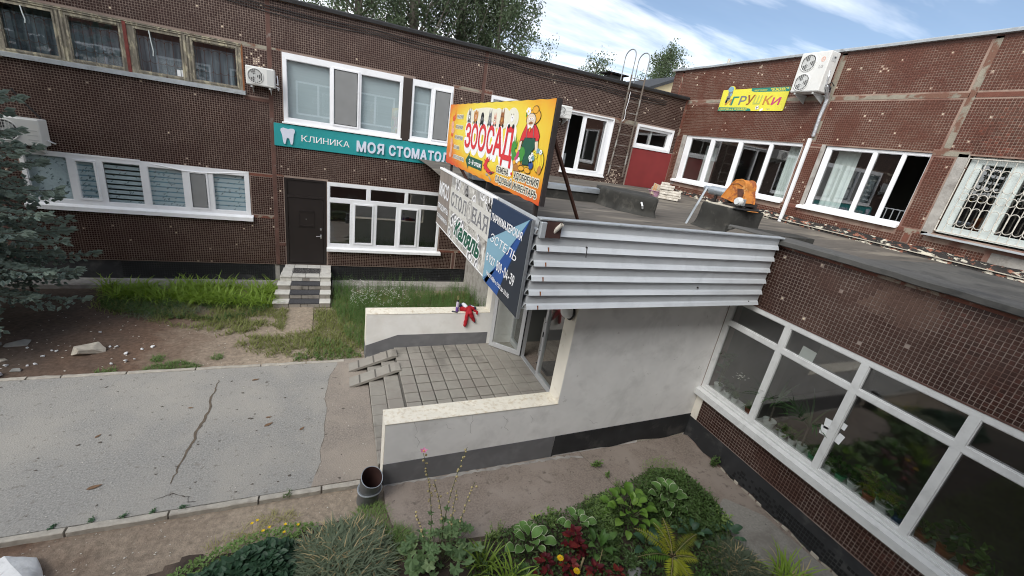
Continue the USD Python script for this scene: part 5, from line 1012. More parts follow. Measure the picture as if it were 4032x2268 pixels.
lumpy(Polygon([(2.5, 8.25), (5.75, 8.22), (5.8, 8.45), (2.5, 8.5)]), 4.0, 4.21, 0.05, 5, 'upstand', 'felt_dark', RC, 0.05)
MB().tube([(5.74, 6.98, 4.28), (5.72, 6.9, 4.22), (5.76, 6.93, 4.17)], 0.02, 6).build('foam_crumb', 'stone_white', RC)
GF = thing('metal_flashing', 'long grey galvanised box flashing lying along the felt upstand', 'flashing', (4.2, 8.3, 4.2))
MB().box(2.45, 8.16, 4.222, 5.72, 8.46, 4.335, 0.008).build('channel', 'galvanised', GF)
MB().box(5.722, 8.17, 4.23, 5.726, 8.45, 4.325).build('end_cap', 'foil', GF)
CB = thing('vent_curb', 'dark felt wrapped block carrying the rusty orange fan', 'roof curb', (7.1, 6.1, 4.0))
lumpy(Polygon([(6.72, 5.66), (7.52, 5.62), (7.60, 6.40), (6.80, 6.42)]), 3.98, 4.50, 0.07, 9, 'block', 'felt_dark', CB, 0.2)
MB().slab(Polygon([(6.78, 5.75), (7.45, 5.68), (7.5, 6.3), (6.84, 6.34)]), 4.50, 4.522).build('cover_board', 'cement_pale', CB)
MB().slab(Polygon([(6.70, 5.62), (6.95, 5.52), (7.5, 5.6), (7.3, 5.85)]), 4.512, 4.53).build('metal_plate', 'roof_edge_black', CB)
MB().slab(Polygon([(6.98, 5.50), (7.2, 5.46), (7.3, 5.58), (7.0, 5.62)]), 4.50, 4.506).build('rusty_scrap', 'rust_orange', CB)
FN = thing('roof_fan', 'rusty orange centrifugal roof fan with a grey duct', 'fan', (7.1, 5.95, 4.53))
MB().box(6.98, 5.66, 4.53, 7.03, 6.12, 4.57).box(7.32, 5.66, 4.53, 7.37, 6.12, 4.57).box(6.96, 5.68, 4.57, 7.39, 5.73, 4.63).box(6.96, 6.02, 4.57, 7.39, 6.07, 4.63).build('base_frame', 'dark_steel', FN)
# scroll casing: profile in (y, z), flat sided, wide at the duct mouth
sc = [(6.31, 4.66), (6.28, 4.70), (6.17, 4.86), (6.09, 4.955), (6.02, 5.01)] + [(5.86 + 0.165 * math.cos(a), 4.87 + 0.165 * math.sin(a)) for a in np.linspace(1.2, 3.25, 12)] + [(5.63, 4.72), (5.60, 4.63), (5.80, 4.60), (6.05, 4.63)]
sc = [(6.33 - (6.33 - a) * 0.74, b) for a, b in sc]
FF = Frame((6.98, -0.13, 0), (0, 1, 0), (-1, 0, 0))
MB(FF).plate(Polygon(sc), -0.28, 0.0).build('casing', 'rust_orange', FN)
MB(FF).plate(Polygon(sc).buffer(0.012).difference(Polygon(sc).buffer(-0.006)), -0.012, 0.008).plate(Polygon(sc).buffer(0.012).difference(Polygon(sc).buffer(-.006)), -0.29, -0.27).build('flange', 'rust_orange', FN)
MB(FF).tube([(6.14, 0.004, 4.93), (6.03, 0.006, 4.955), (5.92, 0.006, 4.92)], 0.008, 5).build('casing_seam', 'rust', FN)
MB(FF).plate(Polygon([(5.92, 4.72), (5.98, 4.865), (5.88, 4.87), (5.84, 4.80), (5.85, 4.72)]), 0.0, 0.05).build('belt_guard', 'rust_brown', FN)
MB(FF).box(5.74, 0.0, 4.575, 5.92, 0.09, 4.70, 0.01).build('motor_box', 'hoop_steel', FN)
MB(FF).lathe([(0, 0.13), (0.055, 0.13), (0.06, 0.12), (0.062, 0.06)], (5.81, 0.04, 4.645), 20, M=[[1, 0, 0], [0, 0, 1], [0, 1, 0]]).build('motor', 'pot_white', FN, smooth=40)
MB(FF).lathe([(0.062, 0.0), (0.075, 0.0), (0.078, 0.05), (0.07, 0.07), (0.058, 0.072)], (5.81, 0.07, 4.645), 20, M=[[1, 0, 0], [0, 0, 1], [0, 1, 0]]).build('motor_ring', 'ac_white', FN, smooth=40)
MB(FF).tube([(6.12, -0.24, 4.93), (6.2, -0.27, 4.93), (6.24, -0.27, 4.9)], 0.05, 8).build('casing_lug', 'rust_orange', FN)
MB().tube([(7.12, 6.08, 4.735), (7.12, 6.30, 4.735), (7.12, 6.60, 4.735)], 0.085, 18).build('duct', 'galvanised', FN, smooth=40)
for y in (6.25, 6.45, 6.60): MB().tube([(7.12, y, 4.735), (7.12, y + 0.012, 4.735)], 0.0885, 18).build('duct_seam', 'foil', FN)
MB().tube([(7.12, 6.61, 4.74), (7.12, 6.70, 4.745), (7.14, 6.79, 4.755)], [0.06, 0.056, 0.05], 14).build('duct_elbow', 'galvanised', FN, smooth=40)
MB().box(7.09, 6.42, 4.3, 7.13, 6.47, 4.66).build('duct_leg', 'dark_steel', FN)
ST = thing('metal_strut', 'grey metal strut leaning from the flat roof to the duct', 'strut', (6.5, 6.5, 4.0))
MB().tube([(6.62, 6.54, 4.0), (7.03, 6.66, 4.77)], 0.026, 4).build('strut_angle', 'galvanised', ST)
WB = thing('wash_basin', 'pink plastic basin on the flat roof', 'basin', (9.5, 10.95, 4.05))
MB().lathe([(0, 0.01), (0.18, 0.0), (0.25, 0.17), (0.285, 0.175), (0.285, 0.185), (0.245, 0.185), (0.175, 0.03), (0, 0.025)], (9.5, 10.95, 4.06), 28).build('bowl', 'plastic_pink', WB, smooth=40)
CD = thing('cardboard_box', 'torn grey cardboard box standing in the pink basin', 'box', (9.45, 10.95, 4.1))
fr = Frame((9.27, 10.98, 4.12), (0.82, -0.3, -0.22), (-0.45, -0.85, 0.1), (0.25, 0.1, 0.95))
MB(fr).box(0, -0.12, 0, 0.42, 0.12, 0.26, 0.004).build('carton', 'cardboard', CD)
MB(fr).box(-0.02, 0.122, 0.20, 0.36, 0.13, 0.36).build('flap', 'cardboard', CD)
MB(fr).box(0.02, 0.1305, 0.10, 0.045, 0.134, 0.34).box(0.09, 0.1305, 0.10, 0.115, 0.134, 0.34).box(0.25, 0.122, 0.0, 0.3, 0.126, 0.12).build('tape', 'cardboard_orange', CD)
# bricks stacked on the roof
g_ = np.random.default_rng(4); first = None
bx, by = 9.36, 10.48; spots = []
for lay in range(7):
    for q in range(3 if lay < 4 else (2 if lay < 6 else 1)):
        spots.append((bx + q * 0.135 + 0.02 * (lay % 2) + g_.normal(0, 0.012) - (0.04 if lay > 3 else 0), by - q * 0.115 + g_.normal(0, 0.015), 4.06 + lay * 0.072, g_.normal(-38, 6)))
for i, (x, y, z, r) in enumerate(spots):
    lb_ = 'single white brick on top of the stack beside the pink basin' if i == len(spots) - 1 else 'dusty white brick in the stack beside the pink basin'
    if first is None:
        first = thing('white_brick', lb_, 'brick', (x, y, z), 'bricks stacked on the flat roof')
        UsdGeom.Xformable(stage.GetPrimAtPath(first)).AddRotateZOp().Set(r)
        MBv = MB().box(x - 0.125, y - 0.06, z, x + 0.125, y + 0.06, z + 0.066, 0.01); MBv.build('brick', 'brick_white', first)
    else: copies(first, 'white_brick', [(x, y, z)], [r], [lb_], 'bricks stacked on the flat roof' if i < len(spots) - 1 else None)
for i, (x, y, r) in enumerate(((9.35, 9.1, 20), (9.6, 8.8, 50))): pass
# ---------------------------------------------------------------- pet shop billboard on the canopy roof
def billboard_print():
    n = {'g': ('geometry', {}), 's': ('separate_xyz', {}), 'y': ('map_range', {'from_min': 4.66, 'from_max': 9.94, 'to_min': 0.92, 'to_max': -1.12}), 'z': ('map_range', {'from_min': 4.38, 'from_max': 5.6, 'to_min': -1.18, 'to_max': 0.72}),
         'c': ('combine_xyz', {'z': 0.0}), 'l': ('vector_math', {'math_type': 'length'}), 'nz': ('noise_texture', {'scale': 2.2, 'detail': 3.0}), 'ad': ('math', {'math_type': 'multiply_add', 'value2': 0.35, 'value3': -0.17}), 'sm': ('math', {'math_type': 'add'}), 'h': ('math', {'math_type': 'multiply', 'value2': 0.62}),
         'r': ('rgb_ramp', {'ramp': [(0.0, (0.78, 0.66, 0.10)), (0.46, (0.76, 0.60, 0.06)), (0.62, (0.74, 0.42, 0.03)), (0.76, (0.68, 0.21, 0.02)), (0.90, (0.62, 0.09, 0.025)), (1.0, (0.54, 0.05, 0.03))]}), 'p': ('principled_bsdf', {'roughness': 0.5, 'specular_ior_level': 0.35})}
    l = [('g.position', 's.vector'), ('s.y', 'y.value'), ('s.z', 'z.value'), ('y.result', 'c.x'), ('z.result', 'c.y'), ('c.vector', 'l.vector1'), ('g.position', 'nz.vector'), ('nz.fac', 'ad.value1'), ('l.value', 'sm.value1'), ('ad.value', 'sm.value2'), ('sm.value', 'h.value1'), ('h.value', 'r.fac'), ('r.color', 'p.base_color')]
    MATS['print_board'] = usdkit.material(stage, '/World/Looks/print_board', n, l, surface='p.BSDF')
billboard_print()
BF = Frame((2.3, 9.94, 4.38), (0, -1, 0), (-1, 0, 0))
BB = thing('pet_shop_billboard', 'yellow and orange pet shop billboard with cartoon gardener standing on the canopy roof', 'billboard', (2.35, 7.3, 4.02))
BW, BH = 5.26, 1.225
# vinyl with slight waves along the edges
nu, nw = 90, 14; u = np.linspace(0, BW, nu); w_ = np.linspace(0, BH, nw); Uu, Ww = np.meshgrid(u, w_, indexing='ij')
ed = np.exp(-np.minimum(Ww, BH - Ww) / 0.05)
Oo = 0.004 - 0.0 * Uu; i = (np.arange(nu - 1)[:, None] * nw + np.arange(nw - 1)[None]).ravel()
Wv = Ww + np.where(Ww < 0.2, -0.012, 0.008) * np.sin(Uu * 7.5) ** 2 * ed
MB(BF).add(np.column_stack([Uu.ravel(), Oo.ravel(), Wv.ravel()]), np.column_stack([i, i + nw, i + nw + 1, i + 1])).build('vinyl', 'print_board', BB)
MB(BF).plate(R(-0.015, -0.01, BW + 0.03, BH + 0.01).difference(R(0.06, 0.06, BW - 0.06, BH - 0.06)), -0.06, 0.0).build('frame', 'dark_steel', BB)
MB(BF).box(0.1, -0.03, 0.1, BW - 0.1, -0.02, BH - .1).build('backing', 'dark_steel', BB)
for y in (9.58, 6.9, 4.88): MB().box(2.335, y - 0.025, 4.0, 2.385, y + 0.025, 5.58).build('post', 'dark_steel', BB)
for (y0, z0, y1, x1) in ((4.78, 5.22, 5.90, 3.66), (9.3, 5.1, 8.9, 3.7), (9.0, 4.4, 8.62, 2.6)): MB().tube([(2.38, y0, z0), (x1, y1, 4.0)], 0.03, 6).build('brace', 'rust_brown', BB)
def bp(poly, m, layer, name='lettering'):
    p = poly.intersection(R(0.01, 0.01, BW - 0.01, BH - 0.01))
    for q in ([p] if name.startswith(('lett', 'cap', 'head')) else getattr(p, 'geoms', [p])): MB(BF).sheet(q, 0.005 + 0.0016 * layer).build(name, 'print_' + m, BB)
# pale glow, headline with white edging
zl = [('З', 1.50, 0.40, 0.45, 0.42), ('О', 1.93, 0.42, 0.45, 0.42), ('О', 2.40, 0.43, 0.45, 0.42), ('С', 2.89, 0.36, 0.45, 0.41), ('А', 3.27, 0.41, 0.45, 0.41), ('Д', 3.68, 0.45, 0.42, 0.45)]
gl = [at(text_poly(c, h, True, wd), x, z) for c, x, wd, z, h in zl]
allg = unary_union(gl)
bp(unary_union([affinity.translate(allg.buffer(0.055), d, -d * 1.3) for d in (0, 0.02, 0.04)]), 'white', 1, 'headline_edge')
halo = unary_union([ell(x, 0.99, 0.24, 0.15) for x in (1.7, 2.1, 2.52, 2.95, 3.3, 3.6, 3.95)] + [ell(2.6, 1.02, 0.95, 0.13)])
bp(halo.difference(allg.buffer(0.05)), 'cream', 2, 'pale_halo')
for g in gl: bp(g, 'red', 4, 'headline_letter')
for g in (ell(2.14, 0.66, 0.03, 0.06), ell(2.61, 0.66, 0.03, 0.06)): bp(g, 'yellow', 5, 'letter_counter')
# animals peeping over the letters: plain generic heads
def head(x, z, s, m, ears, m2='cream', eye=True):
    b = ell(x, z, 0.085 * s, 0.075 * s).union(ell(x, z - 0.06 * s, 0.10 * s, 0.06 * s))
    if ears == 'up': b = b.union(pg((x - 0.08 * s, z + 0.02), (x - 0.06 * s, z + 0.15 * s), (x - 0.01 * s, z + 0.05))).union(pg((x + 0.08 * s, z + 0.02), (x + 0.06 * s, z + 0.15 * s), (x + 0.01 * s, z + 0.05)))
    if ears == 'down': b = b.union(ell(x - 0.085 * s, z - 0.02 * s, 0.035 * s, 0.08 * s, 12)).union(ell(x + 0.085 * s, z - 0.02 * s, 0.035 * s, 0.08 * s, -12))
    bp(b, m, 3, 'animal_head'); bp(ell(x, z - 0.03 * s, 0.045 * s, 0.035 * s), m2, 4, 'animal_muzzle')
    bp(unary_union([ell(x - 0.035 * s, z + 0.02, 0.012, 0.009), ell(x + 0.035 * s, z + 0.02, 0.012, 0.009), ell(x, z - 0.02 * s, 0.014, 0.008)] + [ell(x + d, z - 0.115 * s, 0.035 * s, 0.025 * s) for d in (-0.07 * s, 0.07 * s)]), 'black', 5, 'animal_face')
head(1.68, 1.02, 0.95, 'grey', 'up', 'white'); head(2.10, 1.03, 1.1, 'tan', 'down', 'pink'); head(2.50, 1.0, 1.0, 'black', 'none', 'grey'); head(2.93, 0.99, 0.95, 'grey', 'up', 'midgrey'); head(3.19, 0.97, 0.75, 'pink', 'up', 'cream'); head(3.52, 1.0, 1.0, 'brown', 'up', 'tan'); head(3.95, 1.03, 1.25, 'cream', 'down', 'white')
# list, arrow, captions
for t_, x, z, wd in (('РЫБКИ', 0.70, 0.955, 0.50), ('ПТИЧКИ', 0.68, 0.755, 0.56), ('ХОМЯЧКИ', 0.66, 0.55, 0.66), ('КОРМА', 0.65, 0.35, 0.48), ('АКСЕССУАРЫ', 0.66, 0.155, 0.90)):
    g = at(text_poly(t_, 0.062, True, wd, 0.15), x, z); bp(g.buffer(0.012), 'cream', 1, 'caption_edge'); bp(g, 'grey', 2, 'caption'); bp(ell(x - 0.05, z + 0.03, 0.02, 0.014), 'redorange', 2, 'bullet')
bp(pg((1.71, 0.20), (1.96, 0.36), (1.955, 0.295), (2.80, 0.285), (2.80, 0.115), (1.945, 0.115), (1.93, 0.055)), 'green', 2, 'arrow')
bp(at(text_poly('2-й этаж', 0.085, True, 0.80), 1.95, 0.16), 'white', 3)
for t_, x, z, wd in (('СЕМЕНА', 3.55, 0.205, 0.54), ('УДОБРЕНИЯ', 4.30, 0.205, 0.86), ('САДОВЫЙ ИНВЕНТАРЬ', 3.56, 0.06, 1.60)):
    g = at(text_poly(t_, 0.085, True, wd), x, z); bp(g.buffer(0.016), 'cream', 2, 'caption_edge'); bp(g, 'black', 3, 'caption')
bp(ell(4.21, 0.25, 0.035, 0.022), 'red', 3, 'bullet')
# gardener (generic), baskets, marrow
bp(ell(4.69, 1.02, 0.235, 0.10, 4), 'black', 3, 'gardener'); bp(ell(4.69, 1.02, 0.222, 0.09, 4), 'amber', 4, 'gardener_hat'); bp(ell(4.74, 1.11, 0.10, 0.05), 'black', 4, 'gardener'); bp(ell(4.74, 1.108, 0.088, 0.042), 'amber', 5, 'gardener_hat')
bp(unary_union([ell(4.52 + 0.05 * math.cos(a), 1.09 + 0.03 * math.sin(a), 0.03, 0.02) for a in np.linspace(0, 6, 7)]), 'white', 6, 'hat_flower'); bp(ell(4.52, 1.09, 0.02, 0.014), 'yellow', 7, 'hat_flower'); bp(ell(4.47, 1.05, 0.02, 0.03), 'leafgreen', 6, 'hat_flower')
bp(ell(4.65, 0.985, 0.15, 0.085), 'black', 6, 'gardener'); bp(ell(4.65, 0.985, 0.14, 0.078), 'skin', 7, 'gardener_face')
bp(ell(4.62, 1.0, 0.045, 0.016).union(ell(4.69, 1.0, 0.045, 0.016)), 'white', 8, 'gardener_eyes'); bp(ell(4.63, 1.0, 0.012, 0.009).union(ell(4.68, 1.0, 0.012, 0.009)).union(pg((4.58, 0.945), (4.66, 0.97), (4.74, 0.95), (4.68, 0.935), (4.62, 0.93))), 'brown', 9, 'gardener_moustache')
sh = pg((4.51, 0.93), (4.78, 0.94), (4.90, 0.87), (4.97, 0.80), (4.95, 0.74), (4.84, 0.73), (4.80, 0.74), (4.52, 0.73), (4.44, 0.72), (4.35, 0.70), (4.40, 0.80))
bp(sh.buffer(0.012), 'black', 2, 'gardener'); bp(sh, 'red', 3, 'gardener_shirt'); bp(pg((4.55, 0.93), (4.66, 0.91), (4.76, 0.935), (4.72, 0.88), (4.66, 0.90), (4.59, 0.87)), 'white', 8, 'gardener_collar'); bp(pg((4.64, 0.9), (4.68, 0.9), (4.675, 0.85), (4.66, 0.84), (4.645, 0.85)), 'amber', 9, 'gardener_tie')
pt = pg((4.52, 0.755), (4.86, 0.765), (4.88, 0.66), (4.78, 0.58), (4.76, 0.43), (4.56, 0.42), (4.52, 0.56), (4.46, 0.66))
bp(pt.buffer(0.010), 'black', 4, 'gardener'); bp(pt, 'green', 5, 'gardener_trousers'); bp(ln(0.008, (4.56, 0.92), (4.57, 0.76)).union(ln(0.008, (4.76, 0.92), (4.80, 0.76))), 'grey', 6, 'gardener_braces')
ar = pg((4.37, 0.70), (4.45, 0.72), (4.42, 0.60), (4.35, 0.58)).union(pg((4.87, 0.73), (4.96, 0.74), (5.0, 0.60), (4.93, 0.58)))
bp(ar.buffer(0.008), 'black', 5, 'gardener'); bp(ar, 'skin', 6, 'gardener_arm')
bo = ell(4.55, 0.365, 0.10, 0.03, 4).union(ell(4.76, 0.36, 0.10, 0.032, -2)); bp(bo.buffer(0.008), 'black', 6, 'gardener'); bp(bo, 'amber', 7, 'gardener_boot')
bk = pg((4.19, 0.43), (4.56, 0.43), (4.49, 0.315), (4.28, 0.305)); bp(bk.buffer(0.008), 'black', 3, 'basket'); bp(bk, 'tan', 4, 'basket'); bp(unary_union([ln(0.004, (4.2 + i * 0.05, 0.43), (4.28 + i * 0.035, 0.31)) for i in range(7)]), 'brown', 5, 'basket')
gn = unary_union([ell(4.16, 0.60, 0.07, 0.10), ell(4.22, 0.50, 0.09, 0.07), ell(4.50, 0.57, 0.10, 0.07), ell(4.47, 0.50, 0.10, 0.05), pg((4.18, 0.62), (4.13, 0.78), (4.20, 0.66), (4.22, 0.80), (4.25, 0.64), (4.31, 0.74), (4.28, 0.6))]); bp(gn, 'leafgreen', 6, 'vegetables')
bp(unary_union([ell(4.36, 0.53, 0.06, 0.04, 40), ell(4.32, 0.47, 0.06, 0.03)]), 'rose', 7, 'vegetables'); bp(unary_union([ell(4.43, 0.47, 0.04, 0.03), ell(4.38, 0.44, 0.05, 0.025)]), 'white', 8, 'vegetables'); bp(unary_union([ell(4.28, 0.42, 0.05, 0.03), ell(4.45, 0.42, 0.05, 0.03)]), 'amber', 8, 'vegetables')
ml = ell(5.08, 0.50, 0.13, 0.125, 10); bp(ml.buffer(0.010), 'black', 5, 'marrow'); bp(ml, 'yellow', 6, 'marrow'); bp(unary_union([ell(5.08, 0.5, rx, 0.12, 10).buffer(0.004).difference(ell(5.08, 0.5, rx, 0.12, 10).buffer(-0.004)) for rx in (0.04, 0.085)]), 'tan', 7, 'marrow')
bp(ell(5.13, 0.41, 0.06, 0.05, 30), 'tan', 8, 'marrow')
fl = [(4.80, 0.53), (4.86, 0.57), (4.92, 0.60), (5.02, 0.63), (4.84, 0.49), (5.10, 0.62), (4.98, 0.56), (4.90, 0.53)]
bp(unary_union([ell(x, z, 0.05, 0.03) for x, z in fl]), 'leafgreen', 8, 'flowers')
for j, (x, z) in enumerate(fl): bp(unary_union([ell(x + 0.028 * math.cos(a), z + 0.019 * math.sin(a), 0.017, 0.012) for a in np.arange(6) * 1.047]), ('white', 'white', 'yellow', 'sky')[j % 4], 9, 'flowers')
bp(ell(4.86, 0.44, 0.07, 0.05), 'blue', 9, 'flowers')
# red bird, faint figure on the left
bd_ = unary_union([ell(3.0, 0.27, 0.12, 0.06, 50), ell(3.12, 0.36, 0.05, 0.05), pg((2.9, 0.33), (3.05, 0.25), (3.12, 0.2), (3.08, 0.14), (2.98, 0.18)), pg((3.08, 0.22), (3.3, 0.17), (3.48, 0.18), (3.3, 0.12), (3.1, 0.14)), pg((2.96, 0.30), (2.86, 0.22), (2.98, 0.24))]); bp(bd_.buffer(0.006), 'black', 2, 'bird'); bp(bd_, 'red', 3, 'bird'); bp(ell(3.13, 0.40, 0.035, 0.05), 'white', 4, 'bird'); bp(pg((3.2, 0.15), (3.4, 0.17), (3.35, 0.13)), 'navy', 4, 'bird'); bp(ell(3.12, 0.10, 0.07, 0.018).union(ell(3.3, 0.06, 0.08, 0.018, -20)), 'midgrey', 4, 'bird')
bp(unary_union([ell(0.45, 0.95, 0.13, 0.06), ell(0.40, 0.62, 0.10, 0.05), pg((0.5, 1.0), (0.56, 1.13), (0.6, 1.0)), ell(0.47, 0.42, 0.12, 0.03)]), 'redorange', 1, 'faint_figure'); bp(unary_union([ell(0.38, 0.82, 0.12, 0.07), ell(0.43, 0.70, 0.15, 0.06), ell(0.42, 0.45, 0.10, 0.10), ell(0.43, 0.3, 0.09, 0.13), ell(0.39, 0.19, 0.11, 0.06)]), 'pink', 2, 'faint_figure')

# ---------------------------------------------------------------- three banners on the side of the canopy
NF = Frame((2.13, 9.62, 3.05), (0, -1, 0), (-1, 0, 0))
def banner(u0, u1, w0, w1, m, name, label, o=0.0):
    t = thing(name, label, 'banner', NF(((u0 + u1) / 2, 0, w0)))
    MB(NF).box(u0, o - 0.03, w0, u1, o, w1, 0.004).build('board', m, t); return t
def np_(t, poly, m, layer, clip, name='lettering', o=0.0):
    p = poly.intersection(R(*clip))
    for q in ([p] if name.startswith('lett') else getattr(p, 'geoms', [p])): MB(NF).sheet(q, o + 0.0015 * layer).build(name, m if not m.startswith('~') else 'print_' + m[1:], t)
MB(NF).box(-0.05, -0.035, 1.17, 3.84, 0.012, 1.215, 0.004).box(-0.05, -0.035, -0.075, 3.84, -0.001, -0.055).build('banner_rail', 'sill_white', AX)
b1 = banner(-0.02, 1.12, -0.05, 1.165, 'print_planks', 'butcher_banner', 'grey plank patterned banner for meat products, leftmost on the canopy'); c1_ = (-0.02, -0.05, 1.12, 1.165)
for t_, z, h, wd in (('МЯСО', 0.62, 0.30, 0.94), ('ПРОДУКТЫ', 0.325, 0.115, 0.98), ('ПОЛУФАБРИКАТЫ', 0.115, 0.085, 0.98)):
    g = at(text_poly(t_, h, True, wd), 0.05, z); np_(b1, g.buffer(0.012), '~grey', 1, c1_, 'lettering_edge'); np_(b1, g, '~white', 2, c1_)
b2 = banner(1.125, 3.80, -0.05, 1.165, 'print_food', 'canteen_banner', 'grey and white canteen banner with plates of food, middle of the canopy side'); c2_ = (1.125, -0.05, 3.80, 1.165)
g_ = np.random.default_rng(6)
for i in range(34):
    x, z = 1.2 + g_.random() * 2.5, (0.93 + g_.random() * 0.22) if i % 2 else (g_.random() * 0.5 - 0.05)
    a, r = g_.random() * 180, 0.05 + g_.random() * 0.09
    np_(b2, ell(x, z, r * 1.5, r, a), '~white' if i % 3 else '~midgrey', 1 + (i % 3), c2_, 'food_picture')
    np_(b2, ell(x + 0.01, z + 0.01, r * 1.1, r * 0.7, a).difference(ell(x + 0.02, z, r * 0.6, r * 0.4, a)), '~midgrey' if i % 2 else '~grey', 4, c2_, 'food_picture')
np_(b2, R(1.125, 0.505, 3.80, 0.955), 'print_linen', 6, c2_, 'pale_band')
x = 1.26
for c, wd in zip('СТОЛОВАЯ', (0.27, 0.27, 0.27, 0.29, 0.34, 0.27, 0.30, 0.27)):
    if c == 'О' and x > 2.2:
        np_(b2, ell(x + 0.17, 0.735, 0.18, 0.20).difference(ell(x + 0.17, 0.735, 0.155, 0.17)).union(ell(x + 0.17, 0.735, 0.13, 0.15).difference(ell(x + 0.17, 0.735, 0.115, 0.13))), '~midgrey', 8, c2_, 'lettering')
        np_(b2, R(x + 0.155, 0.66, x + 0.185, 0.82).union(ell(x + 0.12, 0.79, 0.02, 0.03)), '~midgrey', 8, c2_, 'lettering')
    else:
        g = at(serif(c, 0.255, wd * 0.88) if c not in 'СО' else text_poly(c, 0.255, True, wd * 0.88), x, 0.615); np_(b2, g.buffer(0.010), '~white', 7, c2_, 'lettering_edge'); np_(b2, g.buffer(0.006), '~grey', 8, c2_)
    x += wd * 1.075
g = at(text_poly('Каляль', 0.30, False, 1.62, 0.40), 1.75, 0.12).buffer(0.016)
np_(b2, g.buffer(0.030), '~white', 8, c2_, 'lettering_edge'); np_(b2, g.buffer(0.004), '~green', 9, c2_)
b3 = banner(3.81, 5.27, -0.075, 1.20, 'print_navy', 'hairdresser_banner', 'blue faceted hairdresser banner nearest the camera on the canopy', 0.035); c3_ = (3.812, -0.07, 5.265, 1.195)
np_(b3, pg((5.2, 1.19), (3.80, 0.57), (3.80, -0.06), (3.95, -0.06)), '~sky', 1, c3_, 'light_facet', 0.035); np_(b3, pg((5.18, 1.17), (4.62, 0.60), (4.52, 0.40), (3.85, -0.03), (4.0, -0.07)), '~steel', 2, c3_, 'mid_facet', 0.035)
np_(b3, pg((5.2, 1.185), (4.66, 0.28), (4.50, -0.08), (3.86, -0.08), (4.3, 0.30)), '~blue', 2, c3_, 'blue_facet', 0.035); np_(b3, pg((5.23, 1.19), (5.27, 1.19), (5.27, -0.08), (4.5, -0.08), (4.68, 0.26)), '~slate', 3, c3_, 'dark_facet', 0.035)
for t_, x, z, h, wd, sl, b_ in (('ПАРИКМАХЕРСКАЯ', 3.89, 0.89, 0.105, 1.17, 0, True), ('ЭСТЕЛЬ', 3.93, 0.59, 0.125, 1.04, 0.35, False), ('8 927', 3.885, 0.275, 0.115, 0.37, 0, True), ('809-04-39', 4.34, 0.27, 0.14, 0.69, 0, True), ('РАБОТАЕМ с 9.00 до 18.00', 3.97, 0.065, 0.058, 0.97, 0, True)):
    np_(b3, at(text_poly(t_, h, b_, wd, sl, 0.0 if sl else 0), x, z), '~white', 5, c3_, 'lettering', 0.035)
MB(NF).box(5.262, 0.0, -0.075, 5.275, 0.04, 1.20).build('edge_strip', 'galvanised', b3)
# ---------------------------------------------------------------- clinic steps
SP = thing('entrance_steps', 'short flight of pale stone steps with dark mats at the brown door', 'steps', (-0.88, 12.3, 0))
g_ = np.random.default_rng(14)
def blk(x0, x1, y0, y1, z0, z1, m, name, jit=0.004):
    j = g_.normal(0, jit, 6); return MB().box(x0 + 0.004 + j[0] * .4, y0 + j[1], z0, x1 - 0.004 + j[2] * .4, y1, z1 + j[4] * 0.5, 0.008).build(name, m, SP)
MB().box(-1.48, 11.62, -0.1, -0.22, 13.3, 0.13).box(-1.46, 11.9, 0.1, -0.24, 13.3, 0.28).box(-1.44, 12.15, 0.25, -0.24, 13.3, 0.44).box(-1.44, 12.35, 0.4, -0.24, 13.3, 0.585).build('core', 'cement', SP)
lv = [(0.0, 11.43, 0.15), (0.15, 11.71, 0.30), (0.30, 12.0, 0.45), (0.45, 12.28, 0.60)]
for i, (z0, yf, z1) in enumerate(lv):
    wdt = 0.03 * (3 - i)
    xs_ = [-1.50 - wdt, -1.22, -0.93, -0.76, -0.47, -0.20]
    for a, b in zip(xs_[:-1], xs_[1:]): blk(a, b, yf, yf + 0.16, z0, z1 - 0.03, 'brick_pale' if i == 3 and (a < -1.2 or a > -0.8) else 'brick_grey', 'brick')
    if i < 3:
        for a, b in ((-1.52 - wdt, -1.21), (-0.48, -0.19)): blk(a, b, yf - 0.015, yf + 0.30, z1 - 0.032, z1, 'brick_pale', 'tread_stone')
        MB().box(-1.205, yf - 0.005, z1 - 0.04, -0.485, yf + 0.28, z1 - 0.004).build('step_mat', 'mat_dark', SP)
for a, b, c, d in ((-1.50, -1.20, 12.26, 12.62), (-1.20, -0.86, 12.26, 12.5), (-0.86, -0.50, 12.26, 12.5), (-0.50, -0.19, 12.26, 12.62), (-1.48, -1.22, 12.62, 12.98), (-0.47, -0.20, 12.62, 12.98), (-1.46, -1.2, 12.98, 13.28), (-1.2, -0.85, 13.0, 13.28), (-0.85, -0.5, 13.0, 13.28), (-0.5, -0.21, 12.98, 13.28)): blk(a, b, c, d, 0.56, 0.605, 'brick_pale', 'paving_stone')
MB().box(-1.2, 12.5, 0.57, -0.5, 13.0, 0.598).build('door_mat', 'mat_pattern', SP)
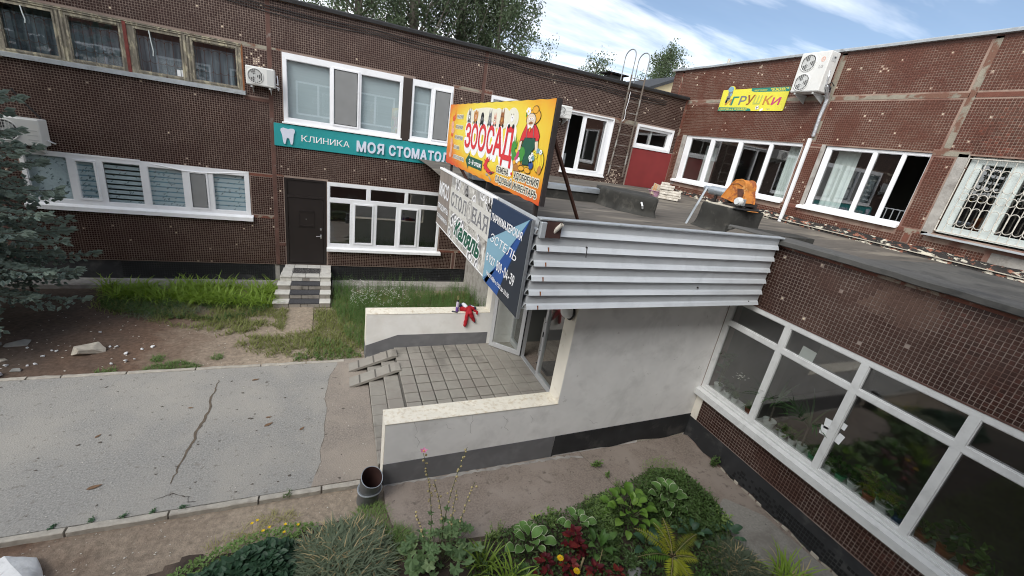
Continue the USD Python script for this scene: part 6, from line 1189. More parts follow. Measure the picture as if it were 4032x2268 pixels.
# ---------------------------------------------------------------- jacket, bottle and phone on the far parapet
PX, PZ = 2.6, 1.132
BT = thing('drink_bottle', 'violet and clear drinking bottle with a yellow loop on the far parapet', 'bottle', (2.58, 8.60, PZ))
MB().lathe([(0, 0), (0.034, 0), (0.038, 0.01), (0.038, 0.115), (0.036, 0.12)], (2.58, 8.60, PZ), 16).build('lower_body', 'plastic_violet', BT, smooth=40)
MB().lathe([(0.036, 0.12), (0.037, 0.19), (0.033, 0.235), (0.024, 0.255)], (2.58, 8.60, PZ), 16).build('upper_body', 'plastic_clear', BT, smooth=40)
MB().lathe([(0.026, 0.25), (0.026, 0.285), (0.012, 0.295), (0, 0.297)], (2.58, 8.60, PZ), 14).build('cap', 'black_rubber', BT)
an = np.linspace(0, 2 * np.pi, 17); MB().tube(np.column_stack([2.572 + 0.02 * np.cos(an), 8.60 + 0 * an, PZ + 0.345 + 0.05 * np.sin(an)]), 0.0055, 6, caps=False).build('loop', 'bud_buff', BT)
PH = thing('phone', 'small black phone lying on the far parapet beside the bottle', 'phone', (2.53, 8.55, PZ))
fr = Frame((2.52, 8.565, PZ), (0.86, -0.5, 0), (0.5, 0.86, 0)); MB(fr).box(-0.07, -0.035, 0, 0.07, 0.035, 0.010, 0.003).build('body', 'black_rubber', PH); MB(fr).box(-0.064, -0.03, 0.010, 0.064, 0.03, 0.0112).build('screen', 'ac_dark', PH)
JK = thing('jacket', 'red and navy jacket thrown over the far parapet with its sleeves hanging', 'jacket', (2.82, 8.6, PZ))
def cloth(pts, m, name, par, seed, amp=0.012, flat=1.0):
    """limp cloth piece: hull of balls along a chain, wrinkled"""
    import manifold3d as mf
    M_ = None
    for (a, ra), (b, rb) in zip(pts[:-1], pts[1:]):
        s1 = mf.Manifold.sphere(ra, 16).scale((1, 1, flat)).translate(a); s2 = mf.Manifold.sphere(rb, 16).scale((1, 1, flat)).translate(b)
        h = mf.Manifold.batch_hull([s1, s2]); M_ = h if M_ is None else M_ + h
    M_ = M_.refine_to_length(0.02); ms = M_.to_mesh(); t = trimesh.Trimesh(ms.vert_properties[:, :3], ms.tri_verts, process=True)
    trimesh.smoothing.filter_taubin(t, iterations=6)
    q = np.array(t.vertices); t.vertices = q + t.vertex_normals * (amp * 2 * (meshkit.fbm(q * 22, 3, seed) - 0.5))[:, None]
    return MB().tm(t).build(name, m, par, smooth=True)
cloth([((2.70, 8.64, PZ + 0.05), 0.055), ((2.82, 8.60, PZ + 0.06), 0.07), ((2.95, 8.62, PZ + 0.055), 0.06)], 'cloth_red', 'body', JK, 1, 0.02)
cloth([((2.86, 8.56, PZ + 0.06), 0.06), ((2.88, 8.49, PZ + 0.0), 0.055), ((2.93, 8.48, PZ - 0.10), 0.05), ((2.99, 8.478, PZ - 0.20), 0.028)], 'cloth_red', 'sleeve', JK, 2, 0.014)
cloth([((2.83, 8.55, PZ + 0.03), 0.05), ((2.80, 8.485, PZ - 0.05), 0.045), ((2.79, 8.475, PZ - 0.18), 0.045), ((2.775, 8.475, PZ - 0.31), 0.038)], 'cloth_red', 'sleeve', JK, 3, 0.012)
cloth([((3.0, 8.484, PZ - 0.19), 0.022), ((3.01, 8.478, PZ - 0.235), 0.018)], 'cloth_navy', 'cuff', JK, 4, 0.004)
cloth([((2.69, 8.69, PZ + 0.10), 0.05), ((2.76, 8.70, PZ + 0.13), 0.05)], 'cloth_navy', 'collar', JK, 5, 0.012)
cloth([((2.74, 8.66, PZ + 0.15), 0.045), ((2.79, 8.62, PZ + 0.11), 0.05)], 'cloth_white', 'lining', JK, 6, 0.012)
cloth([((2.92, 8.68, PZ + 0.09), 0.045), ((3.02, 8.64, PZ + 0.06), 0.045)], 'cloth_navy', 'shoulder', JK, 7, 0.014)
cloth([((2.93, 8.64, PZ + 0.115), 0.014), ((2.99, 8.62, PZ + 0.105), 0.014)], 'cloth_white', 'stripe', JK, 8, 0.003)
cloth([((3.0, 8.56, PZ + 0.03), 0.03), ((3.05, 8.54, PZ + 0.01), 0.03), ((3.05, 8.49, PZ - 0.03), 0.02)], 'cloth_red', 'hood', JK, 9, 0.01)
# ---------------------------------------------------------------- metal bin made of pipe
BN = thing('pipe_bin', 'dented dark metal pipe bin with a slanting rim at the end of the kerb', 'bin', (0.42, 4.72, -0.05))
tl = np.array([0.055, -0.02]); an = np.linspace(0, 2 * np.pi, 33)[:-1]
def ring(r, z, slant=0.0):
    c = np.array([0.415, 4.735]) + tl * z / 0.45
    return np.column_stack([c[0] + r * np.cos(an), c[1] + r * np.sin(an), z + slant * (-0.25 * np.cos(an) + np.sin(an) * 0.9) + 0.004 * np.sin(an * 3)])
def shell(rs):
    n = 32; V = np.vstack(rs); return V, [(i * n + j, i * n + (j + 1) % n, (i + 1) * n + (j + 1) % n, (i + 1) * n + j) for i in range(len(rs) - 1) for j in range(n)]
MB().add(*shell([ring(0.147, -0.08), ring(0.147, 0.02), ring(0.145, 0.2), ring(0.143, 0.40, 0.075)])).build('barrel', 'galvanised', BN, smooth=True) if False else None
MB().add(*shell([ring(0.147, -0.08), ring(0.147, 0.02), ring(0.145, 0.2), ring(0.143, 0.37, 0.07)])).build('barrel', 'dark_pipe' if 'dark_pipe' in MATS else 'hoop_steel', BN, smooth=True)
MB().add(*shell([ring(0.138, 0.37, 0.07), ring(0.14, 0.2), ring(0.14, 0.0)])).build('inside', 'bracket_brown', BN, smooth=True)
MB().tube(np.vstack([ring(0.1415, 0.372, 0.07), ring(0.1415, 0.372, 0.07)[:1]]), 0.006, 6, caps=False).build('rim', 'galvanised', BN)
MB().add(*shell([ring(0.146, 0.155), ring(0.162, 0.15), ring(0.166, 0.165), ring(0.160, 0.175), ring(0.146, 0.172)])).build('collar', 'hoop_steel', BN, smooth=30)
MB().tube(np.vstack([ring(0.1645, 0.17), ring(0.1645, 0.17)[:1]]), 0.005, 6, caps=False).build('collar_rim', 'galvanised', BN)
# ---------------------------------------------------------------- stones
def rock(x, y, z, sx, sy, sz, rot, seed, label, m, name='stone', pts=14, boxy=0.5):
    g = np.random.default_rng(seed); p = g.normal(size=(pts, 3)); p /= np.abs(p).max(1, keepdims=True) ** boxy * np.linalg.norm(p, axis=1, keepdims=True) ** (1 - boxy)
    h = trimesh.Trimesh(p * (sx, sy, sz)).convex_hull
    for _ in range(3): h = h.subdivide()
    q = np.array(h.vertices); r = max(sx, sy, sz); h.vertices = q + (meshkit.fbm(q / r * 2.2 + seed, 4, seed)[:, None] - 0.5) * 0.16 * h.vertex_normals * r
    trimesh.smoothing.filter_taubin(h, iterations=2)
    t = thing(name, label, 'stone', (x, y, z)); a = math.radians(rot); c, s_ = math.cos(a), math.sin(a)
    MB().tm(h, [[c, -s_, 0, x], [s_, c, 0, y], [0, 0, 1, z], [0, 0, 0, 1]]).build('rock', m, t, smooth=28); return t
rock(-4.50, 9.43, 0.03, 0.25, 0.16, 0.11, 28, 61, 'buff slab boulder lying on the bare dirt', 'stone_buff', 'boulder', 12, 0.85)
rock(-5.70, 9.86, 0.01, 0.18, 0.12, 0.05, 5, 62, 'flat dark grey slab stone near the spruce', 'stone_grey', 'slab_stone', 12, 0.9)
rock(-5.98, 9.80, 0.0, 0.10, 0.08, 0.06, 40, 63, 'grey stone at the left edge beside the slab stone', 'stone_grey')
rock(-5.62, 9.2, -0.01, 0.13, 0.08, 0.035, 10, 64, 'flat buff stone below the grey slab stone', 'stone_buff')
rock(-5.22, 8.84, 0.0, 0.08, 0.05, 0.035, 0, 65, 'grey buff stone close to the far kerb', 'stone_grey')
rock(-5.42, 8.72, 0.0, 0.075, 0.06, 0.045, 70, 66, 'whitish stone touching the far kerb at the left', 'stone_white')
rock(-3.17, 4.46, 0.02, 0.37, 0.27, 0.16, 6, 67, 'large white boulder in the near left corner', 'stone_white', 'boulder', 11, 0.8)
rock(3.54, 2.62, 0.05, 0.17, 0.12, 0.12, 20, 68, 'grey rounded stone between the red plants and the fern', 'stone_grey', 'stone')
pb = [(-4.63, 10.26), (-5.47, 9.67), (-5.06, 9.53), (-4.98, 9.5), (-5.09, 9.31), (-4.23, 9.6), (-4.12, 9.59), (-3.67, 9.45), (-3.52, 9.53), (-3.87, 9.3), (-3.78, 9.0), (-3.96, 8.92), (-5.07, 9.04), (-5.15, 8.99), (-5.45, 9.03), (-3.66, 9.05)]
g_ = np.random.default_rng(15)
src = rock(*pb[0], 0.0, 0.035, 0.028, 0.022, 30, 70, 'small white pebble on the bare dirt by the boulders', 'stone_white', 'pebble', 10)
setd(stage.GetPrimAtPath(src), group='white pebbles on the bare dirt')
copies(src, 'pebble', [(x, y, 0.0) for x, y in pb[1:]], list(g_.random(len(pb)) * 360), 'small white pebble on the bare dirt by the boulders', 'white pebbles on the bare dirt', list(0.6 + 0.7 * g_.random(len(pb))))
def scatter(name, m, n, region, z, size, seed, label, thick=0.3):
    g = np.random.default_rng(seed); mb = MB(); x0, x1, y0, y1 = region; V, F = [], []
    for i in range(n):
        x, y = x0 + g.random() * (x1 - x0), y0 + g.random() * (y1 - y0); s_ = size * (0.4 + g.random() ** 2 * 1.2); k = 6; a = np.sort(g.random(k)) * 6.283
        zz_ = z(x, y) if callable(z) else z
        p = np.column_stack([x + s_ * np.cos(a), y + s_ * np.sin(a) * 0.7, np.full(k, zz_)]); mb.add(np.vstack([p, [(x, y, zz_ + s_ * thick)]]), [(j, (j + 1) % k, k) for j in range(k)])
    mb.build(name, m, kind='stuff', label=label)
gz = lambda x, y: float(ground_z(np.array([x]), np.array([y]))[0]) + 0.004
scatter('gravel', 'litter_pale', 420, (-7, 1.0, 8.65, 12.3), gz, 0.014, 1, 'pale chips scattered over the dirt', 0.5)
scatter('gravel', 'litter_pale', 300, (-4.5, 0.4, 3.9, 4.97), gz, 0.011, 2, 'pale chips scattered over the near dirt', 0.5)
scatter('grit', 'litter_pale', 420, (-6.5, 0.5, 5.1, 8.5), 0.006, 0.009, 3, 'pale grit on the asphalt path', 0.4)
scatter('leaf_litter', 'litter_dark', 170, (-6.5, 0.5, 5.1, 8.5), 0.006, 0.021, 4, 'dark leaf scraps on the asphalt path', 0.15)
scatter('leaf_litter', 'litter_dark', 380, (0.7, 6.4, 2.8, 4.85), 0.004, 0.010, 5, 'dark scraps on the concrete apron', 0.3)
def fallen_leaf(x, y, r, s_, label):
    t = thing('fallen_leaf', label, 'leaf', (x, y, 0.006)); a = math.radians(r); c, d = math.cos(a), math.sin(a)
    o_ = [(-1, 0, 0), (-0.6, 0.32, 0.22), (0, 0.42, 0.15), (0.6, 0.25, 0.1), (1.15, 0, 0.25), (0.6, -0.25, 0.12), (0, -0.42, 0.2), (-0.6, -0.3, 0.1), (0, 0, 0.03)]
    V = [(x + s_ * (p * c - q * d), y + s_ * (p * d + q * c), 0.006 + s_ * w * 0.5) for p, q, w in o_]
    MB().add(V, [(i, (i + 1) % 8, 8) for i in range(8)]).build('blade', 'dry_leaf', t)
for (x, y, r, s_, l_) in ((-2.95, 5.68, 20, 0.075, 'largest dry leaf on the path, left of the long crack'), (-1.07, 6.60, 35, 0.07, 'curled dry leaf right of the long crack'), (-1.09, 6.80, 10, 0.045, 'dark dry leaf just behind the curled one'), (-1.47, 8.01, 15, 0.06, 'dry leaf on the path near the far kerb'), (-3.32, 6.75, 60, 0.045, 'small dry leaf in the middle of the path'), (-2.31, 7.27, 0, 0.04, 'small dark leaf left of the top of the crack'), (-0.55, 6.4, 50, 0.05, 'dry leaf close to the porch steps')): fallen_leaf(x, y, r, s_, l_)
# ---------------------------------------------------------------- the wing the picture is taken from (seen only in reflections, it closes the court)
OB = thing('rear_building', 'brown tiled wing with white windows that closes the court behind the viewer', 'building', (-2, -0.6, 0))
FO_ = Frame((0, -0.6, 0), (-1, 0, 0), (0, 1, 0))
oh = [(-6.0 + i * 3.0, b, -3.8 + i * 3.0, t_) for i in range(8) for b, t_ in ((1.2, 3.1), (4.6, 6.3))]
wall_with_holes(FO_, -6.5, 18.0, -0.1, 8.3, oh).build('wall', 'joint_brown', OB)
for h in oh:
    wd = (h[2] - h[0]); window(OB, FO_, h[0], h[2], h[1], h[3], [(h[0] + 0.08, h[0] + wd / 2 - 0.04, h[1] + 0.08, h[3] - 0.08), (h[0] + wd / 2 + 0.04, h[2] - 0.08, h[1] + 0.08, h[3] - 0.08)])
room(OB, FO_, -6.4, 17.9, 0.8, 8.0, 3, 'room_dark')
# ---------------------------------------------------------------- greenery
def blades(P, length, width, az, lean, droop, seed, segs=4, m=None):
    """grass and strap leaves as curved tapering strips; arrays of one value per blade"""
    g = np.random.default_rng(seed); n = len(P); t = np.linspace(0, 1, segs + 1)
    length, width, az, lean, droop = (np.broadcast_to(np.asarray(a, float), (n,)) for a in (length, width, az, lean, droop))
    ang = lean[:, None] + droop[:, None] * t[None] ** 1.3          # from the vertical
    ds = (length / segs)[:, None]
    r = np.cumsum(np.sin(ang) * ds, 1) - np.sin(ang[:, :1]) * ds; z = np.cumsum(np.cos(ang) * ds, 1) - np.cos(ang[:, :1]) * ds
    ca, sa = np.cos(az)[:, None], np.sin(az)[:, None]
    w = (width[:, None] * np.array([0.7, 1.0, 0.9, 0.6, 0.08])[None] if segs == 4 else width[:, None] * (1 - t ** 2)[None] * 1.0 + 1e-4) / 2
    cx, cy, cz = P[:, 0:1] + r * ca, P[:, 1:2] + r * sa, P[:, 2:3] + z
    L = np.stack([cx - sa * w, cy + ca * w, cz], -1); Rr = np.stack([cx + sa * w, cy - ca * w, cz], -1)
    V = np.concatenate([L, Rr], 1); k = segs + 1
    F = np.array([f for i in range(segs) for f in ((i, k + i, k + i + 1), (i, k + i + 1, i + 1))])
    return V.reshape(-1, 3), (F[None] + 2 * k * np.arange(n)[:, None, None]).reshape(-1, 3)
SHAPES = {
    'oval': ([(0, 0, 0), (0.3, 0.26, 0.03), (0.7, 0.22, 0.0), (1, 0, -0.06), (0.7, -0.22, 0.0), (0.3, -0.26, 0.03), (0.5, 0, -0.05)], [(0, 6, 1), (1, 6, 2), (2, 6, 3), (3, 6, 4), (4, 6, 5), (5, 6, 0)]),
    'diamond': ([(0, 0, 0), (0.45, 0.3, 0.05), (1, 0, -0.05), (0.45, -0.3, 0.05)], [(0, 2, 1), (0, 3, 2)]),
    'lance': ([(0, 0, 0), (0.4, 0.13, 0.02), (1, 0, -0.1), (0.4, -0.13, 0.02)], [(0, 2, 1), (0, 3, 2)]),
    'lance2': ([(0, 0, 0), (0.4, 0.085, 0.02), (1, 0, -0.1), (0.4, -0.085, 0.02)], [(0, 2, 1), (0, 3, 2)]),
    'heart': ([(0, 0, 0), (-0.08, 0.2, 0.02), (0.2, 0.40, 0.05), (0.6, 0.28, 0.0), (1, 0, -0.08), (0.6, -0.28, 0.0), (0.2, -0.40, 0.05), (-0.08, -0.2, 0.02), (0.4, 0, -0.06)], [(0, 8, 1), (1, 8, 2), (2, 8, 3), (3, 8, 4), (4, 8, 5), (5, 8, 6), (6, 8, 7), (7, 8, 0)]),
}
def leaves(P, size, az, pitch, roll, shape='diamond'):
    """flat leaves: each pointing along az, tipped up by pitch, rolled about its own axis"""
    T, F = SHAPES[shape]; T = np.array(T, float); F = np.array(F); n = len(P)
    size, az, pitch, roll = (np.broadcast_to(np.asarray(a, float), (n,)) for a in (size, az, pitch, roll))
    cp, sp, ca, sa, cr, sr = np.cos(pitch), np.sin(pitch), np.cos(az), np.sin(az), np.cos(roll), np.sin(roll)
    f = np.stack([cp * ca, cp * sa, sp], -1); s_ = np.stack([-sa, ca, 0 * sa], -1); up = np.cross(f, s_)
    s2 = s_ * cr[:, None] + up * sr[:, None]; u2 = np.cross(f, s2)
    V = P[:, None] + size[:, None, None] * (T[None, :, 0:1] * f[:, None] + T[None, :, 1:2] * s2[:, None] + T[None, :, 2:3] * u2[:, None])
    return V.reshape(-1, 3), (F[None] + len(T) * np.arange(n)[:, None, None]).reshape(-1, 3)
def inside(poly, X, Y):
    from shapely import points as spts, contains
    return contains(poly, spts(X, Y))
def sample(poly, n, seed):
    g = np.random.default_rng(seed); x0, y0, x1, y1 = poly.bounds; X = x0 + g.random(n * 3) * (x1 - x0); Y = y0 + g.random(n * 3) * (y1 - y0); k = inside(poly, X, Y)
    return X[k][:n], Y[k][:n]
def gzv(x, y): return ground_z(x, y)
# --- lawn, weeds, strap leaves between the path and the clinic
lawn_poly = Polygon([(-5.6, 12.6), (-5.3, 11.5), (-4.4, 10.85), (-3.6, 10.5), (-2.72, 10.1), (-2.3, 9.6), (-1.9, 9.2), (-1.35, 8.8), (-0.3, 8.66), (0.56, 8.66), (0.56, 8.9), (4.2, 8.95), (4.2, 12.6)])
X, Y = sample(lawn_poly, 34000, 41); d_ = meshkit.fbm(np.column_stack([X * 1.3, Y * 1.3, X * 0]), 4, 9)
ed_ = np.array([lawn_poly.exterior.distance(Point(a, b)) for a, b in zip(X, Y)]); g_ = np.random.default_rng(42)
k = (d_ > 0.36 - 0.12 * (ed_ > .4)) & (g_.random(len(X)) < np.clip(ed_ / 0.4 + 0.15, 0, 1)) & ~((X > -1.22) & (X < -0.58) & (Y > 9.95) & (Y < 11.7)) & ~((X > -1.65) & (X < -0.15) & (Y > 11.3)); X, Y = X[k], Y[k]; n = len(X)
MB().add(*blades(np.column_stack([X, Y, gzv(X, Y)]), 0.08 + 0.13 * g_.random(n), 0.009 + 0.006 * g_.random(n), g_.random(n) * 6.28, 0.1 + 0.6 * g_.random(n), 0.5 + 1.0 * g_.random(n), 43)).build('lawn_grass', 'blade_lawn', kind='stuff', label='rough yellowish lawn grass between path and clinic')
tuft_poly = Polygon([(-3.5, 8.65), (-2.6, 8.64), (-2.5, 8.75), (-2.9, 8.92), (-3.3, 8.85)]).union(Polygon([(-4.2, 8.68), (-3.8, 8.66), (-3.85, 8.8)])).union(Point(-3.3, 9.05).buffer(0.12)).union(Point(-2.3, 9.0).buffer(0.1))
X, Y = sample(tuft_poly, 1200, 44); n = len(X); MB().add(*blades(np.column_stack([X, Y, gzv(X, Y)]), 0.04 + 0.09 * g_.random(n), 0.007, g_.random(n) * 6.28, 0.1 + 0.6 * g_.random(n), 0.5 + g_.random(n), 45)).build('kerb_grass', 'leaf_cover', kind='stuff', label='dark green grass tuft growing along the far kerb')
strap_poly = Polygon([(-5.55, 12.75), (-5.3, 12.0), (-4.3, 11.75), (-3.2, 11.6), (-2.2, 11.45), (-1.62, 11.35), (-1.62, 12.72)])
X, Y = sample(strap_poly, 3000, 46); dn = meshkit.fbm(np.column_stack([X * 2.2, Y * 2.2, X * 0]), 3, 19); k = dn > 0.40; X, Y = X[k], Y[k]; n = len(X)
MB().add(*blades(np.column_stack([X, Y, gzv(X, Y)]), 0.34 + 0.32 * g_.random(n), 0.018 + 0.014 * g_.random(n), g_.random(n) * 6.28, 0.12 + 0.35 * g_.random(n), 0.7 + 1.1 * g_.random(n), 47)).build('strap_leaf_bed', 'blade_bright', kind='stuff', label='bright green strap leaved plants along the clinic wall left of the steps')
X, Y = sample(Point(-4.0, 11.3).buffer(0.5).union(Point(-3.3, 11.25).buffer(0.3)), 500, 48); n = len(X); MB().add(*blades(np.column_stack([X, Y, gzv(X, Y)]), 0.2 + 0.2 * g_.random(n), 0.008, g_.random(n) * 6.28, 0.4 + 0.5 * g_.random(n), 0.6 + g_.random(n), 49)).build('grey_grass', 'blade_tuft', kind='stuff', label='greyish dry grass in front of the strap leaved plants')
def weeds(poly, n, h, seed, name, m, label, size=0.05, shape='lance', per=16, stem=True):
    g = np.random.default_rng(seed); X, Y = sample(poly, n, seed); n = len(X); dn = meshkit.fbm(np.column_stack([X * 1.7, Y * 1.7, X * 0]), 3, seed); k = dn > 0.36; X, Y, dn = X[k], Y[k], dn[k]; n = len(X)
    H = h * (0.45 + 0.8 * g.random(n)) * np.clip(dn * 2, 0.6, 1.3); lx, ly = g.normal(0, 0.16, n), g.normal(0, 0.16, n); z0 = gzv(X, Y)
    t = np.tile(np.linspace(0.15, 1.0, per), n); i = np.repeat(np.arange(n), per)
    P = np.column_stack([X[i] + lx[i] * t * H[i], Y[i] + ly[i] * t * H[i], z0[i] + H[i] * t])
    N = len(P); mb = MB().add(*leaves(P, size * (1.25 - 0.7 * t) * (0.7 + 0.6 * g.random(N)), g.random(N) * 6.28, -0.2 + 0.7 * g.random(N), g.normal(0, 0.5, N), shape))
    if stem:
        Q = np.column_stack([X, Y, z0]); mb.add(*blades(Q, H, 0.006, np.arctan2(ly, lx), np.hypot(lx, ly), 0.0, seed))
    mb.build(name, m, kind='stuff', label=label); return X, Y, z0 + H
weed_poly = Polygon([(-0.15, 12.75), (-0.15, 11.2), (0.0, 10.6), (0.15, 9.6), (0.5, 9.0), (4.3, 8.95), (4.3, 12.75)])
WX, WY, WZ = weeds(weed_poly, 3200, 0.50, 51, 'weed_bed', 'leaf_weed', 'tall dense weeds between the steps and the porch')
weeds(Polygon([(-5.3, 11.9), (-1.65, 11.6), (-1.65, 11.2), (-2.4, 10.6), (-3.8, 10.9), (-5.0, 11.4)]), 900, 0.18, 52, 'low_weeds', 'leaf_weed', 'low dark weeds in front of the strap leaved plants', 0.045, 'diamond', 8)
weeds(Polygon([(-0.5, 9.9), (0.5, 8.8), (0.56, 8.66), (-0.9, 8.66), (-0.6, 9.4)]), 200, 0.12, 53, 'low_weeds', 'leaf_weed', 'low weeds at the left end of the far parapet', 0.04, 'diamond', 8)
weeds(Polygon([(-5.6, 12.85), (4.2, 12.85), (4.2, 12.7), (-5.6, 12.7)]).difference(R(-1.6, 12, -0.1, 13)), 130, 0.38, 54, 'wall_weeds', 'leaf_weed', 'thin weeds standing against the clinic plinth', 0.05, 'lance', 9)
k = (WX > 0.3) & (WX < 1.9) & (WY > 10.6) & (WY < 11.9); P = np.column_stack([WX[k], WY[k], WZ[k] + 0.02])[:150]; P = np.repeat(P, 3, 0) + g_.normal(0, 0.02, (len(P) * 3, 3))
MB().add(*leaves(P, 0.028, g_.random(len(P)) * 6.28, 0.2, 0.0, 'oval')).build('white_flowers', 'petal_white', kind='stuff', label='tiny white flowers among the weeds')
# --- spruce
SX, SY = -7.6, 10.55
SPR = thing('spruce_tree', 'large blue spruce with drooping grey green branches at the left edge', 'tree', (SX, SY, 0))
zt = np.linspace(-0.1, 12.5, 14); MB().tube(np.column_stack([SX + 0.03 * np.sin(zt), SY + 0 * zt, zt]), 0.20 * (1 - zt / 13.5) + 0.01, 10).build('trunk', 'bark_dark', SPR)
g = np.random.default_rng(77); tw = MB(); Ps, Ds, Ls = [], [], []
for wh, zb in enumerate(np.arange(0.9, 12.0, 0.30)):
    nb = 11 if zb < 7 else 8
    for b in range(nb):
        a = b / nb * 6.283 + wh * 0.83 + g.normal(0, 0.12); L = (2.75 * (1 - zb / 13.5) + 0.1) * (0.82 + 0.3 * g.random())
        facing = math.cos(a - (-0.9))
        if 4.5 < zb < 5.5 and math.cos(a) > 0.25: L *= 0.55
        if facing < -0.5 and g.random() < 0.5: continue
        t = np.linspace(0, 1, 9); drop = 0.12 * L + 0.30 * L * (1 - zb / 13)
        br = np.column_stack([SX + L * t * math.cos(a), SY + L * t * math.sin(a), zb + 0.12 * L * t - drop * t ** 1.5 + 0.16 * L * t ** 4])
        tw.tube(br, 0.022 * (1 - t) + 0.004, 5, caps=False)
        m_ = int(L / 0.06)
        for q in range(2, m_):
            tt = q / m_; c = np.array([np.interp(tt, t, br[:, j]) for j in range(3)]); sd = 1 if q % 2 else -1
            l2 = (0.62 * (1 - tt) * L / 2.2 + 0.13) * (0.7 + 0.5 * g.random()); a2 = a + sd * (0.75 + 0.3 * g.random()); k2 = max(2, int(l2 / 0.075))
            for s_ in range(k2):
                u_ = (s_ + 0.6) / k2; Ps.append(c + np.array([math.cos(a2), math.sin(a2), -0.35 * u_ + 0.05]) * l2 * u_); aa = a2 + g.normal(0, 0.5); Ds.append((aa, g.normal(-0.05, 0.35))); Ls.append(0.105 * (0.75 + 0.5 * g.random()))
        for q in range(5): Ps.append(br[-1] + g.normal(0, 0.02, 3)); Ds.append((a + g.normal(0, 0.5), g.normal(0, 0.25))); Ls.append(0.13)
tw.build('branches', 'bark_dark', SPR, kind='stuff')
Ps, Ds, Ls = np.array(Ps), np.array(Ds), np.array(Ls); V, F, off = [], [], 0
for r_ in (0.0, 1.57):
    T = SHAPES['diamond']; v, f = leaves(Ps, Ls * 1.25, Ds[:, 0], Ds[:, 1], r_ + 0 * Ls, 'diamond'); V.append(v); F.append(f + off); off += len(v)
mb = MB().add(np.vstack(V), np.vstack(F))
k = 5; idx = np.repeat(np.arange(len(Ps)), k); u_ = np.tile(np.linspace(0.1, 0.8, k), len(Ps)); ca, sa, cp, sp_ = np.cos(Ds[idx, 0]), np.sin(Ds[idx, 0]), np.cos(Ds[idx, 1]), np.sin(Ds[idx, 1])
Q = Ps[idx] + (Ls[idx] * u_)[:, None] * np.column_stack([cp * ca, cp * sa, sp_])
mb.add(*leaves(Q, 0.042, Ds[idx, 0] + np.tile([0.8, -0.8, 0.7, -0.7, 0.0], len(Ps)), Ds[idx, 1] + g.normal(0.1, 0.5, len(Q)), g.random(len(Q)) * 3, 'lance'))
mb.build('needles', 'needle_blue', SPR, kind='stuff')
MB().tube([(-6.62, 12.3, -0.05), (-6.6, 12.3, 0.5), (-6.66, 12.32, 0.8)], 0.03, 6).build('dead_stem', 'bark_dark', thing('dead_stem', 'short dark dead stem under the spruce by the wall', 'stem', (-6.6, 12.3, 0)), smooth=False)
# --- poplars behind the roofs
def poplar(name, label, x, y, h, wid, nl, seed, group=None, leaf=0.13, z0=0.0, low=0.25):
    g = np.random.default_rng(seed); t = thing(name, label, 'tree', (x, y, z0), group); limbs = []
    zt = np.linspace(0, h * 0.93, 10); wob_ = 0.12 * np.sin(zt * 0.7 + seed); tr = MB().tube(np.column_stack([x + wob_, y + wob_ * 0.5, z0 + zt]), 0.30 * (1 - zt / h) ** 0.8 * h / 16 + 0.02, 9)
    C = []
    for i in range(int(h * 5.0)):
        zb = h * (low + (0.96 - low) * (i / (h * 5.0))) ; a = i * 2.4 + g.normal(0, 0.3); prof = math.sin(math.pi * np.clip((zb / h - low * 0.6) / (1.02 - low * 0.6), 0.02, 1) ** 0.8) ** 0.7
        L = wid * prof * (0.65 + 0.6 * g.random()) + 0.3; up = 0.75 + 0.6 * g.random()
        s_ = np.linspace(0, 1, 5); p = np.column_stack([x + L * s_ * math.cos(a) * 0.9, y + L * s_ * math.sin(a) * 0.9, z0 + zb - 0.4 + L * up * s_ ** 1.4]); tr.tube(p, 0.045 * (1 - s_) * h / 16 + 0.008, 4, caps=False)
        for q in range(9): u_ = 0.25 + 0.8 * g.random(); C.append([np.interp(u_, s_, p[:, j]) for j in range(3)] + [0.22 + 0.30 * g.random()])
    tr.build('trunk', 'bark', t); C = np.array(C); ci = g.integers(0, len(C), nl); dr = g.normal(size=(nl, 3)); dr /= np.linalg.norm(dr, axis=1, keepdims=True)
    P = C[ci, :3] + dr * (C[ci, 3] * g.random(nl) ** 0.4 * 1.25)[:, None] * np.array([1, 1, 1.35])
    MB().add(*leaves(P, leaf * (0.6 + 0.6 * g.random(nl)), g.random(nl) * 6.28, g.normal(-0.5, 0.6, nl), g.normal(0, 0.8, nl), 'diamond')).build('crown', 'leaf_poplar', t, kind='stuff'); return t
poplar('poplar_tree', 'tall poplar rising behind the clinic roof, leftmost of the big ones', 0.7, 24.5, 17, 2.3, 40000, 1, 'poplars behind the clinic')
poplar('poplar_tree', 'tall dense poplar behind the clinic roof above the white windows', 3.3, 24.0, 19, 2.6, 52000, 2, 'poplars behind the clinic')
poplar('poplar_tree', 'tall poplar behind the clinic roof above the billboard', 5.9, 24.8, 18, 2.6, 52000, 3, 'poplars behind the clinic')
poplar('poplar_tree', 'poplar behind the clinic roof, rightmost of the big ones with a ragged edge', 7.7, 23.6, 14.2, 2.3, 38000, 4, 'poplars behind the clinic')
poplar('young_poplar', 'thin pale young poplar behind the roof left of the ladder hoops', 16.4, 28, 11.6, 1.2, 6000, 5, None, 0.15)
poplar('young_poplar', 'low bushy tree top behind the roof vent', 17.9, 28.5, 10.0, 1.6, 5000, 6, None, 0.15)
poplar('poplar_tree', 'slender poplar behind the roof right of the ladder', 25.2, 32, 14.4, 1.75, 18000, 7, None, 0.17)
poplar('poplar_tree', 'shorter thin poplar just right of the slender one', 26.8, 31.5, 12.6, 1.1, 7000, 8, None, 0.17)
poplar('young_poplar', 'small distant poplar just above the end of the brown building', 29.5, 34, 13.2, 1.0, 6000, 9, None, 0.18)
poplar('young_poplar', 'tiny tree top beside the hoops of the ladder', 19.8, 28, 9.6, 0.8, 2000, 10, None, 0.15)

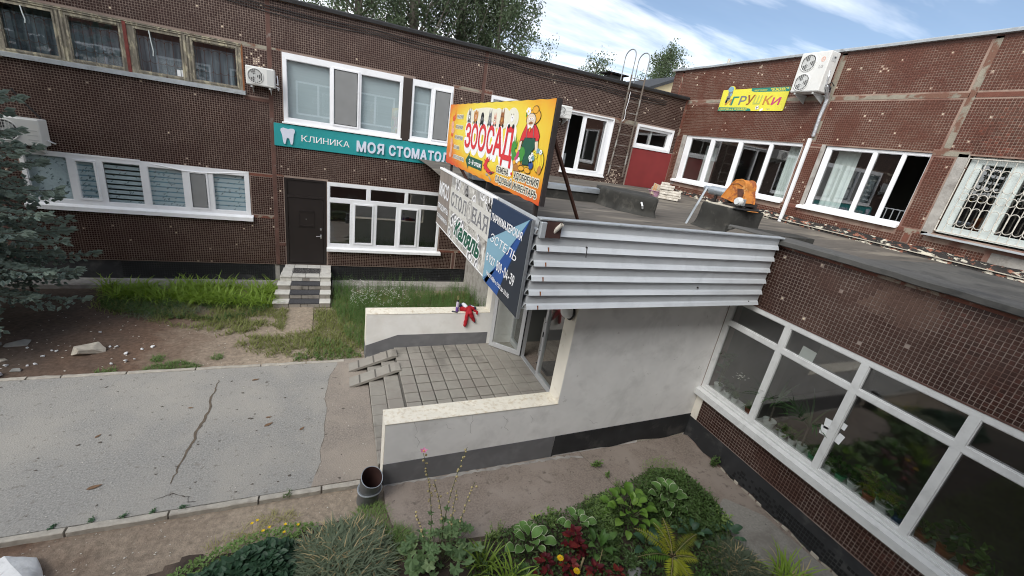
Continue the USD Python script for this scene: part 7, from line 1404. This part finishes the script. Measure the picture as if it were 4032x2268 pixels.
# ---------------------------------------------------------------- planted bed in front
def bz(x, y): return 0.03
def cover(poly, n, h, seed, name, m, label, size, shape='oval', pitch=0.1, z0=0.02, mound=True):
    g = np.random.default_rng(seed); X, Y = sample(poly, n, seed); n = len(X)
    ed = np.array([poly.exterior.distance(Point(a, b)) for a, b in zip(X, Y)]) if not isinstance(poly, MultiPolygon) else np.full(n, 0.2)
    top = h * np.clip(ed / 0.22 + 0.2, 0, 1) * (0.55 + 0.9 * meshkit.fbm(np.column_stack([X * 3.5, Y * 3.5, 0 * X]), 3, seed)); Z = z0 + top * (1 - 0.75 * g.random(n) ** 1.6)
    MB().add(*leaves(np.column_stack([X, Y, Z]), size * (0.55 + 0.8 * g.random(n)), g.random(n) * 6.28, pitch + g.normal(0, 0.45, n), g.normal(0, 0.45, n), shape)).build(name, m, kind='stuff', label=label)
cover(Polygon([(-1.75, 3.4), (-1.55, 3.95), (-1.15, 4.15), (-0.75, 4.28), (-0.5, 4.2), (-0.35, 3.8), (-0.3, 3.2), (-1.2, 3.0)]), 3600, 0.22, 61, 'ground_ivy', 'leaf_deep', 'mass of dark green broad leaves in the near left bed', 0.072, 'heart')
cover(Polygon([(-2.1, 3.6), (-1.9, 4.0), (-1.5, 4.25), (-1.1, 4.42), (-0.6, 4.5), (-0.2, 4.42), (-0.45, 4.2), (-1.0, 4.15), (-1.6, 3.9), (-1.7, 3.4)]), 1500, 0.10, 62, 'low_herbs', 'leaf_cover', 'patchy low herbs along the near edge of the bare dirt', 0.04, 'oval')
xx, yy = sample(Polygon([(-2.3, 3.7), (-1.4, 4.5), (-0.9, 4.85), (-0.5, 4.75), (-0.2, 4.5), (-1, 4.3), (-1.7, 4.0)]), 900, 63); n = len(xx); g_ = np.random.default_rng(64)
kk = meshkit.fbm(np.column_stack([xx * 3, yy * 3, xx * 0]), 3, 5) > 0.5; xx, yy = xx[kk], yy[kk]; n = len(xx)
MB().add(*blades(np.column_stack([xx, yy, gzv(xx, yy)]), 0.05 + 0.08 * g_.random(n), 0.006, g_.random(n) * 6.28, 0.2 + 0.6 * g_.random(n), 0.6 + 0.8 * g_.random(n), 65)).build('dirt_grass', 'blade_lawn', kind='stuff', label='thin grass on the dirt below the near kerb')
for i, (x, y) in enumerate(((-0.98, 4.55), (-0.78, 4.46), (-0.84, 4.41), (-0.6, 4.46), (-0.6, 4.33), (-0.93, 4.6), (-0.45, 4.4))):
    P = np.tile([x, y, 0.10], (6, 1)); a = np.arange(6) * 1.047
    if i == 0:
        YFp = thing('yellow_flower', 'small yellow flower in the low herbs by the near kerb', 'flower', (x, y, 0.0), 'small yellow flowers by the near kerb'); MB().add(*leaves(P, 0.024, a, 0.35, 0.0, 'oval')).build('petals', 'petal_yellow', YFp, kind='stuff'); MB().tube([(x, y, 0), (x, y, 0.10)], 0.002, 4).build('stalk', 'stem', YFp)
    else: copies(YFp, 'yellow_flower', [(x, y, -0.02 * (i % 2))], [i * 50.0], ['small yellow flower in the low herbs by the near kerb'], 'small yellow flowers by the near kerb')
cov = Polygon([(1.45, 3.4), (1.9, 3.7), (2.4, 3.76), (2.9, 3.80), (3.3, 3.82), (3.75, 3.95), (4.2, 3.98), (5.1, 4.2), (5.65, 3.95), (5.72, 3.4), (5.6, 2.95), (5.35, 2.6), (5.0, 2.2), (4.4, 2.1), (3.2, 2.3), (2.2, 2.7), (1.6, 3.0)])
cover(cov, 9000, 0.17, 66, 'ground_cover', 'leaf_cover', 'low ground cover of small green leaves across the planted bed', 0.042, 'oval')
cover(Polygon([(4.2, 3.55), (4.6, 3.95), (5.1, 4.22), (5.65, 4.0), (5.75, 3.4), (5.6, 2.9), (5.2, 2.7), (4.7, 3.0)]), 4200, 0.21, 67, 'bushy_herbs', 'leaf_cover', 'bushy mound of small leaved herbs beside the right apron', 0.046, 'oval')
cover(Polygon([(3.3, 3.55), (3.6, 3.85), (4.0, 3.95), (4.05, 3.7), (3.75, 3.2), (3.45, 2.85), (3.3, 3.0), (3.45, 3.3)]), 4200, 0.22, 68, 'creeping_sedum', 'leaf_weed', 'dense creeping small leaved plant between the hostas', 0.032, 'oval')
cover(Polygon([(4.75, 4.0), (5.0, 4.35), (5.25, 4.32), (5.55, 4.15), (5.7, 3.85), (5.2, 3.8)]), 900, 0.34, 69, 'twiggy_herbs', 'leaf_weed', 'loose twiggy herbs at the back corner of the bed', 0.03, 'lance', 0.6)
xx, yy = sample(R(-3, 0.4, 5.6, 2.25), 9000, 164); n = len(xx); g_ = np.random.default_rng(165)
MB().add(*blades(np.column_stack([xx, yy, 0 * xx + 0.02]), 0.10 + 0.12 * g_.random(n), 0.016, g_.random(n) * 6.28, 0.3 + 0.6 * g_.random(n), 0.6 + 0.8 * g_.random(n), 166)).build('lawn_grass', 'blade_lawn', kind='stuff', label='dry olive grass in front of the bed')
def hosta(name, label, x, y, r, nleaf, size, seed, core='leaf_hosta', margin=None, h=0.26, group=None, shape_w=0.72, up=0.0):
    """rosette of broad ribbed leaves, each a part of its own, with a pale rim where the plant has one"""
    g = np.random.default_rng(seed); t = thing(name, label, 'plant', (x, y, 0.0), group)
    for i in range(nleaf):
        ring_ = (i / nleaf) ** 0.8; a = i * 2.399 + g.normal(0, 0.15); L = 1.12 * size * (0.75 + 0.45 * g.random()); W = L * shape_w * (0.9 + 0.2 * g.random()); rr = r * ring_ * 0.72
        el = 1.15 - 1.0 * ring_ + up + g.normal(0, 0.12); n = 9
        s_ = np.linspace(0, 1, n); w = np.sin(np.pi * np.clip(s_, 0.0, 1) ** 0.80) ** 0.62 * W / 2 + 0.002; ang = el - 0.85 * s_ ** 1.2
        d = np.cumsum(np.cos(ang)) * L / n; z = np.cumsum(np.sin(ang)) * L / n; rows = (-1, -0.87, 0, 0.87, 1) if margin else (-1, -0.5, 0, 0.5, 1)
        bx_, by_, bz_ = x + rr * math.cos(a), y + rr * math.sin(a), 0.05 + h * (1 - ring_ ** 2 * 0.75) * (0.75 + 0.4 * g.random())
        wav = 0.05 * W * np.sin(s_ * 9 + g.random() * 6)
        V = np.vstack([np.column_stack([bx_ + d * math.cos(a) - q * w * math.sin(a), by_ + d * math.sin(a) + q * w * math.cos(a), bz_ + z + 0.42 * w * abs(q) ** 1.4 + (wav * abs(q) * np.sign(q))]) for q in rows])
        fc = lambda r0, r1: np.array([(b * n + j, (b + 1) * n + j, (b + 1) * n + j + 1, b * n + j + 1) for b in range(r0, r1) for j in range(n - 1)])
        if margin:
            lf = MB().add(V, fc(1, 3)).build('leaf', core, t, smooth=True)
            MB().add(V[:2 * n], fc(0, 1)).add(V[3 * n:], fc(0, 1)).build('pale_margin', margin, lf)
        else: MB().add(V, fc(0, 4)).build('leaf', core, t, smooth=True)
    st = MB()
    for i in range(10): a = g.random() * 6.28; st.tube([(x, y, 0), (x + 0.3 * r * math.cos(a), y + 0.3 * r * math.sin(a), h * 0.6), (x + 0.5 * r * math.cos(a), y + 0.5 * r * math.sin(a), h * 0.9)], 0.005, 4)
    st.build('stalks', 'stem', t, kind='stuff')
    return t
hosta('hosta_plant', 'white edged green hosta left of the red plants', 2.36, 3.36, 0.34, 22, 0.155, 1, 'leaf_hosta_core', 'leaf_margin', 0.22)
hosta('hosta_plant', 'smaller white edged hosta behind the red plants', 3.14, 3.42, 0.27, 14, 0.14, 2, 'leaf_hosta_core', 'leaf_margin', 0.20)
hosta('hosta_plant', 'large bright green hosta with plain leaves in the middle of the bed', 4.03, 3.42, 0.50, 46, 0.150, 3, 'leaf_hosta', None, 0.34, None, 0.62, 0.1)
hosta('hosta_plant', 'yellow edged hosta with dull leaves at the back of the bed', 4.80, 3.48, 0.34, 15, 0.17, 4, 'leaf_hosta_core', 'leaf_margin', 0.26)
hosta('lily_of_the_valley', 'clump of long upright oval leaves beside the red plants', 3.27, 3.06, 0.22, 12, 0.21, 5, 'leaf_lily', None, 0.14, None, 0.36, 0.35)
hosta('broad_leaf_plant', 'dark broad leaved plant behind the yellow fern', 4.78, 2.92, 0.30, 13, 0.16, 6, 'leaf_deep', None, 0.12, None, 0.5)
hosta('broad_leaf_plant', 'dark broad leaved plant left of the yellow fern', 3.95, 2.90, 0.22, 9, 0.18, 7, 'leaf_deep', None, 0.14, None, 0.5)
hosta('broad_leaf_plant', 'dark green broad leaves beside the pale grass tuft', 5.32, 2.72, 0.22, 9, 0.16, 8, 'leaf_deep', None, 0.14, None, 0.5)
def coleus(x, y, h, nl, seed, label):
    g = np.random.default_rng(seed); t = thing('coleus_plant', label, 'plant', (x, y, 0))
    for i in range(nl):
        u_ = i / nl; z = 0.06 + h * (1 - u_ * 0.75); a = i * 1.57 + (i // 2) * 0.8 + g.normal(0, 0.2); rr = 0.02 + 0.07 * u_; L = 0.075 * (0.7 + 0.6 * g.random()) + 0.03 * u_
        MB().add(*leaves(np.array([[x + rr * math.cos(a), y + rr * math.sin(a), z]]), L, a, 0.35 - 0.6 * u_, g.normal(0, 0.2), 'heart')).build('leaf', 'leaf_red', t)
    MB().tube([(x, y, 0), (x, y, h)], 0.006, 5).build('stem', 'leaf_red', t)
coleus(2.94, 3.24, 0.30, 26, 1, 'dark red leaved plant behind the other red ones'); coleus(2.95, 3.10, 0.25, 22, 2, 'bright red leaved plant in the middle of the red group'); coleus(2.43, 3.05, 0.22, 22, 3, 'dark red leaved plant at the foot of the white edged hosta'); coleus(2.72, 2.93, 0.20, 18, 4, 'red leaved plant between the two yellow marigolds'); coleus(3.02, 2.78, 0.20, 16, 5, 'small red leaved plant under the lily leaves'); coleus(3.28, 2.66, 0.18, 16, 6, 'small red leaved plant left of the grey rounded stone')
def marigold(x, y, z, label):
    t = thing('marigold', label, 'flower', (x, y, 0)); a = np.arange(13) / 13 * 6.283
    MB().add(*leaves(np.tile([x, y, z], (13, 1)), 0.048, a, 0.12, 0.0, 'oval')).add(*leaves(np.tile([x, y, z + 0.008], (9, 1)), 0.028, a[:9] * 1.44, 0.45, 0.0, 'oval')).build('petals', 'petal_yellow', t, kind='stuff'); MB().lathe([(0.012, 0), (0.01, 0.01), (0, 0.013)], (x, y, z + 0.004), 8).build('disc', 'print_tan', t)
    MB().tube([(x + 0.02, y, 0), (x, y, z)], 0.003, 4).build('stalk', 'stem', t)
marigold(2.61, 3.00, 0.27, 'yellow marigold beside the leftmost red plant'); marigold(2.74, 2.80, 0.26, 'yellow marigold at the bottom edge by the pale stick')
BS = thing('dry_stick', 'pale hollow dry stalk sticking up beside the marigolds', 'stick', (2.86, 2.9, 0)); MB().tube([(2.83, 2.86, 0), (2.86, 2.88, 0.14), (2.92, 2.93, 0.26)], [0.011, 0.012, 0.014], 8).build('stalk', 'blade_dry', BS)
BS = thing('dry_stick', 'thin brown stick leaning beside the lily leaves', 'stick', (3.05, 2.8, 0)); MB().tube([(3.02, 2.74, 0), (3.18, 2.92, 0.34)], 0.005, 5).build('stalk', 'bud_buff', BS)
def fern(x, y, seed, label):
    g = np.random.default_rng(seed); t = thing('fern_plant', label, 'fern', (x, y, 0))
    for i, (a, L, el) in enumerate(((1.3, 0.42, 0.9), (2.35, 0.52, 0.75), (2.9, 0.46, 0.45), (0.25, 0.50, 0.6), (-0.35, 0.34, 0.4), (3.9, 0.38, 0.45), (-1.5, 0.34, 0.4), (1.9, 0.40, 1.05), (4.6, 0.34, 0.3))):
        n = 22; s_ = np.linspace(0, 1, n); ang = el - 0.9 * s_; d = np.cumsum(np.cos(ang)) * L / n; L *= 1.18; d = d * 1.18; z = 0.16 + np.cumsum(np.sin(ang)) * L / n
        C = np.column_stack([x + d * math.cos(a), y + d * math.sin(a), z]); w = 0.11 * np.sin(np.pi * (0.12 + 0.86 * s_) ** 0.85) + 0.006
        mb = MB(); mb.add(*leaves(C[2:], w[2:], a + 1.2, 0.0 + g.normal(0, 0.08, n - 2), 0.25, 'lance2')); mb.add(*leaves(C[2:], w[2:], a - 1.2, 0.0 + g.normal(0, 0.08, n - 2), -0.25, 'lance2')); fr_ = mb.build('frond', 'leaf_fern' if i != 2 else 'leaf_hosta', t)
        MB().tube(C, 0.003, 4).build('rib', 'bud_buff', fr_)
fern(4.20, 2.68, 3, 'yellow green fern near the bottom edge')
def tuft(name, label, x, y, r, n, L, m, seed, dry=0, lean=0.2, droop=1.3, w=0.009, z0=0.02, cat='grass'):
    g = np.random.default_rng(seed); t = thing(name, label, cat, (x, y, 0)); a = g.random(n) * 6.28; q = r * np.sqrt(g.random(n))
    P = np.column_stack([x + q * np.cos(a), y + q * np.sin(a), z0 + (0.16 * g.random(n) * (1 - (q / r) ** 2) if r > 0.3 else 0 * q)]); az = a + g.normal(0, 1.5, n)
    MB().add(*blades(P, L * (0.55 + 0.6 * g.random(n)), w * (0.7 + 0.6 * g.random(n)), az, lean + 0.5 * g.random(n) * q / r, droop * (0.5 + 0.8 * g.random(n)), seed)).build('blades', m, t, kind='stuff')
    if dry: k = dry; MB().add(*blades(P[:k] + g.normal(0, 0.02, (k, 3)) * (1, 1, 0), L * (0.6 + 0.6 * g.random(k)), w, az[:k] + 0.6, lean + 0.5 * g.random(k), droop * (0.5 + 0.8 * g.random(k)), seed)).build('dry_blades', 'blade_dry', t, kind='stuff')
tuft('grass_clump', 'large pale grey green ornamental grass clump below the metal bin', 0.05, 3.72, 0.54, 3400, 0.25, 'blade_tuft', 1, 520, 0.45, 1.2, 0.015)
tuft('grass_clump', 'pale dry grass clump at the right end of the bed', 5.08, 2.40, 0.33, 1500, 0.22, 'blade_tuft', 2, 330, 0.45, 1.2, 0.012)
tuft('grass_patch', 'short green grass at the foot of the metal bin', 0.44, 4.40, 0.24, 600, 0.12, 'leaf_cover', 3, 0, 0.2, 0.9, 0.006, -0.04)
tuft('grass_patch', 'green grass between the pale clump and the mallow', 0.70, 3.90, 0.24, 700, 0.16, 'leaf_cover', 4, 60, 0.2, 1.0, 0.006, -0.02)
tuft('daylily_plant', 'fresh green strap leaved clump right of the mallow', 1.72, 3.28, 0.10, 34, 0.46, 'blade_bright', 5, 0, 0.12, 1.0, 0.026, 0.02, 'plant')
tuft('daylily_plant', 'fresh green strap leaved clump at the bottom edge below the first', 1.95, 2.98, 0.10, 34, 0.40, 'blade_bright', 6, 0, 0.12, 1.0, 0.026, 0.02, 'plant')
tuft('daylily_plant', 'arching green strap leaved clump beside the right apron', 5.72, 2.02, 0.16, 90, 0.46, 'blade_bright', 7, 8, 0.15, 1.3, 0.018, 0.02, 'plant')
tuft('daylily_plant', 'small strap leaved seedling at the back edge of the bed', 2.65, 3.78, 0.04, 14, 0.12, 'blade_bright', 8, 0, 0.15, 0.9, 0.014, 0.02, 'plant')
def lobed(c, size, az, tilt, roll, m, par):
    k = 35; a = np.linspace(-2.75, 2.75, k); r = size * (0.62 + 0.38 * np.cos(a * 2.5) ** 2) * (1 + 0.05 * np.sin(a * 14)); loc = np.column_stack([r * np.cos(a) + size * 0.15, r * np.sin(a), 0.12 * r * np.cos(a * 5)])
    loc = np.vstack([loc, [(0, 0, -0.05 * size)]]); f = np.array([math.cos(tilt) * math.cos(az), math.cos(tilt) * math.sin(az), math.sin(tilt)]); s_ = np.array([-math.sin(az), math.cos(az), 0.0]); up = np.cross(f, s_); s2 = s_ * math.cos(roll) + up * math.sin(roll); u2 = np.cross(f, s2)
    MB().add(np.array(c) + loc[:, :1] * f + loc[:, 1:2] * s2 + loc[:, 2:] * u2, [(j, j + 1, k) for j in range(k - 1)]).build('leaf', m, par)
HM = thing('hollyhock_plant', 'hollyhock with tall seed stalks, one pink flower and lobed leaves', 'plant', (1.2, 3.55, 0)); g = np.random.default_rng(9)
for i in range(64):
    a, q = g.random() * 6.28, 0.42 * math.sqrt(g.random()); x, y = 1.20 + q * math.cos(a) * 1.15, 3.52 + q * math.sin(a) * 0.8; z = 0.10 + 0.34 * g.random() * (1 - q * 0.9)
    lobed((x, y, z), 0.085 * (0.6 + 0.6 * g.random()), a + g.normal(0, 0.6), g.normal(-0.15, 0.3), g.normal(0, 0.25), 'leaf_mallow', HM)
    MB().tube([(1.2 + 0.3 * (x - 1.2), 3.52 + 0.3 * (y - 3.52), 0.0), (x * 0.6 + 0.48, y * 0.6 + 1.408, z * 0.6), (x, y, z - 0.005)], 0.003, 4).build('leaf_stalk', 'stem', HM)
for (x0, y0, x1, y1, z1, pink) in ((1.07, 3.59, 0.92, 3.75, 1.58, 1), (1.24, 3.62, 1.45, 3.76, 1.56, 0), (1.22, 3.60, 1.08, 3.75, 1.14, 0), (1.38, 3.5, 1.39, 3.75, 0.93, 0), (1.42, 3.5, 1.62, 3.76, 0.98, 0), (1.0, 3.58, 0.88, 3.74, 0.68, 0)):
    s_ = np.linspace(0, 1, 12); bow = 0.05 * np.sin(s_ * np.pi); C = np.column_stack([x0 + (x1 - x0) * s_ ** 1.3 - bow * np.sign(x1 - x0), y0 + (y1 - y0) * s_, z1 * s_]); st = MB().tube(C, 0.0065 * (1 - 0.55 * s_), 6).build('flower_stalk', 'stem', HM); bd_ = MB()
    for q in np.arange(0.52, 1.0, 0.045 / z1):
        c = np.array([np.interp(q, s_, C[:, j]) for j in range(3)]) + g.normal(0, 0.012, 3); r = 0.0145 * (0.7 + 0.5 * g.random()); bd_.tm(trimesh.creation.icosphere(1, r), [[1, 0, 0, c[0]], [0, 1, 0, c[1]], [0, 0, 0.85, c[2]], [0, 0, 0, 1]])
    bd_.build('seed_pods', 'bud_buff', st, kind='stuff')
    for q in (0.25, 0.35, 0.45): c = [np.interp(q, s_, C[:, j]) for j in range(3)]; lobed(c, 0.045, g.random() * 6.28, 0.1, 0.2, 'leaf_mallow', HM)
    if pink:
        c = C[-1] + np.array([0, -0.01, 0.03]); a = np.arange(5) / 5 * 6.283; fl_ = MB().add(*leaves(np.tile(c, (5, 1)), 0.055, a, 0.5, 0.0, 'heart')).build('flower', 'petal_pink', HM)
        MB().tm(trimesh.creation.icosphere(1, 0.009), [[1, 0, 0, c[0]], [0, 1, 0, c[1]], [0, 0, 1, c[2] + 0.01], [0, 0, 0, 1]]).build('stamen', 'petal_yellow', fl_)
def bush(name, label, x, y, h, r, n, size, m, seed, shape='lance', cat='weed', z0=0.0):
    g = np.random.default_rng(seed); t = thing(name, label, cat, (x, y, z0)); k = max(4, n // 14); mb = MB(); P = []
    for i in range(k):
        a, l_ = g.random() * 6.28, g.random() * r; top = np.array([x + l_ * math.cos(a), y + l_ * math.sin(a), z0 + h * (0.5 + 0.5 * g.random())]); mb.tube([(x, y, z0), (x * .5 + top[0] * .5, y * .5 + top[1] * .5, z0 + h * 0.35), top], 0.003, 4)
        for q in np.linspace(0.3, 1, n // k): P.append(np.array([x, y, z0]) * (1 - q) + top * q + g.normal(0, 0.008, 3))
    mb.build('stems', 'stem', t, kind='stuff'); P = np.array(P); N = len(P); MB().add(*leaves(P, size * (0.6 + 0.7 * g.random(N)), g.random(N) * 6.28, 0.2 + g.normal(0, 0.4, N), g.normal(0, 0.5, N), shape)).build('foliage', m, t, kind='stuff'); return t
bush('crack_weed', 'leafy weed growing from the crack in the apron, farthest from the bed', 4.16, 4.50, 0.17, 0.11, 110, 0.045, 'leaf_weed', 1, 'oval')
bush('crack_weed', 'small weed in the apron crack halfway to the bed', 4.22, 4.24, 0.10, 0.08, 60, 0.035, 'leaf_weed', 2, 'oval')
bush('crack_weed', 'low weed where the apron crack meets the bed', 4.28, 4.02, 0.12, 0.16, 120, 0.03, 'leaf_cover', 3)
bush('crack_weed', 'weed growing at the foot of the wing plinth', 6.42, 4.02, 0.24, 0.16, 150, 0.04, 'leaf_weed', 4, 'oval')
bush('crack_weed', 'small weed on the near kerb by the yellow flowers', -0.62, 5.0, 0.07, 0.09, 70, 0.03, 'leaf_weed', 5)
for i, (x, y) in enumerate(((-2.75, 5.12), (-2.45, 5.10), (-2.15, 5.10), (-1.85, 5.11), (-3.1, 5.10))): bush('moss_tuft', ('moss tuft on the path edge, second from the left', 'moss tuft on the path edge, middle one', 'moss tuft on the path edge left of the short crack', 'largest moss tuft on the path edge under the short crack', 'leftmost moss tuft on the path edge')[i], x, y, 0.025, 0.05 + 0.03 * (i == 3), 90, 0.018, 'leaf_deep', 10 + i, 'oval', 'moss')
bush('herb_plant', 'pale feathery herb behind the grey rounded stone', 3.62, 2.80, 0.22, 0.24, 260, 0.055, 'leaf_mallow', 20, 'lance', 'plant')
bush('herb_plant', 'bushy herb in front of the fern at the bottom edge', 4.45, 2.30, 0.18, 0.22, 200, 0.05, 'leaf_lily', 21, 'oval', 'plant')
bush('herb_plant', 'leafy herb at the bottom edge below the marigolds', 2.45, 2.72, 0.16, 0.20, 170, 0.05, 'leaf_lily', 22, 'oval', 'plant')
bush('herb_plant', 'upright willow leaved herb behind the fern', 4.98, 2.95, 0.34, 0.14, 220, 0.06, 'leaf_weed', 23, 'lance', 'plant')
hb = np.random.default_rng(90)
for i, (x, y, h_, l_) in enumerate(((4.55, 3.80, 0.34, 'tall loose herb at the back edge of the bed left of the corner mound'), (5.35, 3.75, 0.36, 'tall loose herb on the mound beside the right apron, farthest back'), (5.55, 3.30, 0.32, 'loose herb on the outer edge of the mound by the apron'), (5.05, 3.15, 0.30, 'loose herb in front of the yellow edged hosta'), (3.55, 3.78, 0.22, 'small upright herb at the back edge behind the sedum'), (2.85, 3.68, 0.22, 'small upright herb at the back edge left of the small hosta'), (2.0, 3.62, 0.22, 'small upright herb beside the white edged hosta'), (5.45, 2.95, 0.28, 'loose herb at the foot of the mound near the pale tuft'))):
    bush('herb_plant', l_, x, y, h_, 0.19, 240, 0.042, ('leaf_weed', 'leaf_cover')[i % 2], 30 + i, ('lance', 'oval')[i % 2], 'plant')
# ---------------------------------------------------------------- plants on the sill inside the wing
def potted(u, label, pot, r, h, kind, ph, seed, dx=0.0):
    g = np.random.default_rng(seed); x, y, z = 6.55 + 0.24 + dx, u, 1.157; t = thing('potted_plant', label, 'potted plant', (x, y, z))
    MB().lathe([(0, 0), (r * 0.72, 0), (r, h * 0.9), (r * 1.08, h * 0.9), (r * 1.08, h), (r * 0.96, h), (r * 0.9, h * 0.82), (0, h * 0.82)], (x, y, z), 18).build('pot', pot, t, smooth=40)
    top = np.array([x, y, z + h * 0.85])
    if kind == 'strap':
        n = 26; a = g.random(n) * 6.28; MB().add(*blades(np.tile(top, (n, 1)) + g.normal(0, r * 0.2, (n, 3)) * (1, 1, 0), ph * (0.6 + 0.5 * g.random(n)), 0.022, a, 0.15 + 0.2 * g.random(n), 1.0 + g.random(n), seed)).build('leaves', 'leaf_room', t, kind='stuff')
    elif kind == 'palm':
        MB().tube([top, top + (0.02, 0.03, ph * 0.35)], 0.016, 6).build('stem', 'bark', t); n = 30; a = g.random(n) * 6.28; c = top + np.array((0.02, 0.03, ph * 0.33)); MB().add(*blades(np.tile(c, (n, 1)), ph * 0.8 * (0.6 + 0.5 * g.random(n)), 0.03, a, 0.3 + 0.5 * g.random(n), 0.7 + 0.9 * g.random(n), seed)).build('leaves', 'leaf_room', t, kind='stuff')
    else:
        n = 60 if kind == 'bush' else 26; s_ = 0.07 if kind == 'bush' else 0.15; P = top + np.column_stack([g.normal(0, r * 0.75, n), g.normal(0, r * 0.9, n), ph * g.random(n) ** 0.8]); MB().add(*leaves(P, s_ * (0.6 + 0.6 * g.random(n)), g.random(n) * 6.28, g.normal(0.1, 0.5, n), g.normal(0, 0.4, n), 'heart' if kind == 'bush' else 'oval')).build('leaves', 'leaf_room', t, kind='stuff')
        st = MB()
        for i in range(6): st.tube([top, P[i * 3]], 0.004, 4)
        st.build('stems', 'stem', t, kind='stuff')
    if kind == 'orchid': pass
    return t
potted(4.72, 'tall broad leaved plant in a white pot at the left end of the wing window', 'pot_white', 0.085, 0.14, 'broad', 0.72, 1)
potted(4.50, 'small plant in a white pot, second from the left in the wing window', 'pot_white', 0.075, 0.13, 'bush', 0.16, 2)
t = potted(4.33, 'orchid with white flowers in the first bay of the wing window', 'pot_white', 0.06, 0.11, 'strap', 0.2, 3)
MB().tube([(6.8, 4.33, 1.26), (6.83, 4.36, 1.5), (6.83, 4.41, 1.66)], 0.004, 5).build('flower_stalk', 'stem', t); MB().add(*leaves(np.array([6.83, 4.41, 1.66]) + np.random.default_rng(3).normal(0, 0.035, (22, 3)), 0.045, np.random.default_rng(4).random(22) * 6.28, 0.3, 0.0, 'oval')).build('flowers', 'petal_white', t, kind='stuff')
potted(4.02, 'low green plant at the first mullion of the wing window', 'pot_clay', 0.07, 0.11, 'strap', 0.24, 4)
potted(3.63, 'palm like plant in a white pot in the second bay of the wing window', 'pot_white', 0.10, 0.15, 'palm', 0.85, 5)
potted(3.36, 'bushy plant in a white pot right of the palm', 'pot_white', 0.07, 0.12, 'bush', 0.15, 6)
potted(3.20, 'small white pot with strap leaves in the second bay', 'pot_white', 0.065, 0.12, 'strap', 0.35, 7)
potted(3.05, 'large arching palm left of the taped papers', 'pot_white', 0.07, 0.13, 'palm', 0.95, 8)
potted(2.86, 'plant in a green pot just left of the taped papers', 'pot_green', 0.065, 0.1, 'strap', 0.3, 9)
potted(2.62, 'leafy plant in a white pot just right of the second mullion', 'pot_white', 0.07, 0.13, 'bush', 0.2, 10)
potted(2.45, 'bushy plant in a light green pot in the third bay', 'pot_green', 0.07, 0.11, 'bush', 0.22, 11)
potted(2.28, 'bushy plant in a white pot in the third bay', 'pot_white', 0.075, 0.13, 'bush', 0.25, 12)
potted(2.08, 'taller leafy plant in the middle of the third bay', 'pot_clay', 0.075, 0.12, 'bush', 0.34, 13)
potted(1.90, 'broad leafed plant in a wide white pot in the third bay', 'pot_white', 0.095, 0.13, 'bush', 0.28, 14)
potted(1.72, 'plant in a dark blue pot beside the third mullion', 'pot_blue', 0.07, 0.11, 'strap', 0.24, 15)
potted(1.46, 'plant in a clay pot just right of the third mullion', 'pot_clay', 0.08, 0.12, 'bush', 0.2, 16)
potted(1.24, 'large leafed plant in a clay pot in the fourth bay', 'pot_clay', 0.085, 0.13, 'broad', 0.42, 17)
potted(1.02, 'bushy plant in a clay pot near the bottom corner', 'pot_clay', 0.085, 0.13, 'bush', 0.28, 18)
potted(0.80, 'spreading plant in a clay pot at the bottom right corner', 'pot_clay', 0.085, 0.13, 'strap', 0.36, 19)
